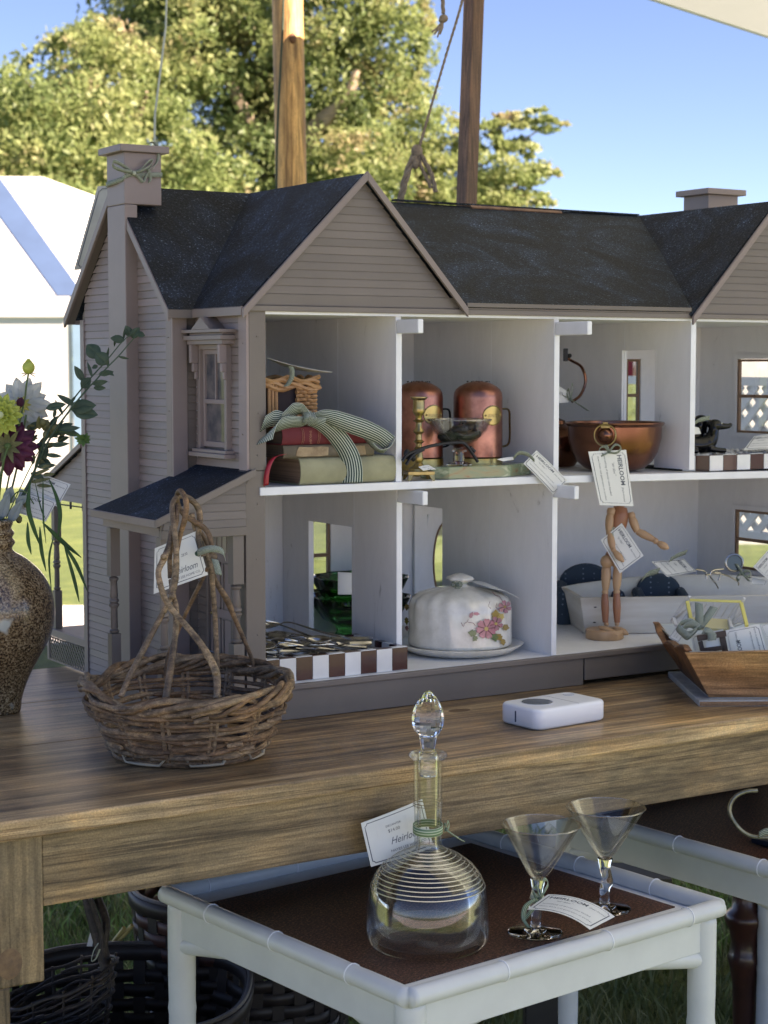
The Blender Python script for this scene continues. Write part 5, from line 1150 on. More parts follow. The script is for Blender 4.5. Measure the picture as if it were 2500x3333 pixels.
# painted flowers applied on the cylinder
def dome(px, py, o=.0012):
    d = FW + RT*((px-1250)/FPX) + UPV*((1666.5-py)/FPX); oo = Vector((CAM.x-cx, CAM.y-cy)); dd = Vector((d.x, d.y))
    R_ = RD*1.013+o; a = dd.dot(dd); b_ = 2*oo.dot(dd); c = oo.dot(oo)-R_*R_; disc = b_*b_-4*a*c
    tt = (-b_-math.sqrt(max(disc, 0)))/(2*a); return CAM+d*tt
def paint(poly, mat, o=.0012): return MB().add([dome(1250+x*.3918, 1550+y*.3918, o) for x, y in poly], [tuple(range(len(poly)))])
fl = {}
def col(nm, c): fl[nm] = fl.get(nm) or P(nm, c, .25, vs=60, coat=.3); return fl[nm]
def flower(x, y, r, mats, name='painted_flower', n=7):
    mb = MB()
    for k in range(n):
        a = 2*math.pi*k/n+.3; b1_, b2_ = a-.38, a+.38
        poly = [(x+.2*r*math.cos(a-.3), y+.2*r*math.sin(a-.3)), (x+.8*r*math.cos(b1_), y+.8*r*math.sin(b1_)), (x+r*math.cos(a-.18), y+r*math.sin(a-.18)), (x+.88*r*math.cos(a), y+.88*r*math.sin(a)), (x+r*math.cos(a+.18), y+r*math.sin(a+.18)), (x+.8*r*math.cos(b2_), y+.8*r*math.sin(b2_)), (x+.2*r*math.cos(a+.3), y+.2*r*math.sin(a+.3))]
        mb.v += [dome(1250+p[0]*.3918, 1550+p[1]*.3918, .0013) for p in poly]; m0 = len(mb.v)-len(poly); mb.f.append(tuple(range(m0, m0+len(poly))))
    mb.build(name, mats[0], CK); o_ = MB()
    for k in range(n):
        a = 2*math.pi*k/n+.3; o_.tube([dome(1250+(x+q*r*math.cos(a+.449))*.3918, 1550+(y+q*r*math.sin(a+.449))*.3918, .0014) for q in (.2, .55, .8)], .0005, 4)
    paint([(x+.2*r*math.cos(2*math.pi*k/10), y+.2*r*math.sin(2*math.pi*k/10)) for k in range(10)], None, .0016).build('flower_eye', mats[2], CK)
    o_.build('flower_veins', mats[1], CK)
PK = col('painted_pink', (.55, .22, .27)); MR = col('painted_maroon', (.22, .04, .06)); YL = col('painted_yellow', (.55, .42, .14)); MV = col('painted_mauve', (.42, .2, .24)); GN = col('painted_green', (.16, .22, .1)); OC = col('painted_ochre', (.34, .24, .07))
flower(850, 1268, 88, (PK, MR, YL)); flower(930, 1225, 62, (MV, MR, YL), n=6); flower(1005, 1085, 58, (MV, MR, OC), n=6)
def pleaf(x, y, ang, L, w_, mat):
    ca, sa = math.cos(ang), math.sin(ang); sh = [(0, 0), (.25, .5), (.4, .35), (.55, .55), (.7, .3), (1, 0), (.7, -.3), (.55, -.55), (.4, -.35), (.25, -.5)]
    paint([(x+L*u*ca-w_*v*sa, y+L*u*sa+w_*v*ca) for u, v in sh], None).build('painted_leaf', mat, CK)
for a in ((770, 1310, 3.3, 75, 60, GN), (775, 1330, 2.3, 55, 40, GN), (910, 1300, 1.3, 80, 60, GN), (940, 1310, 1.0, 70, 55, OC), (930, 1190, -1.6, 85, 70, OC), (960, 1190, -1.0, 60, 50, YL), (985, 1250, .2, 60, 55, OC), (985, 1350, 1.4, 60, 45, OC), (715, 1180, -1.2, 60, 34, MV), (740, 1140, .1, 60, 30, PK), (190, 1060, 1.6, 60, 40, OC), (185, 1170, 1.5, 70, 35, OC), (185, 1240, 1.4, 50, 30, MV)): pleaf(*a)
for pl in ([(640, 1215), (660, 1250), (668, 1225), (690, 1212), (700, 1190)], [(700, 1215), (740, 1220), (760, 1245)], [(880, 1040), (870, 1080), (890, 1100)], [(940, 1050), (930, 1090), (960, 1110)], [(900, 960), (930, 990), (960, 1000), (985, 1040)]):
    MB().tube([dome(1250+x*.3918, 1550+y*.3918, .0011) for x, y in smooth_path([(a, b_, 0) for a, b_ in pl], 3) for x, y in ((x, y),)] if False else [dome(1250+q.x*.3918, 1550+q.y*.3918, .0011) for q in smooth_path([(a, b_, 0) for a, b_ in pl], 3)], .0004, 4).build('painted_tendril', MR, CK)
dtag, M_ = card('price_tag', [at(1530, 1893, 'Y', .12), at(1600, 1905, 'Y', .12), at(1690, 1948, 'Y', .05), at(1600, 1915, 'Y', .03)], 'thin white tag curling off the cake dome knob, seen edge-on', border=False, bend=.003)
kp = Vector((cx, cy, zd+.1005))
MB().lathe([(.0115, -.002), (.0135, 0), (.0115, .002)], kp, 24).build('ribbon_tie', OLIVER, dtag, smooth=True)
bow(dtag, kp-F0*.020+Vector((0, 0, -.002))-RT*.006, .010, loops=((.9, .2), (-.9, .2)), tails=((.7, -1.1), (-.3, -1.4)), w=.0045)
# ---- green glass bowls
def gbowl(x, y, z, s, label):
    t = thing('green_glass_bowl', (x, y, z), label, 'bowl', 'green pressed glass bowls')
    f = lambda a, zz: 1+(.04*math.sin(a*12))*(1 if zz > .05*s else .3)+.01*math.sin(a*48)
    MB().lathe([(.036*s, 0), (.037*s, .003*s), (.032*s, .012*s), (.034*s, .020*s), (.050*s, .028*s), (.061*s, .043*s), (.067*s, .058*s), (.065*s, .059*s), (.058*s, .046*s), (.044*s, .033*s), (0, .026*s)], (x, y, z), 72, wob=f).build('bowl', GREENG, t, smooth=2)
g0 = at(1080, 2050, 'Y', .30)
gbowl(.376, .315, ZF, 1.27, 'green glass bowl seen through the lower doorway, lowest of the stack'); gbowl(.376, .315, ZF+.036, 1.22, 'green glass bowl nested on top of another behind the lower doorway')
t, M_ = card('price_tag', [at(1100, 1862, 'Y', .2), at(1150, 1865, 'Y', .2), at(1150, 1935, 'Y', .2), at(1100, 1935, 'Y', .2)], 'pale tag card behind the green bowls in the lower doorway')
# ---- long white trough in the lower right room
TRW = P('whitewashed_wood', (.74, .735, .70), .7, col2=(.50, .46, .39), vs=22, stretch=(.12, .12, 1), bump=.4, bs=120, bst=(.1, .1, 1))
TR_ = thing('wooden_trough', (.85, .1, ZF), 'long whitewashed wooden trough with sloping sides on the lower floor', 'trough')
e = (Vector((.9227, .0523, 0))-Vector((.7295, .147, 0))).normalized(); f_ = Vector((-e.y, e.x, 0)); p0 = Vector((.7295, .147, ZF))
L = .44; Wb = .12; hh = .066; fl_ = .022
def tq(u, v, z): return p0+e*u+f_*v+Vector((0, 0, z))
TW2 = P('trough_inside_white', (.70, .70, .67), .6, col2=(.60, .59, .55), vs=18)
MB().prism([tq(0, 0, .001), tq(L, 0, .001), tq(L+.02, -.012, hh), tq(-.012, -.012, hh)], f_*.008).build('side_board', TRW, TR_, bevel=.001)
MB().prism([tq(0, .009, .001), tq(0, Wb, .001), tq(-.014, Wb+.012, hh), tq(-.012, -.003, hh)], e*.008).build('end_board', TRW, TR_, bevel=.001)
top = [tq(-.014+(L+.04)*i/16, Wb+.014, hh+.020*math.sin(math.pi*i/16)**.8) for i in range(17)]
MB().prism([tq(L+.02, Wb, .001), tq(0, Wb, .001)]+top, f_*.007).build('back_board', TW2, TR_)
MB().prism([tq(.01, .009, .003), tq(L-.01, .009, .003), tq(L-.01, Wb, .003), tq(.01, Wb, .003)], (0, 0, .006)).build('bottom_board', TW2, TR_)
for z in (.022, .049):
    MB().ell(tq(.016, -.0075 if z > .04 else -.0025, z), (.004, .0022, .0015), 10).build('nail', BLACK, TR_, smooth=True)
BLUEF2, t_, b_, o_ = newmat('blue_dotted_fabric'); v_ = t_.nodes.new('ShaderNodeTexVoronoi'); v_.inputs['Scale'].default_value = 110; v_.inputs['Randomness'].default_value = .15; tc_ = t_.nodes.new('ShaderNodeTexCoord'); t_.links.new(tc_.outputs['Object'], v_.inputs['Vector'])
r_ = ramp(t_, v_.outputs['Distance'], [(.16, (.17, .24, .32)), (.22, (.035, .06, .095))]); t_.links.new(r_.outputs[0], b_.inputs['Base Color']); b_.inputs['Roughness'].default_value = .9
def armchair(c, s, label):
    t = thing('doll_armchair', c, label, 'toy chair', 'blue dotted doll armchairs'); X = RT; c = Vector(c)
    def q(a, b_, z): return c+X*a*s+F0*b_*s+Vector((0, 0, z*s))
    pts = [q(-.05+.1*i/10, .03, .075+.028*math.sin(math.pi*i/10)**.6) for i in range(11)]
    MB().prism([q(.05, .03, 0), q(-.05, .03, 0)]+pts, F0*.018*s).build('backrest', BLUEF2, t, bevel=.005*s, smooth=True)
    MB().obox(q(0, -.01, .02), X*.04*s, F0*.035*s, Vector((0, 0, .02*s))).build('seat', BLUEF2, t, bevel=.006*s, smooth=True)
    for sg in (-1, 1): MB().tube([q(.05*sg, -.045, .0), q(.05*sg, -.045, .05), q(.05*sg, .03, .06)], .013*s, 10).build('armrest', BLUEF2, t, smooth=True)
ac = at(1915, 1950, 'Y', .28); armchair((ac.x, ac.y, ZF), .98, 'blue dotted doll armchair behind the wooden figure')
ac = at(2150, 1950, 'Y', .165); armchair((ac.x, ac.y, ZF+.01), .78, 'blue dotted doll armchair standing in the trough under a tag')
t4, M_ = card('price_tag', [at(2121, 1828, 'Y', .10), at(2226, 1819, 'Y', .13), at(2266, 1860, 'Y', .10), at(2171, 1877, 'Y', .08)], 'cream tag with olive ribbon lying over the blue armchair in the trough', lines=heir(True))
for pl, w_ in (([(2090, 1885), (2110, 1868), (2145, 1858)], .012), ([(2180, 1822), (2205, 1808), (2235, 1797)], .010)):
    MB().ribbon(smooth_path([at(x, y, 'Y', .09) for x, y in pl], 4), (UPV*.8+RT*.4).normalized()*w_).build('ribbon_tail', OLIVER, t4, smooth=True, solid=.0004)
# magnifier / goggles
MG = thing('folding_magnifier', at(2395, 1890, 'Y', .06), 'round dark lens in a metal rim with folding wire arms in the trough', 'magnifier')
lc = at(2391, 1832, 'Y', .055); 
MB().tube([lc+RT*.0148*math.cos(a)+UPV*.0148*math.sin(a) for a in [2*math.pi*k/32 for k in range(32)]], .0018, 8, closed=True).build('lens_rim', SILVER, MG, smooth=True)
MB().tube([lc+F0*.006+RT*.0150*math.cos(a)+UPV*.0150*math.sin(a) for a in [2*math.pi*k/32 for k in range(32)]], .0020, 8, closed=True).build('lens_rim', SILVER, MG, smooth=True)
MB().lathe([(0, 0), (.0142, 0), (.0142, .004), (0, .004)], lc+F0*.001, 32, Matrix((RT, UPV, F0)).transposed()).build('lens', P('dark_lens', (.03, .045, .045), .06, coat=.5), MG, smooth=True)
for pl in ([(2355, 1852), (2320, 1858), (2312, 1875), (2330, 1900), (2338, 1915)], [(2310, 1870), (2325, 1865), (2370, 1875), (2400, 1892), (2405, 1905)], [(2265, 1853), (2290, 1858), (2300, 1870), (2299, 1885)], [(2300, 1872), (2330, 1863), (2345, 1866), (2338, 1890)]):
    MB().tube(smooth_path([at(x, y, 'Y', .06) for x, y in pl], 5), .0013, 7).build('wire_arm', SILVER, MG, smooth=True)
MB().ell(at(2298, 1866, 'Y', .055), .0028, 10).ell(at(2441, 1876, 'Y', .05), .0035, 10).build('rivet', SILVER, MG, smooth=True)
t, M_ = card('price_tag', [at(2450, 1880, 'Y', .07), at(2495, 1890, 'Y', .07), at(2490, 1905, 'Y', .06), at(2440, 1902, 'Y', .06)], 'small white tag with striped bow beside the round lens')
bow(t, at(2415, 1868, 'Y', .045), .016, loops=((1, .1), (-.6, -.3)), tails=((-.6, 1.1), (.8, -.8)), w=.006)
t, M_ = card('price_tag', [at(2452, 1845, 'Y', .05), at(2505, 1785, 'Y', .05), at(2560, 1830, 'Y', .05), at(2505, 1890, 'Y', .05)], 'white tag cut by the right picture edge above the trough', lines=heir())
# ---- mannequin
mc = at(1968, 2078, 'Z', ZF); mc.z = ZF; dm = depth(mc)
MN = thing('artist_mannequin', mc, 'jointed wooden artist mannequin on a round base, holding out one arm', 'mannequin')
def q18(x, y, o=0): return dp(1800+x*.422, 1600+y*.422, dm+o)
def spindle(mb, a, b_, prof):
    a, b_ = Vector(a), Vector(b_); n = len(prof); ts = [i/(n-1) for i in range(n)]
    P_ = smooth_path([a+(b_-a)*t for t in ts], 3); return mb.tube(P_, interp(prof, len(P_)), 14)
u = .422*dm/FPX
mb = MB(); mb.lathe([(.0305, 0), (.0325, .002), (.0325, .015), (.0315, .0165), (0, .0165)], mc, 40); mb.build('base_disc', PALEW, MN, smooth=True)
def limb(name, a, b_, prof, mat): return spindle(MB(), a, b_, [p*u for p in prof]).build(name, mat, MN, smooth=True)
fz = ZF+.0165
limb('foot', q18(352, 1040, -.01), q18(495, 1112, -.028), [6, 24, 30, 28, 8], PALEW); limb('foot', q18(462, 1045, .0), q18(580, 1100, -.014), [6, 22, 28, 26, 8], PALEW)
MB().tube([q18(400, 1112), q18(402, 1060)], .0012, 6).build('support_pin', SILVER, MN)
limb('shin', q18(405, 1010), q18(400, 790), [22, 27, 31, 30, 24], REDW); limb('shin', q18(495, 1010), q18(490, 785), [22, 27, 31, 30, 24], REDW)
limb('ankle', q18(412, 1035), q18(412, 1008), [14, 20, 20, 14], PALEW); limb('ankle', q18(494, 1035), q18(494, 1008), [14, 18, 18, 14], PALEW)
limb('knee', q18(402, 795), q18(402, 758), [18, 26, 26, 20], PALEW); limb('knee', q18(491, 790), q18(491, 755), [18, 26, 26, 20], PALEW)
limb('thigh', q18(405, 760), q18(413, 562), [24, 32, 37, 38, 30], PALEW); limb('thigh', q18(490, 757), q18(500, 580), [24, 32, 36, 36, 30], PALEW)
MB().ell(q18(415, 540, -.004), .0135*.85, 14).build('hip_joint', PALEW, MN, smooth=True); MB().ell(q18(500, 545), .0115, 14).build('hip_joint', PALEW, MN, smooth=True)
limb('pelvis', q18(462, 550), q18(462, 440), [40, 58, 62, 50, 30], REDW); limb('waist', q18(470, 450), q18(485, 340), [24, 34, 34, 26], REDW)
o = limb('torso', q18(485, 370), q18(520, 118), [30, 50, 66, 72, 70, 50], REDW)
limb('shoulder_joint', q18(450, 125, -.006), q18(450, 190, -.006), [26, 36, 36, 28], PALEW); limb('shoulder_joint', q18(598, 160), q18(612, 210), [22, 30, 30, 22], PALEW)
limb('upper_arm', q18(440, 180, -.008), q18(432, 300, -.010), [28, 34, 33, 26], PALEW); limb('upper_arm', q18(605, 195), q18(650, 310), [26, 34, 32, 24], PALEW)
limb('elbow', q18(430, 290, -.01), q18(436, 330, -.012), [18, 24, 24, 18], PALEW)
limb('forearm', q18(434, 320, -.012), q18(462, 440, -.020), [25, 31, 29, 20], PALEW); limb('forearm', q18(650, 305), q18(785, 375, -.01), [26, 32, 28, 20], PALEW)
MB().ell(q18(792, 382, -.012), .0052, 12).build('wrist', PALEW, MN, smooth=True); MB().ell(q18(466, 448, -.022), .0046, 12).build('wrist', PALEW, MN, smooth=True)
limb('hand', q18(468, 455, -.022), q18(545, 542, -.030), [14, 24, 28, 22, 8], PALEW); limb('hand', q18(805, 392, -.012), q18(892, 440, -.02), [14, 26, 30, 26, 9], PALEW)
limb('neck', q18(520, 125), q18(522, 95), [16, 14, 14, 16], PALEW); MB().ell(q18(524, 50, .0), (.0125, .0125, .0175), 16).build('head', PALEW, MN, smooth=True)
t3, M_ = card('price_tag', [dp(2023.7, 1702.5, dm-.016), dp(2094.6, 1808.9, dm-.016), dp(2018, 1866, dm-.02), dp(1955, 1758, dm-.018)], 'white HEIRLOOM tag tucked under the arm of the wooden mannequin', lines=heir())
MB().tube([dp(1996, 1745, dm-.018), dp(1992, 1722, dm-.014), dp(2003, 1715, dm-.01)], .0015, 6).build('ribbon_tie', OLIVER, t3, smooth=True)
# ================================================================ FRONT OF THE TABLE
rb_ = random.Random(21)
def wobble(t, s): return noise.noise(Vector((t*1.3+s*7.7, s*3.1, 0)))
def woven(root, c, prof, ax, by, nst, rows, rr, mat, mat2, tilt=0, seed=1, two=True, name='willow_rod', irregular=1.0, X=None, Y=None, sq=2.0):
    """prof(h 0..1)->(radius factor, z); ax, by half axes at factor 1"""
    X = X or RT; Y = Y or F0; c = Vector(c); rnd = random.Random(seed)
    def sp(a, f, z, o=0):
        ca, sa = math.cos(a), math.sin(a); k = (abs(ca)**sq+abs(sa)**sq)**(-1/sq)
        return c+X*((ax*f+o)*ca*k)+Y*((by*f+o)*sa*k)+Vector((0, 0, z+tilt*sa*f*(z > .02)))
    for r in range(rows):
        h = (r+.5)/rows
        for part_ in range(2):
            a0 = rnd.random()*6.28; ln = rnd.uniform(3.6, 5.2) if part_ == 0 else rnd.uniform(2.2, 3.2)
            if part_ == 1: a0 = a00+ln0-.25; ln = 6.28-ln0+.5
            a00, ln0 = a0, ln
            n = int(ln*nst*.75)+6; pts = []; s = rnd.random()*50; dz = rnd.uniform(-.35, .35)*irregular
            for i in range(n):
                t = i/(n-1); a = a0+ln*t; hh = min(1, max(0, h+(dz*(t-.5)+.5*irregular*wobble(a*1.6, s))/rows))
                f, z = prof(hh); ph = math.cos(a*nst/2+math.pi*r)
                pts.append(sp(a, f, z+rr*.5*wobble(a*3, s+5), rr*1.15*ph+rr*.5*wobble(a*4, s+9)+(.0015*(t > .97 or t < .03))))
            r0 = rr*rnd.uniform(.72, 1.25)
            rs = [r0*(1+.22*wobble(i*.7, s+2)) for i in range(n)]; rs[0] *= .8; rs[-1] *= .7
            k = rnd.randint(3, n-3); rs[k] *= 1.35
            MB().tube(pts, rs, 7).build(name, mat if rnd.random() < .6 else mat2, root, smooth=True)
    for s_ in range(nst):
        a = 2*math.pi*(s_+.5)/nst
        for d in ((-.03, .03) if two else (0,)):
            pts = [sp(a+d, prof(h)[0], prof(h)[1], rr*.0) for h in (0, .25, .5, .75, 1)]
            MB().tube(smooth_path(pts, 2), rr*.85, 6).build('stake', mat2, root, smooth=True)
    return sp
bc = Vector((-.163, -.132, .8)); BK = thing('vine_basket', bc, 'brown twig basket with tall crossed vine handle, standing at the table front', 'basket')
def bprof(h):
    return (.70+.33*h**.75 if h < .9 else 1.0, .004+.088*h)
sp = woven(BK, bc, bprof, .134, .120, 13, 11, .0036, VINE, VINE2, tilt=.010, seed=4, irregular=1.25)
for k in range(6): # thick braided rim
    pts = []; rs = []; s = 13*k+3
    for i in range(72):
        a = 2*math.pi*i/72; ph = a*(4, 5, 3, 6, 4, 5)[k]+k*1.9
        pts.append(sp(a, 1.0, .094+.0095*math.sin(ph)+.006*wobble(a*2, s), .0065*math.cos(ph)+.005*wobble(a*3, s+4))); rs.append((.0042, .0036, .0045, .0034, .0038, .0040)[k]*(1+.3*wobble(i*.6, s)))
    MB().tube(pts, rs, 8, closed=True).build('rim_rod', VINE if k % 2 else VINE2, BK, smooth=True)
for k in range(9): # broken stubs at the rim and wall
    a = rb_.uniform(-3.0, .1); p = sp(a, bprof(.2+.09*k)[0], bprof(.2+.09*k)[1], .004); q_ = p+Vector((-math.sin(a)*.012, 0, .002))+(p-bc).normalized()*.006+RT*.008
    MB().tube([p, (p+q_)/2, q_], [.0034, .0036, .0032], 7).build('cut_stub', VINE2, BK, smooth=True)
# base foot loops
for a0, a1 in ((-2.45, -1.75), (-1.5, -.95), (-.6, -.1)):
    pts = [sp(a0+(a1-a0)*i/8, .74, .004+.010*(i in (0, 8)), .003) for i in range(9)]
    MB().tube(pts, .003, 6, flat=.6).build('base_loop', P('peeled_bark', (.45, .38, .28), .7) if 'peeled_bark' not in bpy.data.materials else bpy.data.materials['peeled_bark'], BK, smooth=True)
pts = [sp(2*math.pi*i/40, .705, .005, .002) for i in range(40)]; MB().tube(pts, .0048, 8, closed=True).build('base_rod', VINE, BK, smooth=True)
MB().lathe([(0, 0), (1, 0), (1, .003), (0, .003)], bc+Vector((0, 0, .003)), 32, Matrix((RT*.094, F0*.084, Vector((0, 0, 1)))).transposed()).build('base_panel', VINE, BK)
db = depth(bc+Vector((0, 0, .1)))
def hb(x, y, o): return dp(200+x*.4822, 1550+y*.4822, db+o)
stems = [  # x, y, depth offset ; radius in source px*.48
 ([(400, 1490, -.085), (470, 1330, -.07), (570, 1140, -.05), (700, 890, -.035), (745, 800, -.02), (735, 700, -.01)], (19, 20, 21, 20, 17, 14)),
 ([(700, 1520, -.09), (725, 1380, -.08), (745, 1240, -.06), (770, 1050, -.04), (775, 900, -.03), (760, 820, -.02)], (24, 24, 23, 22, 20, 18)),
 ([(1050, 1500, -.09), (1045, 1330, -.08), (960, 1160, -.07), (860, 1030, -.06), (770, 930, -.05), (700, 830, -.05), (665, 720, -.05), (655, 640, -.045), (690, 560, -.04), (725, 470, -.03), (745, 340, -.02)], (22, 27, 24, 22, 22, 21, 21, 20, 24, 20, 18)),
 ([(740, 800, -.03), (765, 700, -.03), (775, 560, -.03), (770, 430, -.03), (755, 300, -.025), (750, 190, -.01), (790, 135, .0), (860, 150, .01), (920, 210, .02), (935, 300, .02), (925, 420, .02), (960, 540, .02)], (27, 26, 22, 20, 20, 19, 19, 21, 22, 22, 20, 18)),
 ([(735, 690, -.02), (732, 560, -.02), (745, 430, -.02), (775, 300, -.02), (785, 190, -.01)], (17, 18, 19, 18, 14)),
 ([(770, 560, -.012), (800, 400, -.012), (835, 280, -.02), (842, 170, -.02), (805, 100, -.01), (780, 130, .0), (790, 200, .01), (830, 260, .01), (900, 310, .01), (965, 350, .012), (1005, 420, .012), (1015, 520, .015)], (17, 18, 20, 20, 19, 18, 18, 18, 19, 19, 18, 16)),
 ([(880, 250, .02), (900, 340, .025), (935, 430, .025), (975, 520, .03), (1010, 640, .035), (1025, 800, .045), (1040, 1000, .055), (1052, 1250, .065), (1060, 1400, .07)], (18, 19, 19, 20, 20, 19, 18, 16, 15)),
 ([(940, 380, .03), (975, 440, .035), (1010, 560, .04), (1040, 700, .05), (1120, 840, .06), (1170, 960, .07), (1240, 1120, .08), (1290, 1250, .09), (1310, 1400, .095)], (15, 17, 17, 17, 24, 17, 15, 14, 14)),
 ([(985, 620, .02), (930, 740, .03), (870, 860, .045), (810, 990, .06), (760, 1110, .075), (715, 1230, .085), (700, 1380, .09)], (14, 15, 15, 15, 14, 14, 13)),
]
for pl, rs in stems:
    pts = smooth_path([hb(*p) for p in pl], 4); r = interp([q*.4822*db/FPX*.98 for q in rs], len(pts)); r = [a*(1+.08*wobble(i*.9, 3)) for i, a in enumerate(r)]
    MB().tube(pts, r, 10).build('handle_stem', VINE2 if rs[0] > 17 else VINE, BK, smooth=True)
for x, y, o, r in ((690, 545, -.045, 27), (1025, 545, .0, 34), (750, 810, -.035, 30), (1040, 1320, -.085, 30)):
    MB().ell(hb(x, y, o), r*.4822*db/FPX*.85, 10).build('knuckle', VINE2, BK, smooth=True)
# tag on the basket
t7, M_ = card('price_tag', [hb(630, 487, .012), hb(905, 372, .02), hb(990, 665, .02), hb(623, 795, .01)], 'white tag with script lettering tied to the tall basket handle',
    lines=[('Heirloom', .36, .76, .2, .45, .95), ('HAYES LEE HOME CO.', .33, .88, .078, 0, 1.1), ('$28.00', .55, .42, .09, 0)], bend=.002)
MB().add([M_(u, v, .0006) for u, v in ((.5, .24), (.83, .24), (.83, .46), (.5, .46))], [(0, 1, 2, 3)]).build('price_sticker', CREAM, t7)
for pl in ([(918, 522, -.004), (960, 500, -.01), (1030, 490, -.012), (1090, 510, -.008), (1105, 550, -.004)], [(1035, 560, -.008), (1050, 610, -.008), (1062, 665, -.006)]):
    MB().ribbon(smooth_path([hb(*p) for p in pl], 5), ((UPV-RT*.15-FW*.2).normalized() if pl[0][0] < 1000 else (RT-UPV*.2).normalized())*.0095).build('ribbon_tie', GREENR, t7, smooth=True, solid=.0004)
MB().lathe([(.0022, -.001), (.0036, 0), (.0022, .001)], hb(918, 522, -.003), 16, Matrix((RT, UPV, FW)).transposed()).build('eyelet', P('dark_green_eyelet', (.02, .06, .04), .5), t7, smooth=True)

# ---- vase
m, t_, b_, o_ = newmat('speckled_stoneware'); v_ = t_.nodes.new('ShaderNodeTexVoronoi'); v_.inputs['Scale'].default_value = 300; tc_ = t_.nodes.new('ShaderNodeTexCoord'); t_.links.new(tc_.outputs['Object'], v_.inputs['Vector'])
n1 = nz(t_, 320, 3, .7); r1 = ramp(t_, n1.outputs[0], [(.40, (.04, .024, .012)), (.47, (.15, .095, .045)), (.55, (.33, .24, .13)), (.68, (.5, .41, .27))])
n2 = nz(t_, 9, 4); r2 = ramp(t_, n2.outputs[0], [(.35, (.6, .55, .5)), (.6, (1, 1, 1))]); c = mixc(t_, 1.0, r1.outputs[0], r2.outputs[0], 'MULTIPLY')
n3 = nz(t_, 14, 3, .5); r3 = ramp(t_, n3.outputs[0], [(.66, (0, 0, 0)), (.70, (1, 1, 1))]); c = mixc(t_, r3.outputs[0], c, (.40, .43, .38))
t_.links.new(c, b_.inputs['Base Color']); b_.inputs['Roughness'].default_value = .22; b_.inputs['Coat Weight'].default_value = .5; b_.inputs['Coat Roughness'].default_value = .08; bumpn(t_, n1.outputs[0], b_, .35, .001); STONE = m
vc = at(-18, 2316, 'Z', .8); dv = depth(vc); u = dv/FPX*1.0
VS = thing('stoneware_vase', vc, 'round speckled brown stoneware vase holding cut flowers at the left', 'vase')
vp = [(60, 2326), (80, 2322), (86, 2306), (90, 2273), (112, 2209), (145, 2146), (176, 2092), (196, 2033), (198, 1965), (184, 1911), (153, 1861), (108, 1820), (74, 1799), (66, 1785), (76, 1768), (67, 1752), (74, 1738), (64, 1722), (70, 1706), (64, 1697), (56, 1696), (52, 1720), (52, 1780)]
prof = smooth_path([(r*u, .0, .8+(2318-y)*u*1.005) for r, y in vp], 3)
MB().lathe([(p.x, max(.8002, p.z)) for p in prof], (vc.x, vc.y, 0), 72).build('body', STONE, VS, smooth=2)
# ---- flowers
def V(x, y, o=0): return dp(x, y, dv+o)
def petal(mb, c, dirv, nrm, L, Wd, cup=.2, tip=.5, nseg=6):
    """pointed petal: c base, dirv outward, nrm facing"""
    dirv = dirv.normalized(); s = dirv.cross(nrm).normalized(); nrm = s.cross(dirv).normalized(); k = len(mb.v)
    for i in range(nseg+1):
        t = i/nseg; wd = Wd*.5*(math.sin(math.pi*min(1, t**tip*.97+.03)))**.8
        cc = c+dirv*(L*t)+nrm*(cup*L*math.sin(t*1.6)*t)
        mb.v += [cc-s*wd+nrm*wd*.35, cc-nrm*wd*.1, cc+s*wd+nrm*wd*.35]
    for i in range(nseg):
        for j in range(2): mb.f.append((k+3*i+j, k+3*i+j+1, k+3*i+j+4, k+3*i+j+3))
def leafpet(c, dirv, nrm, L, Wd, mat, par, name='leaf', cup=.1, tip=.7):
    mb = MB(); petal(mb, Vector(c), dirv, nrm, L, Wd, cup, tip); return mb.build(name, mat, par, smooth=True, solid=.0003)
TOC = -FW
def stem(root, pl, r=.0016, mat=None): return MB().tube(smooth_path([V(*p) for p in pl], 4), r, 7).build('stem', mat or GREEN, root, smooth=True)
inside = (-15, 1760, 0)
WP = leafm('white_petal', [(.72, .74, .70), (.84, .85, .82)], 20, .6); YG = leafm('lime_petal', [(.42, .50, .08), (.60, .66, .16)], 30, .3); MP = leafm('burgundy_petal', [(.045, .008, .025), (.12, .018, .055)], 12, .25); SEP = leafm('sepal_olive', [(.12, .13, .05), (.28, .27, .13)], 30, .3)
# white dahlia seen from behind/side
F1 = thing('white_dahlia', V(75, 1310), 'ruffled white dahlia behind the lime flower', 'flower'); c = V(74, 1318, .02)
rn = random.Random(2)
for ring, (n, L, Wd, back) in enumerate(((14, .042, .021, .12), (13, .036, .020, .35), (12, .029, .018, .6), (8, .02, .014, .9))):
    for k in range(n):
        a = 2*math.pi*k/n+ring*.3; d = RT*math.cos(a)+UPV*math.sin(a)*.95+FW*back
        leafpet(c, d, TOC if ring else TOC, L*rn.uniform(.9, 1.1), Wd, WP, F1, 'petal', cup=rn.uniform(-.1, .25), tip=1.0)
yc = MB()
for k in range(9):
    a = 2*math.pi*k/9; petal(yc, c-FW*.002, RT*math.cos(a)+UPV*math.sin(a), TOC, .014, .007, .02)
yc.build('petal_base', leafm('yellow_petal_base', [(.45, .42, .08), (.6, .58, .2)], 20, .3), F1, smooth=True)
stem(F1, [(85, 1350, .01), (60, 1500, .01), (20, 1660, .0), inside])
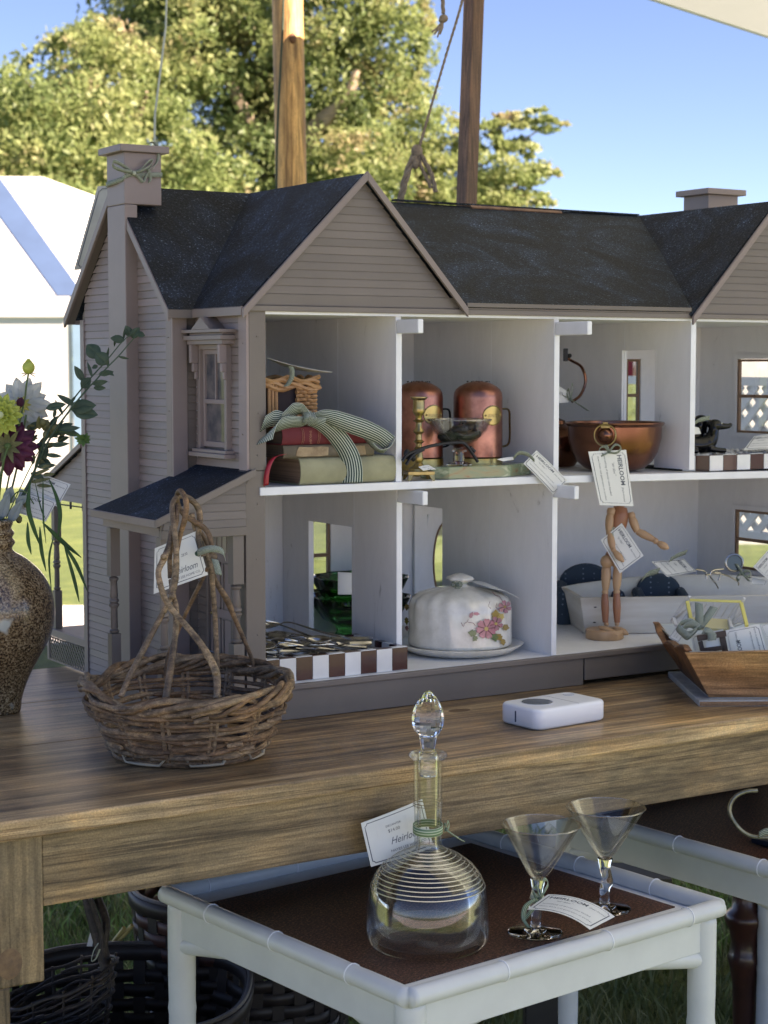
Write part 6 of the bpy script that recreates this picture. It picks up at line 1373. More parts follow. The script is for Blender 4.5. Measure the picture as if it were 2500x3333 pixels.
# bud
F2 = thing('flower_bud', V(92, 1190), 'closed yellow-green dahlia bud on a thin stem, highest bloom', 'flower'); c = V(93, 1205, -.01)
bm = MB()
for k in range(8):
    a = 2*math.pi*k/8; d = UPV*1.0+(RT*math.cos(a)+F0*math.sin(a))*.55; petal(bm, c-UPV*.004, d, (RT*math.cos(a)+F0*math.sin(a)), .0195, .014, -.45, 1.0)
bm.ell(c+UPV*.004, (.0095, .0095, .010), 12); bm.build('bud_petals', YG, F2, smooth=True)
for k, a in enumerate((-.5, .3, 2.6, 3.6, 5)): leafpet(c-UPV*.004, RT*math.cos(a)-UPV*.5*(k % 2)-UPV*.2, UPV, .012, .005, SEP, F2, 'sepal')
stem(F2, [(93, 1215, -.01), (85, 1260, -.01), (80, 1300, -.008), (55, 1420, -.004), (20, 1600, 0), inside], .0014)
# lime zinnia
F3 = thing('lime_zinnia', V(5, 1350), 'lime green zinnia facing the camera at the left picture edge', 'flower'); c = V(5, 1352, -.035)
for ring, (n, L, Wd, back) in enumerate(((15, .033, .0125, .05), (13, .027, .011, .35), (11, .020, .009, .7), (8, .013, .007, 1.1))):
    for k in range(n):
        a = 2*math.pi*(k+.5*(ring % 2))/n; d = RT*math.cos(a)+UPV*math.sin(a)-FW*back
        leafpet(c-FW*.002*ring, d, TOC, L*rn.uniform(.92, 1.06), Wd, YG, F3, 'petal', cup=.05, tip=1.35)
MB().ell(c-FW*.012, (.007, .007, .006), 10).build('flower_centre', P('pale_lime_centre', (.5, .55, .3), .8, vs=300), F3, smooth=True)
stem(F3, [(5, 1370, -.02), (0, 1500, -.01), (-10, 1650, 0), inside])
# burgundy dahlia seen from behind (sepals)
F4 = thing('burgundy_dahlia', V(50, 1470), 'big burgundy dahlia seen from behind with olive sepals', 'flower'); c = V(28, 1452, -.02)
for ring, (n, L, Wd, back) in enumerate(((11, .047, .021, .25), (10, .042, .022, .0))):
    for k in range(n):
        a = 2*math.pi*(k+.5*ring)/n; d = RT*math.cos(a)+UPV*math.sin(a)+FW*back
        leafpet(c+FW*.004*(1-ring), d, TOC, L*rn.uniform(.9, 1.1), Wd, MP, F4, 'petal', cup=-.12, tip=.9)
leafpet(V(62, 1330, -.03), RT*.3+UPV-FW*.1, TOC, .018, .012, MP, F4, 'petal', tip=1.2)
for k in range(9):
    a = 2*math.pi*k/9+.2; leafpet(c-FW*.004, RT*math.cos(a)+UPV*math.sin(a)-FW*.15, TOC, .030*rn.uniform(.8, 1.15), .0085, SEP, F4, 'sepal', cup=.25)
MB().ell(c-FW*.005, (.006, .006, .005), 10).build('calyx', GREEN, F4, smooth=True)
stem(F4, [(28, 1452, -.028), (12, 1500, -.035), (-2, 1600, -.02), inside], .002)
# eucalyptus sprigs
def euc(label, path, leaves, r=.0012):
    t = thing('eucalyptus_sprig', V(*path[0]), label, 'foliage'); pts = smooth_path([V(*p) for p in path], 4)
    MB().tube(pts, interp([r*.6, r, r*1.6], len(pts)), 6).build('stem', EUC, t, smooth=True)
    for x, y, ang, L, Wd, f in leaves:
        d = RT*math.cos(ang)+UPV*math.sin(ang)+FW*rn.uniform(-.2, .2); leafpet(V(x, y, rn.uniform(-.012, .004)), d, TOC+RT*f+UPV*(.2-f), L*u*1.15, Wd*u*1.25, EUC, t, 'leaf', cup=.06, tip=.85)
    return t
euc('long eucalyptus sprig reaching right in front of the siding, upper stem',
    [(440, 1080, -.02), (400, 1110, -.02), (350, 1170, -.02), (300, 1225, -.02), (262, 1270, -.02), (215, 1330, -.015), (160, 1400, -.01), (100, 1560, 0), inside],
    [(430, 1100, .9, 38, 24, 0), (425, 1095, 2.0, 34, 22, .3), (445, 1085, -.3, 26, 16, .1), (405, 1108, 3.0, 40, 22, 0), (372, 1128, 1.5, 34, 7, .8), (402, 1105, 1.5, 32, 7, .8), (345, 1172, 1.4, 38, 8, .8), (322, 1165, 2.3, 52, 40, 0), (318, 1190, 3.6, 18, 12, 0), (300, 1228, 1.9, 46, 9, .7), (272, 1240, 2.1, 50, 20, .3), (265, 1262, .8, 40, 26, .1), (230, 1330, .1, 78, 40, 0), (245, 1320, 2.6, 60, 16, .3), (205, 1350, 2.1, 50, 9, .7), (175, 1360, 1.4, 30, 10, .5), (150, 1330, .2, 60, 22, 0), (190, 1400, .1, 62, 18, 0), (180, 1380, -.9, 40, 16, .1)])
euc('long eucalyptus sprig reaching right in front of the siding, lower stem',
    [(450, 1085, -.035), (415, 1125, -.035), (385, 1160, -.035), (345, 1200, -.035), (310, 1240, -.03), (285, 1265, -.03), (220, 1345, -.02), (150, 1450, -.01), (60, 1650, 0), inside],
    [(385, 1160, -.2, 32, 7, .8), (352, 1195, 1.7, 30, 9, .7), (350, 1185, 2.4, 46, 38, 0), (345, 1205, -.6, 28, 10, .4), (322, 1218, .15, 44, 16, .2), (300, 1250, .2, 44, 16, .3), (305, 1262, .0, 34, 14, .4), (240, 1340, -.15, 70, 36, 0), (200, 1400, -.3, 60, 18, 0), (165, 1450, .1, 55, 14, .2), (150, 1480, -.1, 48, 12, .3), (120, 1520, .1, 55, 16, .1), (100, 1540, -.4, 40, 18, 0), (230, 1310, .9, 26, 8, .5)], .0013)
F5 = thing('succulent_sprig', V(275, 1430), 'tiny green rosette on a thread-thin stem in front of the siding', 'foliage'); c = V(272, 1432, -.03)
stem(F5, [(268, 1425, -.03), (230, 1412, -.02), (180, 1408, -.01), (120, 1480, 0), inside], .0008)
for k in range(11):
    a = 2*math.pi*k/11*1.7; leafpet(c, RT*math.cos(a)+UPV*math.sin(a)-FW*.3*(k % 3), TOC, (30 if k % 2 else 24)*u, 14*u, leafm('bright_rosette_green', [(.06, .13, .04), (.14, .26, .07)], 60, .3) if k == 0 else bpy.data.materials['bright_rosette_green'], F5, 'leaf', cup=.15)
F6 = thing('willow_leaf_sprig', V(120, 1650), 'drooping sprig of long narrow dark green leaves hanging over the vase', 'foliage')
stem(F6, [(110, 1640, -.06), (80, 1600, -.05), (40, 1620, -.03), inside], .001)
for pts_, wd in (([(98, 1570, -.09), (92, 1650, -.095), (110, 1720, -.095), (135, 1785, -.09)], 17), ([(112, 1560, -.08), (135, 1660, -.08), (150, 1690, -.08)], 5), ([(140, 1555, -.08), (141, 1680, -.09), (150, 1770, -.09)], 6), ([(160, 1560, -.08), (185, 1620, -.085), (196, 1680, -.09), (187, 1760, -.09)], 15), ([(90, 1700, -.09), (92, 1760, -.09), (102, 1805, -.09)], 13), ([(130, 1715, -.09), (135, 1790, -.09), (150, 1860, -.09)], 13), ([(138, 1700, -.08), (200, 1760, -.08), (265, 1815, -.08)], 15), ([(208, 1770, -.09), (240, 1880, -.09), (258, 1960, -.09)], 13), ([(200, 1760, -.09), (250, 1840, -.09), (285, 1925, -.09)], 13), ([(175, 1745, -.08), (160, 1820, -.08), (168, 1930, -.08)], 7)):
    pp = smooth_path([V(*q) for q in pts_], 5); n = len(pp)
    W_ = [(RT-UPV*.25).normalized()*max(.0004, wd*u*math.sin(math.pi*(.06+.9*i/(n-1)))**.9) if abs(pts_[0][0]-pts_[-1][0]) < 60 else (RT*.6+UPV*.75).normalized()*max(.0004, wd*u*math.sin(math.pi*(.06+.9*i/(n-1)))**.9) for i in range(n)]
    MB().ribbon(pp, W_).build('leaf', LONGL, F6, smooth=True, solid=.0003)
F7 = thing('seed_pod_stem', V(160, 1400), 'brownish green seed heads and small buds right of the burgundy dahlia', 'foliage')
stem(F7, [(160, 1385, .01), (150, 1420, .01), (120, 1500, .005), (105, 1560, .0), (40, 1680, 0), inside], .0016, SEP)
for x, y, r in ((150, 1385, 20), (165, 1400, 17), (178, 1395, 14), (150, 1415, 14), (62, 1690, 14), (185, 1400, 9), (140, 1375, 13), (85, 1640, 13)):
    MB().ell(V(x, y, rn.uniform(-.01, .01)), (r*u*.8, r*u*.8, r*u), 9).build('seed_head', SEP, F7, smooth=True)
for x, y, a_, L_ in ((120, 1520, .05, 48), (140, 1545, .0, 42), (110, 1545, .3, 60), (100, 1570, .15, 70), (145, 1450, .1, 45), (120, 1580, -.1, 55)): leafpet(V(x, y, .0), RT*math.cos(a_)+UPV*math.sin(a_), TOC+UPV*.4, L_*u, 14*u, SEP, F7, 'leaf')
for k in range(26):
    x = rn.uniform(70, 195); y = 1370+(x-70)*.1+rn.uniform(-10, 190)*(1-(x-70)/200); a_ = rn.uniform(-.9, 1.6)
    leafpet(V(x, y, rn.uniform(.0, .02)), RT*math.cos(a_)+UPV*math.sin(a_)+FW*rn.uniform(-.3, .3), TOC+UPV*rn.uniform(-.3, .6), rn.uniform(28, 52)*u, rn.uniform(12, 24)*u, EUC if k % 3 else SEP, F7, 'leaf')
CEL = P('pale_blue_leaf', (.22, .27, .27), .5, col2=(.16, .2, .21), vs=20)
F8 = thing('dusty_miller_sprig', V(30, 1640), 'grey-blue broad leaves tucked in the vase neck', 'foliage')
for x, y, a_, L_, w_ in ((0, 1690, 1.2, 95, 40), (30, 1700, 1.0, 90, 34), (50, 1640, .5, 55, 30), (-20, 1680, 1.7, 90, 40), (25, 1640, 1.3, 60, 40)): leafpet(V(x, y, -.02), RT*math.cos(a_)+UPV*math.sin(a_), TOC, L_*u, w_*u, CEL, F8, 'leaf', cup=.2)
card('price_tag', [V(113, 1534, .015), V(230, 1576, .015), V(188, 1650, .015), V(85, 1600, .015)], 'upper white HEIRLOOM tag behind the long leaves at the vase', lines=heir())
card('price_tag', [V(66, 1590, .006), V(184, 1635, .006), V(149, 1698, .006), V(45, 1665, .006)], 'lower white HEIRLOOM tag beside the vase neck', lines=heir())
F9 = thing('bamboo_bird_call', at(85, 2110, 'Z', .8), 'small brown lacquered wooden trinket half hidden behind the vase', 'trinket'); TRK = P('brown_lacquer', (.24, .13, .06), .25, col2=(.15, .07, .035), vs=40, coat=.4)
c = at(80, 2105, 'Z', .8)
MB().tube(smooth_path([c+RT*(-.012)+Vector((0, 0, .011)), c+RT*.004+Vector((0, 0, .011)), c+RT*.012+Vector((0, 0, .018)), c+RT*.008+Vector((0, 0, .028))], 4), [.011]*6+[.010]*6+[.006], 10).build('body', TRK, F9, smooth=True)
MB().tube([c+Vector((0, 0, .03)), c+RT*.010+Vector((0, 0, .048)), c+RT*.022+Vector((0, 0, .062))], .005, 8).build('arm', TRK, F9, smooth=True)
bow(F9, c+RT*.022+Vector((0, 0, .055))-F0*.01, .020, loops=((.8, .1), (.4, .5)), tails=((1.6, .05), (1.0, -.9)), w=.006)

# ---- label printer
c0 = Vector((.3203, -.2648, .8)); e = Vector((.1371, .0128, 0)).normalized(); f_ = Vector((-e.y, e.x, 0)); L, Wd, hh, rr = .1385, .086, .0315, .016
PR = thing('label_printer', c0+e*L/2+f_*Wd/2, 'small white rounded label printer with a dark round lid window', 'printer'); WPL = P('white_plastic', (.8, .82, .86), .38, col2=(.79, .81, .85), vs=10); WPL2 = P('white_plastic_side', (.78, .8, .85), .3, vs=10)
def rrect(cx, cy, l, w_, r, n=6):
    out = []
    for (sx, sy, a0) in ((1, 1, 0), (-1, 1, 90), (-1, -1, 180), (1, -1, 270)):
        for k in range(n+1):
            a = math.radians(a0+90*k/n); out.append((cx+sx*(l/2-r)+r*math.cos(a), cy+sy*(w_/2-r)+r*math.sin(a)))
    return out
def pq(x, y, z): return c0+e*x+f_*y+Vector((0, 0, z))
def stack(levels, mat, name, par, sm=True):
    mb = MB(); n = None
    for ins, z in levels:
        pts = rrect(L/2, Wd/2, L-2*ins, Wd-2*ins, max(.002, rr-ins*.7)); n = len(pts); mb.v += [pq(x, y, z) for x, y in pts]
    for i in range(len(levels)-1):
        for k in range(n): mb.f.append((i*n+k, i*n+(k+1) % n, (i+1)*n+(k+1) % n, (i+1)*n+k))
    mb.f += [tuple(range(n))[::-1], tuple(range((len(levels)-1)*n, len(levels)*n))]; return mb.build(name, mat, par, smooth=sm)
stack([(.006, .0), (.002, .002), (.0, .0045), (.0, .0262), (.0006, .0285), (.0022, .0302), (.0045, .0310), (.007, .0313)], WPL, 'housing', PR)
stack([(.0018, .0265), (.0018, .0272)], P('seam_grey', (.45, .46, .5), .5), 'seam', PR)
MB().box(-.0003, .0006, 0, 0, 0, 0)
MB().hexa([pq(-.0005, .046, .007), pq(.001, .046, .007), pq(.001, .0485, .007), pq(-.0005, .0485, .007)], [pq(-.0005, .046, .023), pq(.001, .046, .023), pq(.001, .0485, .023), pq(-.0005, .0485, .023)]).build('label_slot', P('slot_blue_grey', (.05, .07, .13), .4), PR)
A_ = Matrix((e, f_, Vector((0, 0, 1)))).transposed()
MB().lathe([(0, 0), (.0225, 0), (.0225, .0006), (0, .0009)], pq(.042, .048, .0312), 40, A_).build('round_window', P('dark_window', (.045, .06, .055), .12), PR, smooth=True)
MB().lathe([(.0230, 0), (.0245, 0), (.0245, .0005), (.0230, .0005)], pq(.042, .048, .0312), 40, A_, closed=True).build('window_ring', WPL2, PR)
MB().lathe([(0, .0), (.0075, .0), (.0085, .0008), (.0085, .0002)], pq(.117, .062, .0313), 32, A_).build('button', WPL2, PR, smooth=True)
MB().hexa([pq(.083, .004, .0310), pq(.0838, .004, .0310), pq(.0838, Wd-.004, .0310), pq(.083, Wd-.004, .0310)], [pq(.083, .004, .0315), pq(.0838, .004, .0315), pq(.0838, Wd-.004, .0315), pq(.083, Wd-.004, .0315)]).build('lid_seam', bpy.data.materials['seam_grey'], PR)

# ---- dough box at the right
DBW = wood('pine_box_wood', [(.22, .105, .05), (.44, .235, .115), (.60, .36, .19), (.52, .29, .14)], 'H', 9, .09, .45, .3); DBE = wood('pine_box_end', [(.16, .075, .04), (.34, .17, .085), (.48, .27, .15)], 'Z', 9, .15, .5, .35)
DBI = P('milk_paint_inside', (.56, .60, .58), .6, col2=(.48, .52, .50), vs=14); DBP = P('worn_white_foot', (.50, .52, .51), .7, col2=(.34, .36, .36), vs=40, bump=.3, bs=120)
F_ = Vector((.6426, -.2425, .8)); e = Vector((.0913, -.0537, 0)).normalized(); f_ = Vector((.1196, .2348, 0)).normalized(); f_ = Vector((-e.y, e.x, 0))
DX = thing('dough_box', F_, 'reddish pine dough box with flaring sides on a white foot board', 'wooden box')
LW = .26
def dq(x, y, z): return F_+e*x+f_*y+Vector((0, 0, z))
MB().prism([dq(0, 0, 0), dq(.42, 0, 0), dq(.42, LW, 0), dq(0, LW, 0)], (0, 0, .0092)).build('foot_board', DBP, DX, bevel=.0012)
MB().prism([dq(.001, -.0006, .001), dq(.42, -.0006, .001), dq(.42, -.0006, .0078), dq(.001, -.0006, .0078)], f_*.001).build('foot_edge', DBW, DX)
zb, zt = .0095, .087; bx0, by0, bx1, by1 = .020, .020, .42, .243; fx, fy = .045, .035
A1 = [dq(bx0, by0, zb), dq(bx1, by0, zb)]; nT = 12
topf = [dq(bx1+fx-(bx1-bx0+2*fx)*i/nT, by0-fy, zt-.002+.004*math.sin(math.pi*i/nT)-(.004 if i == 0 else 0)) for i in range(nT+1)]
MB().prism([dq(bx0, by0, zb), dq(bx1, by0, zb)]+topf, f_*.009).build('side_board', DBW, DX, bevel=.001)
MB().prism([dq(bx0+.004, by0+.0095, zb), dq(bx1, by0+.0095, zb), dq(bx1+fx, by0-fy+.0095, zt-.001), dq(bx0-fx+.008, by0-fy+.0095, zt-.001)], f_*.0012).build('inner_lining', DBI, DX)
n = 14; tope = []
for i in range(n+1):
    t = i/n; y = by0-fy+.009+(by1-by0+2*fy-.012)*t; z = zt+.004*math.sin(t*17)+.006*math.sin(t*5+.5)-.010*math.sin(math.pi*t)+(.012 if t > .9 else 0)
    tope.append(dq(bx0-fx, y, z))
MB().prism([dq(bx0, by1, zb), dq(bx0, by0+.009, zb)]+tope, e*.011).build('end_board', DBE, DX, bevel=.002)
MB().prism([dq(bx0+.0115, by1-.005, zb), dq(bx0+.0115, by0+.012, zb), dq(bx0-fx+.0115, by0-fy+.014, zt-.006), dq(bx0-fx+.0115, by1+fy-.01, zt-.004)], e*.001).build('inner_lining', DBI, DX)
MB().prism([dq(bx0, by1, zb), dq(bx1, by1, zb), dq(bx1+fx, by1+fy, zt), dq(bx0-fx+.01, by1+fy, zt)], -f_*.009).build('side_board', DBI, DX, bevel=.001)
MB().prism([dq(bx0, by0, zb), dq(bx1, by0, zb), dq(bx1, by1, zb), dq(bx0, by1, zb)], (0, 0, .006)).build('bottom_board', DBI, DX)
# crib (toy cot) resting in the box
YEL = P('yellow_paint', (.66, .60, .17), .5, col2=(.58, .52, .14), vs=30); CRW = P('white_cot_paint', (.68, .68, .68), .5)
dc = 2.80
def cq(x, y, o=0): return dp(2060+x*.2652, 1750+y*.2652, dc+o)
CBt = thing('toy_cot', cq(1000, 1100), 'toy cot with yellow rails and white bars tipped in the dough box', 'toy cot')
def bar(a, b_, r, mat, name):
    a, b_ = Vector(a), Vector(b_); d = (b_-a).normalized(); x = d.cross(FW).normalized(); y = d.cross(x); return MB().obox((a+b_)/2, x*r, y*r, (b_-a)/2).build(name, mat, CBt, bevel=.0004)
bar(cq(700, 765), cq(1330, 785), .0020, YEL, 'yellow_rail'); bar(cq(668, 785, -.002), cq(730, 1080, -.03), .0027, YEL, 'yellow_rail'); bar(cq(1330, 805, -.002), cq(1400, 1085, -.03), .0027, YEL, 'yellow_rail')
bar(cq(680, 730, .001), cq(470, 1030, .03), .0022, CRW, 'cot_post'); bar(cq(1365, 745, .001), cq(1190, 1100, .03), .0022, CRW, 'cot_post')
bar(cq(690, 970, .03), cq(1160, 1005, .03), .0022, CRW, 'cot_rail'); bar(cq(500, 990, .01), cq(530, 1080, -.01), .0024, CRW, 'cot_rail'); bar(cq(1180, 1005, .02), cq(1210, 1110, -.01), .0026, CRW, 'cot_rail')
for i in range(7): bar(cq(720+95*i, 800, .001), cq(640+88*i, 985, .03), .0009, CRW, 'cot_bar')
for i in range(4): bar(cq(650-45*i+20, 850+30*i+10, .001), cq(560-25*i, 980+12*i, .02), .0009, CRW, 'cot_bar'); bar(cq(1345+14*i, 880+55*i, -.002), cq(1215+10*i, 1030+20*i, .02), .0009, CRW, 'cot_bar')
for x, y in ((688, 728), (1362, 750)): MB().ell(cq(x, y), .0028, 10).build('knob', CRW, CBt, smooth=True)
m, t_, b_, o_ = newmat('yellow_gingham'); ck = t_.nodes.new('ShaderNodeTexChecker'); ck.inputs['Scale'].default_value = 420; ck.inputs[1].default_value = (.55, .48, .2, 1); ck.inputs[2].default_value = (.62, .6, .45, 1); tc_ = t_.nodes.new('ShaderNodeTexCoord'); t_.links.new(tc_.outputs['Object'], ck.inputs['Vector']); t_.links.new(ck.outputs[0], b_.inputs['Base Color']); b_.inputs['Roughness'].default_value = .9
MB().add([cq(700, 990, .028), cq(1160, 1015, .028), cq(1185, 1135, -.004), cq(740, 1120, -.004)], [(0, 1, 2, 3)]).build('mattress', m, CBt, solid=.004)
t6, M_ = card('price_tag', [cq(440, 1225, -.005), cq(672, 910, -.01), cq(705, 1070, -.02), cq(560, 1290, -.02)], 'white tag leaning on the left side of the toy cot', lines=[('something of special value handed', .1, .4, .11, 0, 1.1), ('down from one generation to another.', .1, .62, .11, 0, 1.1)])
bow(t6, cq(810, 1110, -.035), .030, mat=GREENR, loops=((-.9, -.05), (-1.1, .1)), tails=((.0, 1.3), (.8, 1.1)), w=.013)
DKW = P('dark_stained_wood', (.045, .025, .018), .5, col2=(.03, .016, .012), vs=30, stretch=(1, 1, .2))
def fq(x, y, o=0): return dp(2050+x*.2712, 1900+y*.2712, dc-.035+o)
card('price_tag', [fq(800, 1000, .02), fq(733, 620, .02), fq(1120, 545, .02), fq(1190, 930, .02)], 'white bordered tag behind the little dark wooden frame')
t5, M_ = card('price_tag', [fq(1225, 1000, .01), fq(1140, 560, .01), fq(1555, 480, .01), fq(1690, 960, .01)], 'large white HEIRLOOM tag standing right of the dark frame in the dough box', lines=[('HEIRLOOM', .12, .36, .17, 0, 1.0, False, .003), ('(heir-loom)', .62, .30, .09, .3, 1), ('something of special value handed', .1, .70, .075, 0, 1.1), ('down from one generation to another.', .1, .84, .075, 0, 1.1)])
FRM = thing('toy_picture', fq(980, 700), 'tiny dark brown wooden frame tied with a striped ribbon in the dough box', 'toy frame')
def fb(a, b_, w_, o=-.004):
    a, b_ = fq(a[0], a[1], o), fq(b_[0], b_[1], o); d = (b_-a).normalized(); s = d.cross(FW).normalized(); MB().obox((a+b_)/2, s*w_, FW*.002, (b_-a)/2).build('frame_bar', DKW, FRM, bevel=.0005)
fb((810, 655), (1155, 595), .0046, -.006); fb((845, 690), (885, 860), .0035); fb((1110, 640), (1150, 840), .0046); fb((880, 800), (1145, 765), .0036)
MB().add([fq(905, 700, -.003), fq(1065, 655, -.003), fq(1080, 745, -.003), fq(920, 785, -.003)], [(0, 1, 2, 3)]).build('picture', CREAM, FRM, solid=.0005)
rp = smooth_path([fq(880, 560, -.01), fq(940, 570, -.013), fq(985, 610, -.013), fq(985, 680, -.012)], 5)
MB().ribbon(rp, [(UPV*.9+RT*.4).normalized()*.012]*6+[(RT*.95+UPV*.1).normalized()*.0135]*(len(rp)-6)).build('ribbon_tie', GREENR, FRM, smooth=True, solid=.0004)
card('price_tag', [fq(1570, 500, .03), fq(1720, 470, .03), fq(1760, 600, .03), fq(1640, 650, .03)], 'cream tag with dark ribbon cut by the right edge above the dough box')

# ================================================================ BELOW THE TABLE
Zr = .595
def white_table(p_front, ex, ey, Lx, Ly, label):
    t = thing('bamboo_side_table', (p_front.x, p_front.y, 0), label, 'side table', 'white faux bamboo side tables'); p = Vector((p_front.x, p_front.y, 0)); up = Vector((0, 0, 1)); r = .0125
    cs_ = [p, p+ex*Lx, p+ex*Lx+ey*Ly, p+ey*Ly]
    for i in range(4):
        a, b_ = cs_[i]+up*(Zr-r), cs_[(i+1) % 4]+up*(Zr-r); d = (b_-a); Ln = d.length; d = d/Ln; pts = []; rs = []
        knots = [.0, .27, .60, .88, 1.0] if i % 2 == 0 else [0, .22, .5, .8, 1.0]
        nn = 60
        for k in range(nn+1):
            s = k/nn; g = min(abs(s-q) for q in knots[1:-1])*Ln; pts.append(a+d*Ln*s); rs.append(r*(1+.10*math.exp(-(g/.005)**2)-.05*math.exp(-(g/.018)**2)))
        MB().tube(pts, rs, 16).build('top_rail', BAMBW, t, smooth=2)
        for q in knots[1:-1]: MB().tube([a+d*Ln*q-d*.0008, a+d*Ln*q+d*.0008], r*1.10, 16).build('bamboo_node', WHITEF, t, smooth=True)
        inn = up.cross(d)*.0115
        s0, s1 = a+inn+d*.004, b_+inn-d*.004
        MB().obox((s0+s1)/2-up*.034, d*(Ln/2-.012), inn.normalized()*.006, up*.024).build('apron', BAMBW, t, bevel=.0015)
        for q_, dd2 in ((a, d), (b_, -d)): MB().tube([q_+inn*1.3+dd2*.012-up*.072, q_+inn*2.2+dd2*.15-up*.048], .0135, 14).build('corner_brace', BAMBW, t, smooth=True)
    for i, c in enumerate(cs_):
        inn = ((cs_[(i+1) % 4]-c).normalized()+(cs_[(i-1) % 4]-c).normalized())*.016; q = c+inn; pts = []; rs = []
        for k in range(61):
            z = (Zr-.022)*(1-k/60); g = min(abs(z-v) for v in (.42, .20)); pts.append(Vector((q.x, q.y, z))); rs.append(.0195*(1+.07*math.exp(-(g/.006)**2)-.04*math.exp(-(g/.03)**2))*(.93 if k < 1 else 1))
        MB().tube(pts, rs, 18).build('leg', BAMBW, t, smooth=2)
    m, t_, b_, o_ = bpy.data.materials.get('dark_cane_weave'), None, None, None
    if m is None:
        m, t_, b_, o_ = newmat('dark_cane_weave'); w1_ = t_.nodes.new('ShaderNodeTexChecker'); w1_.inputs['Scale'].default_value = 240; w1_.inputs[1].default_value = (.075, .028, .018, 1); w1_.inputs[2].default_value = (.022, .010, .008, 1)
        tc_ = t_.nodes.new('ShaderNodeTexCoord'); mp_ = t_.nodes.new('ShaderNodeMapping'); mp_.inputs['Rotation'].default_value = (0, 0, .12); t_.links.new(tc_.outputs['Object'], mp_.inputs[0]); t_.links.new(mp_.outputs[0], w1_.inputs['Vector'])
        n_ = nz(t_, 300, 2, .8); c_ = mixc(t_, ramp(t_, n_.outputs[0], [(.5, (0, 0, 0)), (.64, (1, 1, 1))]).outputs[0], w1_.outputs[0], (.26, .12, .075)); t_.links.new(c_, b_.inputs['Base Color']); b_.inputs['Roughness'].default_value = .5; bumpn(t_, w1_.outputs[0], b_, .6, .001)
    c = (cs_[0]+cs_[2])/2
    MB().obox(c+up*.5715, ex*(Lx/2-.010), ey*(Ly/2-.010), up*.003).build('tray_board', WHITEF, t)
    MB().obox(c+up*.5755, ex*(Lx/2-.028), ey*(Ly/2-.055), up*.0008).build('cane_panel', m, t)
    return t
pf = Vector((-.0867, -.562, 0)); ex = Vector((.546, .070, 0)).normalized(); ey = Vector((-ex.y, ex.x, 0))
white_table(pf, ex, ey, .552, .53, 'white faux bamboo side table carrying the decanter, in front')
p2a = at(2200, 2720, 'Z', Zr); p2b = at(2500, 2803, 'Z', Zr); dd = (p2a-p2b).normalized(); ey2 = Vector((dd.x, dd.y, 0)).normalized(); ex2 = Vector((ey2.y, -ey2.x, 0)); pf2 = p2b-ey2*.10
white_table(Vector((pf2.x, pf2.y, 0)), ex2, ey2, .55, .55, 'second white faux bamboo side table, partly out of frame at the right')
# decanter
dz = .577; dcx = at(1392, 3072, 'Z', dz); dd_ = depth(dcx); u = dd_/FPX
DE = thing('decanter', dcx, 'clear round glass decanter with gold neck rings and tall pointed stopper', 'decanter')
def zz(y): return dz+(3085-y)*u*1.004
op = [(0, 3086), (150, 3088), (188, 3076), (200, 3045), (202, 3000), (199, 2950), (189, 2900), (170, 2856), (146, 2826), (106, 2796), (62, 2774), (46, 2755), (44, 2700), (46, 2600), (47, 2500), (48, 2482), (62, 2470), (62, 2458), (50, 2452)]
ip = [(34, 2456), (38, 2480), (37, 2500), (36, 2600), (35, 2700), (37, 2762), (55, 2782), (100, 2804), (139, 2834), (163, 2862), (182, 2904), (192, 2952), (195, 3000), (192, 3042), (178, 3062), (140, 3072), (60, 3062), (0, 3054)]
o1 = smooth_path([(r*u, 0, zz(y)) for r, y in op], 3); i1 = smooth_path([(r*u, 0, zz(y)) for r, y in ip], 3)
MB().lathe([(max(0, p.x), p.z) for p in o1+i1], (dcx.x, dcx.y, 0), 72).build('glass_body', THIN, DE, smooth=2)
GOLDR = P('gilt_ring', (.62, .60, .52), .3, .5, col2=(.52, .5, .43), vs=80)
def ro(y):
    for (r0, y0), (r1, y1) in zip(op[4:], op[5:]):
        if y1 <= y <= y0: return r0+(r1-r0)*(y0-y)/(y0-y1)
    return 46
for y in (2773, 2780, 2788, 2797, 2806, 2816, 2827, 2838, 2850, 2863, 2876, 2889):
    rr = (ro(y)+1.6)*u; MB().lathe([(rr-.0002, -.0006), (rr+.0004, -.0005), (rr+.0003, .0006), (rr-.0003, .0006)], (dcx.x, dcx.y, zz(y)), 72, closed=True).build('gilt_band', GOLDR, DE, smooth=True)
for y in (2606, 2618, 2626): rr = 48.2*u; MB().lathe([(rr-.0001, -.0003), (rr+.0003, -.0003), (rr+.0003, .0003), (rr-.0001, .0003)], (dcx.x, dcx.y, zz(y)), 48, closed=True).build('gilt_band', P('dark_gilt', (.2, .16, .1), .4, .5) if y == 2606 else bpy.data.materials['dark_gilt'], DE)
sp_ = [(0, 2252), (12, 2260), (30, 2282), (46, 2310), (53, 2340), (50, 2368), (40, 2388), (30, 2400), (27, 2420), (23, 2445), (26, 2452), (31, 2456), (30, 2480), (29, 2530), (0, 2532)]
s1 = smooth_path([(r*u, 0, zz(y)) for r, y in sp_[::-1]], 3)
MB().lathe([(max(0, p.x), p.z) for p in s1], (dcx.x, dcx.y, 0), 14).build('stopper', GLASS, DE, smooth=False)
t8, M_ = card('price_tag', [dp(1174.6, 2679, dd_+.005), dp(1374, 2600, dd_+.034), dp(1411, 2758, dd_+.034), dp(1207.6, 2821.6, dd_+.005)], 'white tag with script lettering and 14 dollar price behind the decanter neck',
    lines=[('Heirloom', .36, .66, .21, .45, .95), ('HAYES LEE HOME CO.', .34, .82, .08, 0, 1.12), ('DECANTER', .34, .28, .06, 0, 1.2), ('$14.00', .36, .40, .095, 0, 1.1)], bend=.004)
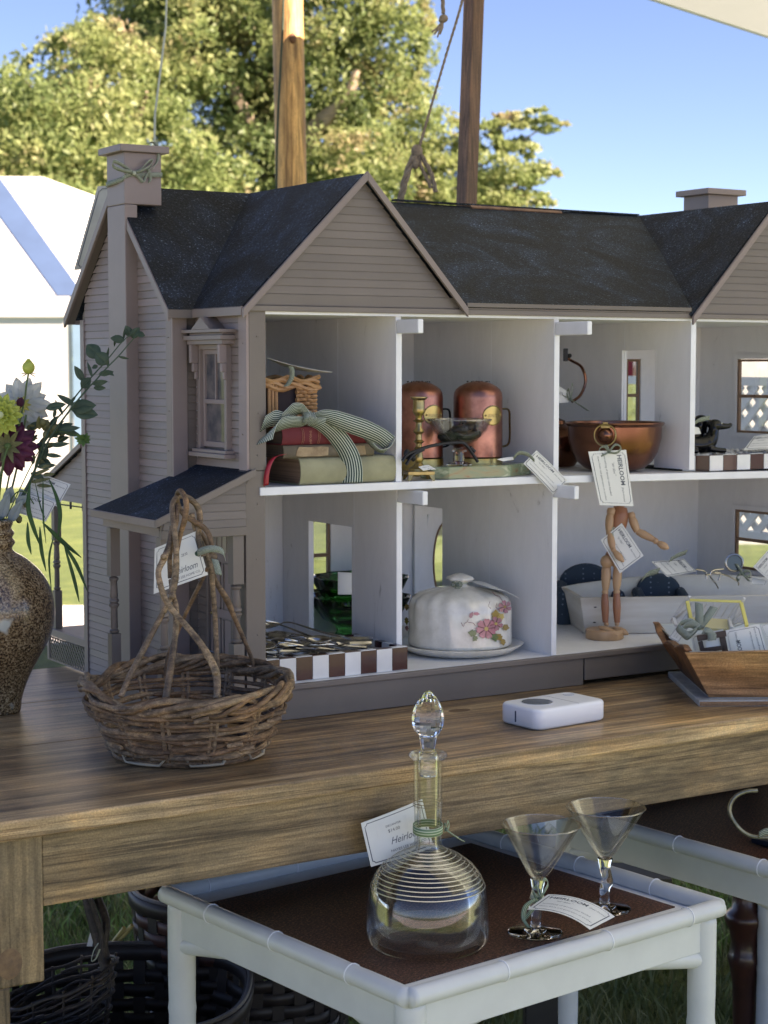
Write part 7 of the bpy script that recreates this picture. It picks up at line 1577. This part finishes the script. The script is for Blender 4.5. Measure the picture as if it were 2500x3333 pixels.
MB().add([M_(u_, v_, .0006) for u_, v_ in ((.2, .16), (.68, .16), (.68, .46), (.2, .46))], [(0, 1, 2, 3)]).build('price_sticker', CREAM, t8)
rr = 48.5*u
mb = MB(); n = 40; zc_ = zz(2703)
for k in range(n+1):
    a = 2*math.pi*k/n; mb.v += [Vector((dcx.x+rr*math.cos(a), dcx.y+rr*math.sin(a), zc_-.0052+.002*math.cos(a-1))), Vector((dcx.x+rr*math.cos(a), dcx.y+rr*math.sin(a), zc_+.0052+.002*math.cos(a-1)))]
    if k < n: mb.uv[len(mb.f)] = [(0, k), (0, k+1), (1, k+1), (1, k)]; mb.f.append((2*k, 2*k+2, 2*k+3, 2*k+1))
GR4 = ribbonm('pale_green_striped_ribbon', (.12, .21, .11), (.5, .56, .42), 3)
mb.build('ribbon_tie', GR4, t8, smooth=True, solid=.0004)
bow(t8, dp(1452, 2700, dd_-.005), .014, mat=GR4, loops=((.3, .5), (-.2, .3)), tails=((1.6, -1.1), (1.0, -.7)), w=.0045)
# cocktail glasses
def martini(c, rim_y, rim_r, lab, lean, jog):
    d_ = depth(c); u = d_/FPX; t = thing('martini_glass', c, lab, 'glass', 'cocktail glasses on the white table'); zt = c.z+(at_base-0)*0
    H_ = rim_y; R_ = rim_r; c = Vector(c); T_ = Vector((lean, 0, 0))
    A_ = Matrix(((1, 0, lean), (0, 1, 0), (0, 0, 1)))
    sh = H_*.50
    prof = [(.0, .0), (.034, .0), (.036, .001), (.034, .0022), (.018, .004), (.008, .0075)]
    MB().lathe(prof+[(0, .008)], c, 40).build('foot', GLASS, t, smooth=True)
    pts = [c+RT*(jog*a*.8)+Vector((lean*z, 0, z)) for a, z in ((0, .006), (0, .018), (.0, sh*.38), (1.0, sh*.52), (.9, sh*.64), (0, sh*.80), (0, sh))]; pp = smooth_path(pts, 4)
    MB().tube(pp, interp([.0075, .0062, .0072, .0080, .0070, .0075, .0105], len(pp)), 16).build('stem', GLASS, t, smooth=True)
    zA, zB = sh+.010, H_; o_ = lambda t: (.016+(R_-.016)*t, zA+(zB-zA)*t); i_ = lambda t: (.0125+(R_-.0012-.0125)*t, sh+.0135+(zB-sh-.0135)*t)
    cup = [(0, sh-.002), (.004, sh-.0015), (.008, sh+.001), (.0125, sh+.0055)]+[o_(t) for t in (0, .1, .3, .5, .7, .85, .93, .97, .99, 1)]+[(R_-.0003, H_+.0005), (R_-.0009, H_+.0005)]+[i_(t) for t in (1, .99, .97, .93, .85, .7, .5, .3, .1, 0)]+[(.0085, sh+.0085), (.004, sh+.0058), (0, sh+.005)]
    MB().lathe([(r, z) for r, z in cup], c, 56, A_).build('cup', THIN, t, smooth=2)
    MB().tube([c+Vector((R_*math.cos(2*math.pi*k/48)+lean*H_, R_*math.sin(2*math.pi*k/48), H_)) for k in range(48)], .00085, 6, closed=True).build('rim', GLASS, t, smooth=True); return t
at_base = 0
g1 = at(1742, 3035, 'Z', .577); g2 = at(1968, 2958, 'Z', .577)
u1 = depth(g1)/FPX; u2 = depth(g2)/FPX
martini(g1, (3035-2680)*u1, 128*u1, 'clear martini glass with crooked stem and a tag at its foot, left one', .06, -.004)
martini(g2, (2958-2622)*u2, 128*u2, 'clear martini glass with crooked stem, the right one standing further back', .0, .004)
dg = depth(g1)
t9, M_ = card('price_tag', [dp(1784, 2911, dg-.02), dp(2001, 2984, dg+.0), dp(1920, 3026, dg-.075), dp(1716, 2960, dg-.075)], 'curved white HEIRLOOM tag lying between the martini glass and the table rim', lines=heir(), bend=.009)
sc_ = dp(1757, 2925, dg-.012)
bow(t9, sc_, .022, mat=GR4, loops=((.5, .9), (-.4, .5)), tails=((-.9, -1.2), (.3, -.4)), w=.006)
MB().lathe([(.0078, -.003), (.0092, 0), (.0078, .003)], Vector((g1.x+.0+.06*.05, g1.y, sc_.z)), 20).build('ribbon_tie', GR4, t9, smooth=True)
MB().ribbon(smooth_path([dp(1745, 2925, dg-.025), dp(1712, 2950, dg-.03), dp(1704, 2990, dg-.03), dp(1722, 3020, dg-.03)], 5), (RT-UPV*.3)*.006).build('ribbon_tail', GR4, t9, smooth=True, solid=.0004)
# hook / ring thing at right
dh = 2.62
HK = thing('iron_hook', dp(2400, 2650, dh), 'curled dark iron ring handle standing on the second white table', 'iron handle')
IRG = P('worn_iron', (.10, .10, .08), .35, .8, col2=(.25, .25, .2), vs=50)
MB().tube(smooth_path([dp(2466, 2573, dh), dp(2430, 2576, dh), dp(2395, 2592, dh), (dp(2376, 2625, dh)), dp(2380, 2660, dh), dp(2410, 2700, dh), (dp(2450, 2722, dh)), dp(2510, 2725, dh)], 5), .0032, 10).build('ring', IRG, HK, smooth=True)
MB().ribbon(smooth_path([dp(2470, 2718, dh-.006), dp(2490, 2708, dh-.008), dp(2520, 2705, dh-.008)], 4), UPV*.010).build('ribbon_tie', OLIVER, HK, smooth=True, solid=.0005)
_q = at(2500, 2762, 'Z', .583); MB().obox(Vector((_q.x, _q.y, .582))+ex2*.07, ex2*.05, ey2*.05, (0, 0, .004)).build('dark_base', P('dark_blue_tin', (.012, .016, .03), .5), HK, bevel=.001)
# turned dark leg of another table
DL = thing('turned_dark_table', (0, 0, 0), 'dark reddish turned leg of another table under the farm table, right', 'table leg'); DL.location = (0, 0, 0)
dl = 3.35; q = dp(2422, 3300, dl); cx_, cy_ = q.x, q.y; ul = dl/FPX
zy = lambda y: dp(2422, y, dl).z
DRK = P('dark_mahogany', (.065, .022, .016), .35, col2=(.035, .012, .01), vs=18, coat=.3)
BASE[DL.name] = Vector((cx_, cy_, 0)); DL.location = (cx_, cy_, 0)
MB().lathe([(32*ul, 0), (36*ul, zy(3330)), (40*ul, zy(3200)), (50*ul, zy(3140)), (58*ul, zy(3110)), (52*ul, zy(3095)), (46*ul, zy(3060)), (52*ul, zy(3020)), (66*ul, zy(2990)), (69*ul, zy(2975)), (62*ul, zy(2960)), (46*ul, zy(2945)), (44*ul, zy(2900)), (44*ul, .73)], (cx_, cy_, 0), 28).build('turned_leg', DRK, DL, smooth=True)
MB().box(cx_-.1, cx_+.25, cy_-.04, cy_+.04, .68, .735).build('apron', DRK, DL)
TP = thing('terracotta_pot', dp(2500, 3100, 3.7), 'pale terracotta jug half cut off behind the dark turned leg', 'pot'); q = dp(2520, 3100, 3.7); BASE[TP.name] = Vector((q.x, q.y, 0)); TP.location = (q.x, q.y, 0); uu = 3.7/FPX
MB().lathe([(.0, .0), (.05, .0), (.052, .01), (60*uu, dp(2500, 3095, 3.7).z), (66*uu, dp(2500, 3040, 3.7).z), (55*uu, dp(2500, 2985, 3.7).z), (36*uu, dp(2500, 2960, 3.7).z), (44*uu, dp(2500, 2930, 3.7).z), (40*uu, dp(2500, 2928, 3.7).z)], (q.x, q.y, 0), 32).build('body', P('dusty_terracotta', (.38, .25, .2), .8, vs=20), TP, smooth=True)
# dark woven splint baskets
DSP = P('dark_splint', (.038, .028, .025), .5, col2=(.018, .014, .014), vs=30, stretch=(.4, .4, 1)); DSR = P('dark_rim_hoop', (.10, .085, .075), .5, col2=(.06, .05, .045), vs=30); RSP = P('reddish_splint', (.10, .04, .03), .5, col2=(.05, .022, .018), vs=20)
def splint(c, ax, by, H_, label, sq=3.2, ns=34, flare=.88, bands=None, Xd=None, Yd=None, hw=.020):
    Xd = Xd or RT; Yd = Yd or F0
    t = thing('splint_basket', c, label, 'basket', 'dark woven splint baskets'); c = Vector(c)
    def sp(a, z, o=0):
        f = flare+(1-flare)*z/H_; ca, sa = math.cos(a), math.sin(a); k = (abs(ca)**sq+abs(sa)**sq)**(-1/sq); return c+Xd*(ax*f+o)*ca*k+Yd*(by*f+o)*sa*k+Vector((0, 0, z))
    nr = int((H_-.035)/(hw+.003)); n = ns*4
    for r in range(nr):
        z0 = .01+r*(hw+.003)
        mb = MB()
        for i in range(n):
            a = 2*math.pi*i/n; o = .0028*math.sin(a*ns/2+math.pi*r); mb.v += [sp(a, z0, o), sp(a, z0+hw, o)]
        for i in range(n): j = (i+1) % n; mb.f.append((2*i, 2*j, 2*j+1, 2*i+1))
        mb.build('weaver_band', RSP if (bands and r in bands) else DSP, t, smooth=True, solid=.0012)
    for s in range(ns):
        a0 = 2*math.pi*(s+.5)/ns; da = .55*2*math.pi/ns*.5
        mb = MB(); mb.v += [sp(a0-da, .0), sp(a0+da, 0), sp(a0+da, H_-.01), sp(a0-da, H_-.01)]; mb.f.append((0, 1, 2, 3)); mb.build('upright_splint', DSP, t, solid=.0012)
    for o, hh_ in ((.005, .026), (-.005, .026)):
        mb = MB()
        for i in range(n): a = 2*math.pi*i/n; mb.v += [sp(a, H_-hh_, o), sp(a, H_, o)]
        for i in range(n): j = (i+1) % n; mb.f.append((2*i, 2*j, 2*j+1, 2*i+1))
        mb.build('rim_hoop', DSP, t, smooth=True, solid=.004)
    MB().tube([sp(2*math.pi*i/n, H_+.001) for i in range(n)], .0045, 6, closed=True).build('rim_cane', DSR, t, smooth=True)
    MB().add([sp(2*math.pi*i/32, .004) for i in range(32)], [tuple(range(32))]).build('bottom', DSP, t); return t
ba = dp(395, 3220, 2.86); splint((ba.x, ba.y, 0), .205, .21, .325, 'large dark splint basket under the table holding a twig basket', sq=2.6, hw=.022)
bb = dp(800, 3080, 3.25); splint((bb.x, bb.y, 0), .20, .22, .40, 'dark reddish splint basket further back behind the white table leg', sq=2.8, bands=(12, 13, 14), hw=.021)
# twig basket inside
tc2 = dp(190, 3290, 2.80); TW = thing('twig_basket', (tc2.x, tc2.y, .15), 'small dark twig basket tilted inside the large splint basket', 'basket')
Xb = (RT*.93+Vector((0, 0, .36))).normalized(); Yb = (F0-Xb*F0.dot(Xb)).normalized()
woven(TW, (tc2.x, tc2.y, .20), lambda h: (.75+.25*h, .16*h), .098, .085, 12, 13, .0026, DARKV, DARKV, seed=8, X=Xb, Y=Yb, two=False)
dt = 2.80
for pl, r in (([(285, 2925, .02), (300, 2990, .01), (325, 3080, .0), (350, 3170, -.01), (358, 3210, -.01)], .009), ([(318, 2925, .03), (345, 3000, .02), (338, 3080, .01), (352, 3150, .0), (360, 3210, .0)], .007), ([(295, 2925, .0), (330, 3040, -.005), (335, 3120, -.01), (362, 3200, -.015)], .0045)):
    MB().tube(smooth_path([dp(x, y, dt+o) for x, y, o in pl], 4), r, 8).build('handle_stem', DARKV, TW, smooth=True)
t_, M_ = card('price_tag', [dp(300, 3010, 3.0), dp(312, 3012, 3.0), dp(300, 3080, 3.0), dp(282, 3080, 3.0)], 'sliver of a pale tag behind the dark twig handle', border=False)
MB().tube(smooth_path([dp(320, 3070, dt-.02), dp(305, 3095, dt-.02), dp(298, 3128, dt-.02), dp(312, 3120, dt-.02), dp(325, 3090, dt-.02)], 4), .002, 6, flat=.4).build('bow_loop', P('pale_ribbon_green', (.35, .4, .33), .6), t_, smooth=True)
BN = thing('bamboo_sticks', dp(390, 3060, 3.1), 'two yellow bamboo sticks poking up behind the dark basket rim', 'sticks')
for a, b_ in (((365, 3090), (430, 3012)), ((362, 3075), (405, 3020))): MB().tube([dp(*a, 3.1), dp(*b_, 3.08)], .004, 8).build('stick', P('yellow_bamboo', (.55, .42, .14), .5) if 'yellow_bamboo' not in bpy.data.materials else bpy.data.materials['yellow_bamboo'], BN, smooth=True)
# dark bench legs beneath
for x, w_, lab in ((1760, .028, 'dark square bench leg standing in shade beneath the white table'),):
    q = dp(x, 3200, 3.0); t = thing('dark_bench', (q.x, q.y, 0), lab, 'bench'); MB().obox((q.x, q.y, .22), RT*w_, F0*w_, (0, 0, .22)).build('leg', P('near_black_wood', (.012, .012, .014), .5), t, bevel=.003)
    q2 = dp(x+60, 3200, 3.1); MB().obox((q2.x, q2.y, .22), RT*.012, F0*.02, (0, 0, .22)).build('leg', P('brown_bench_wood', (.06, .04, .03), .5), t); MB().obox(((q.x+q2.x)/2, (q.y+q2.y)/2+.1, .45), RT*.25, F0*.14, (0, 0, .012)).build('seat', P('near_black_top', (.012, .012, .014), .5), t)
# big curved card hanging behind the chimney
dct = depth(Vector((-.04, .60, 1.5)))
card('price_tag', [dp(318, 606, dct), dp(470, 600, dct), dp(395, 868, dct), dp(240, 880, dct)], 'large curved pale card with printed border hanging behind the left chimney', bend=-.0, border=True, cream=P('shaded_card', (.47, .48, .43), .7, vs=20))  # card stock darkened, its shade put into the colour
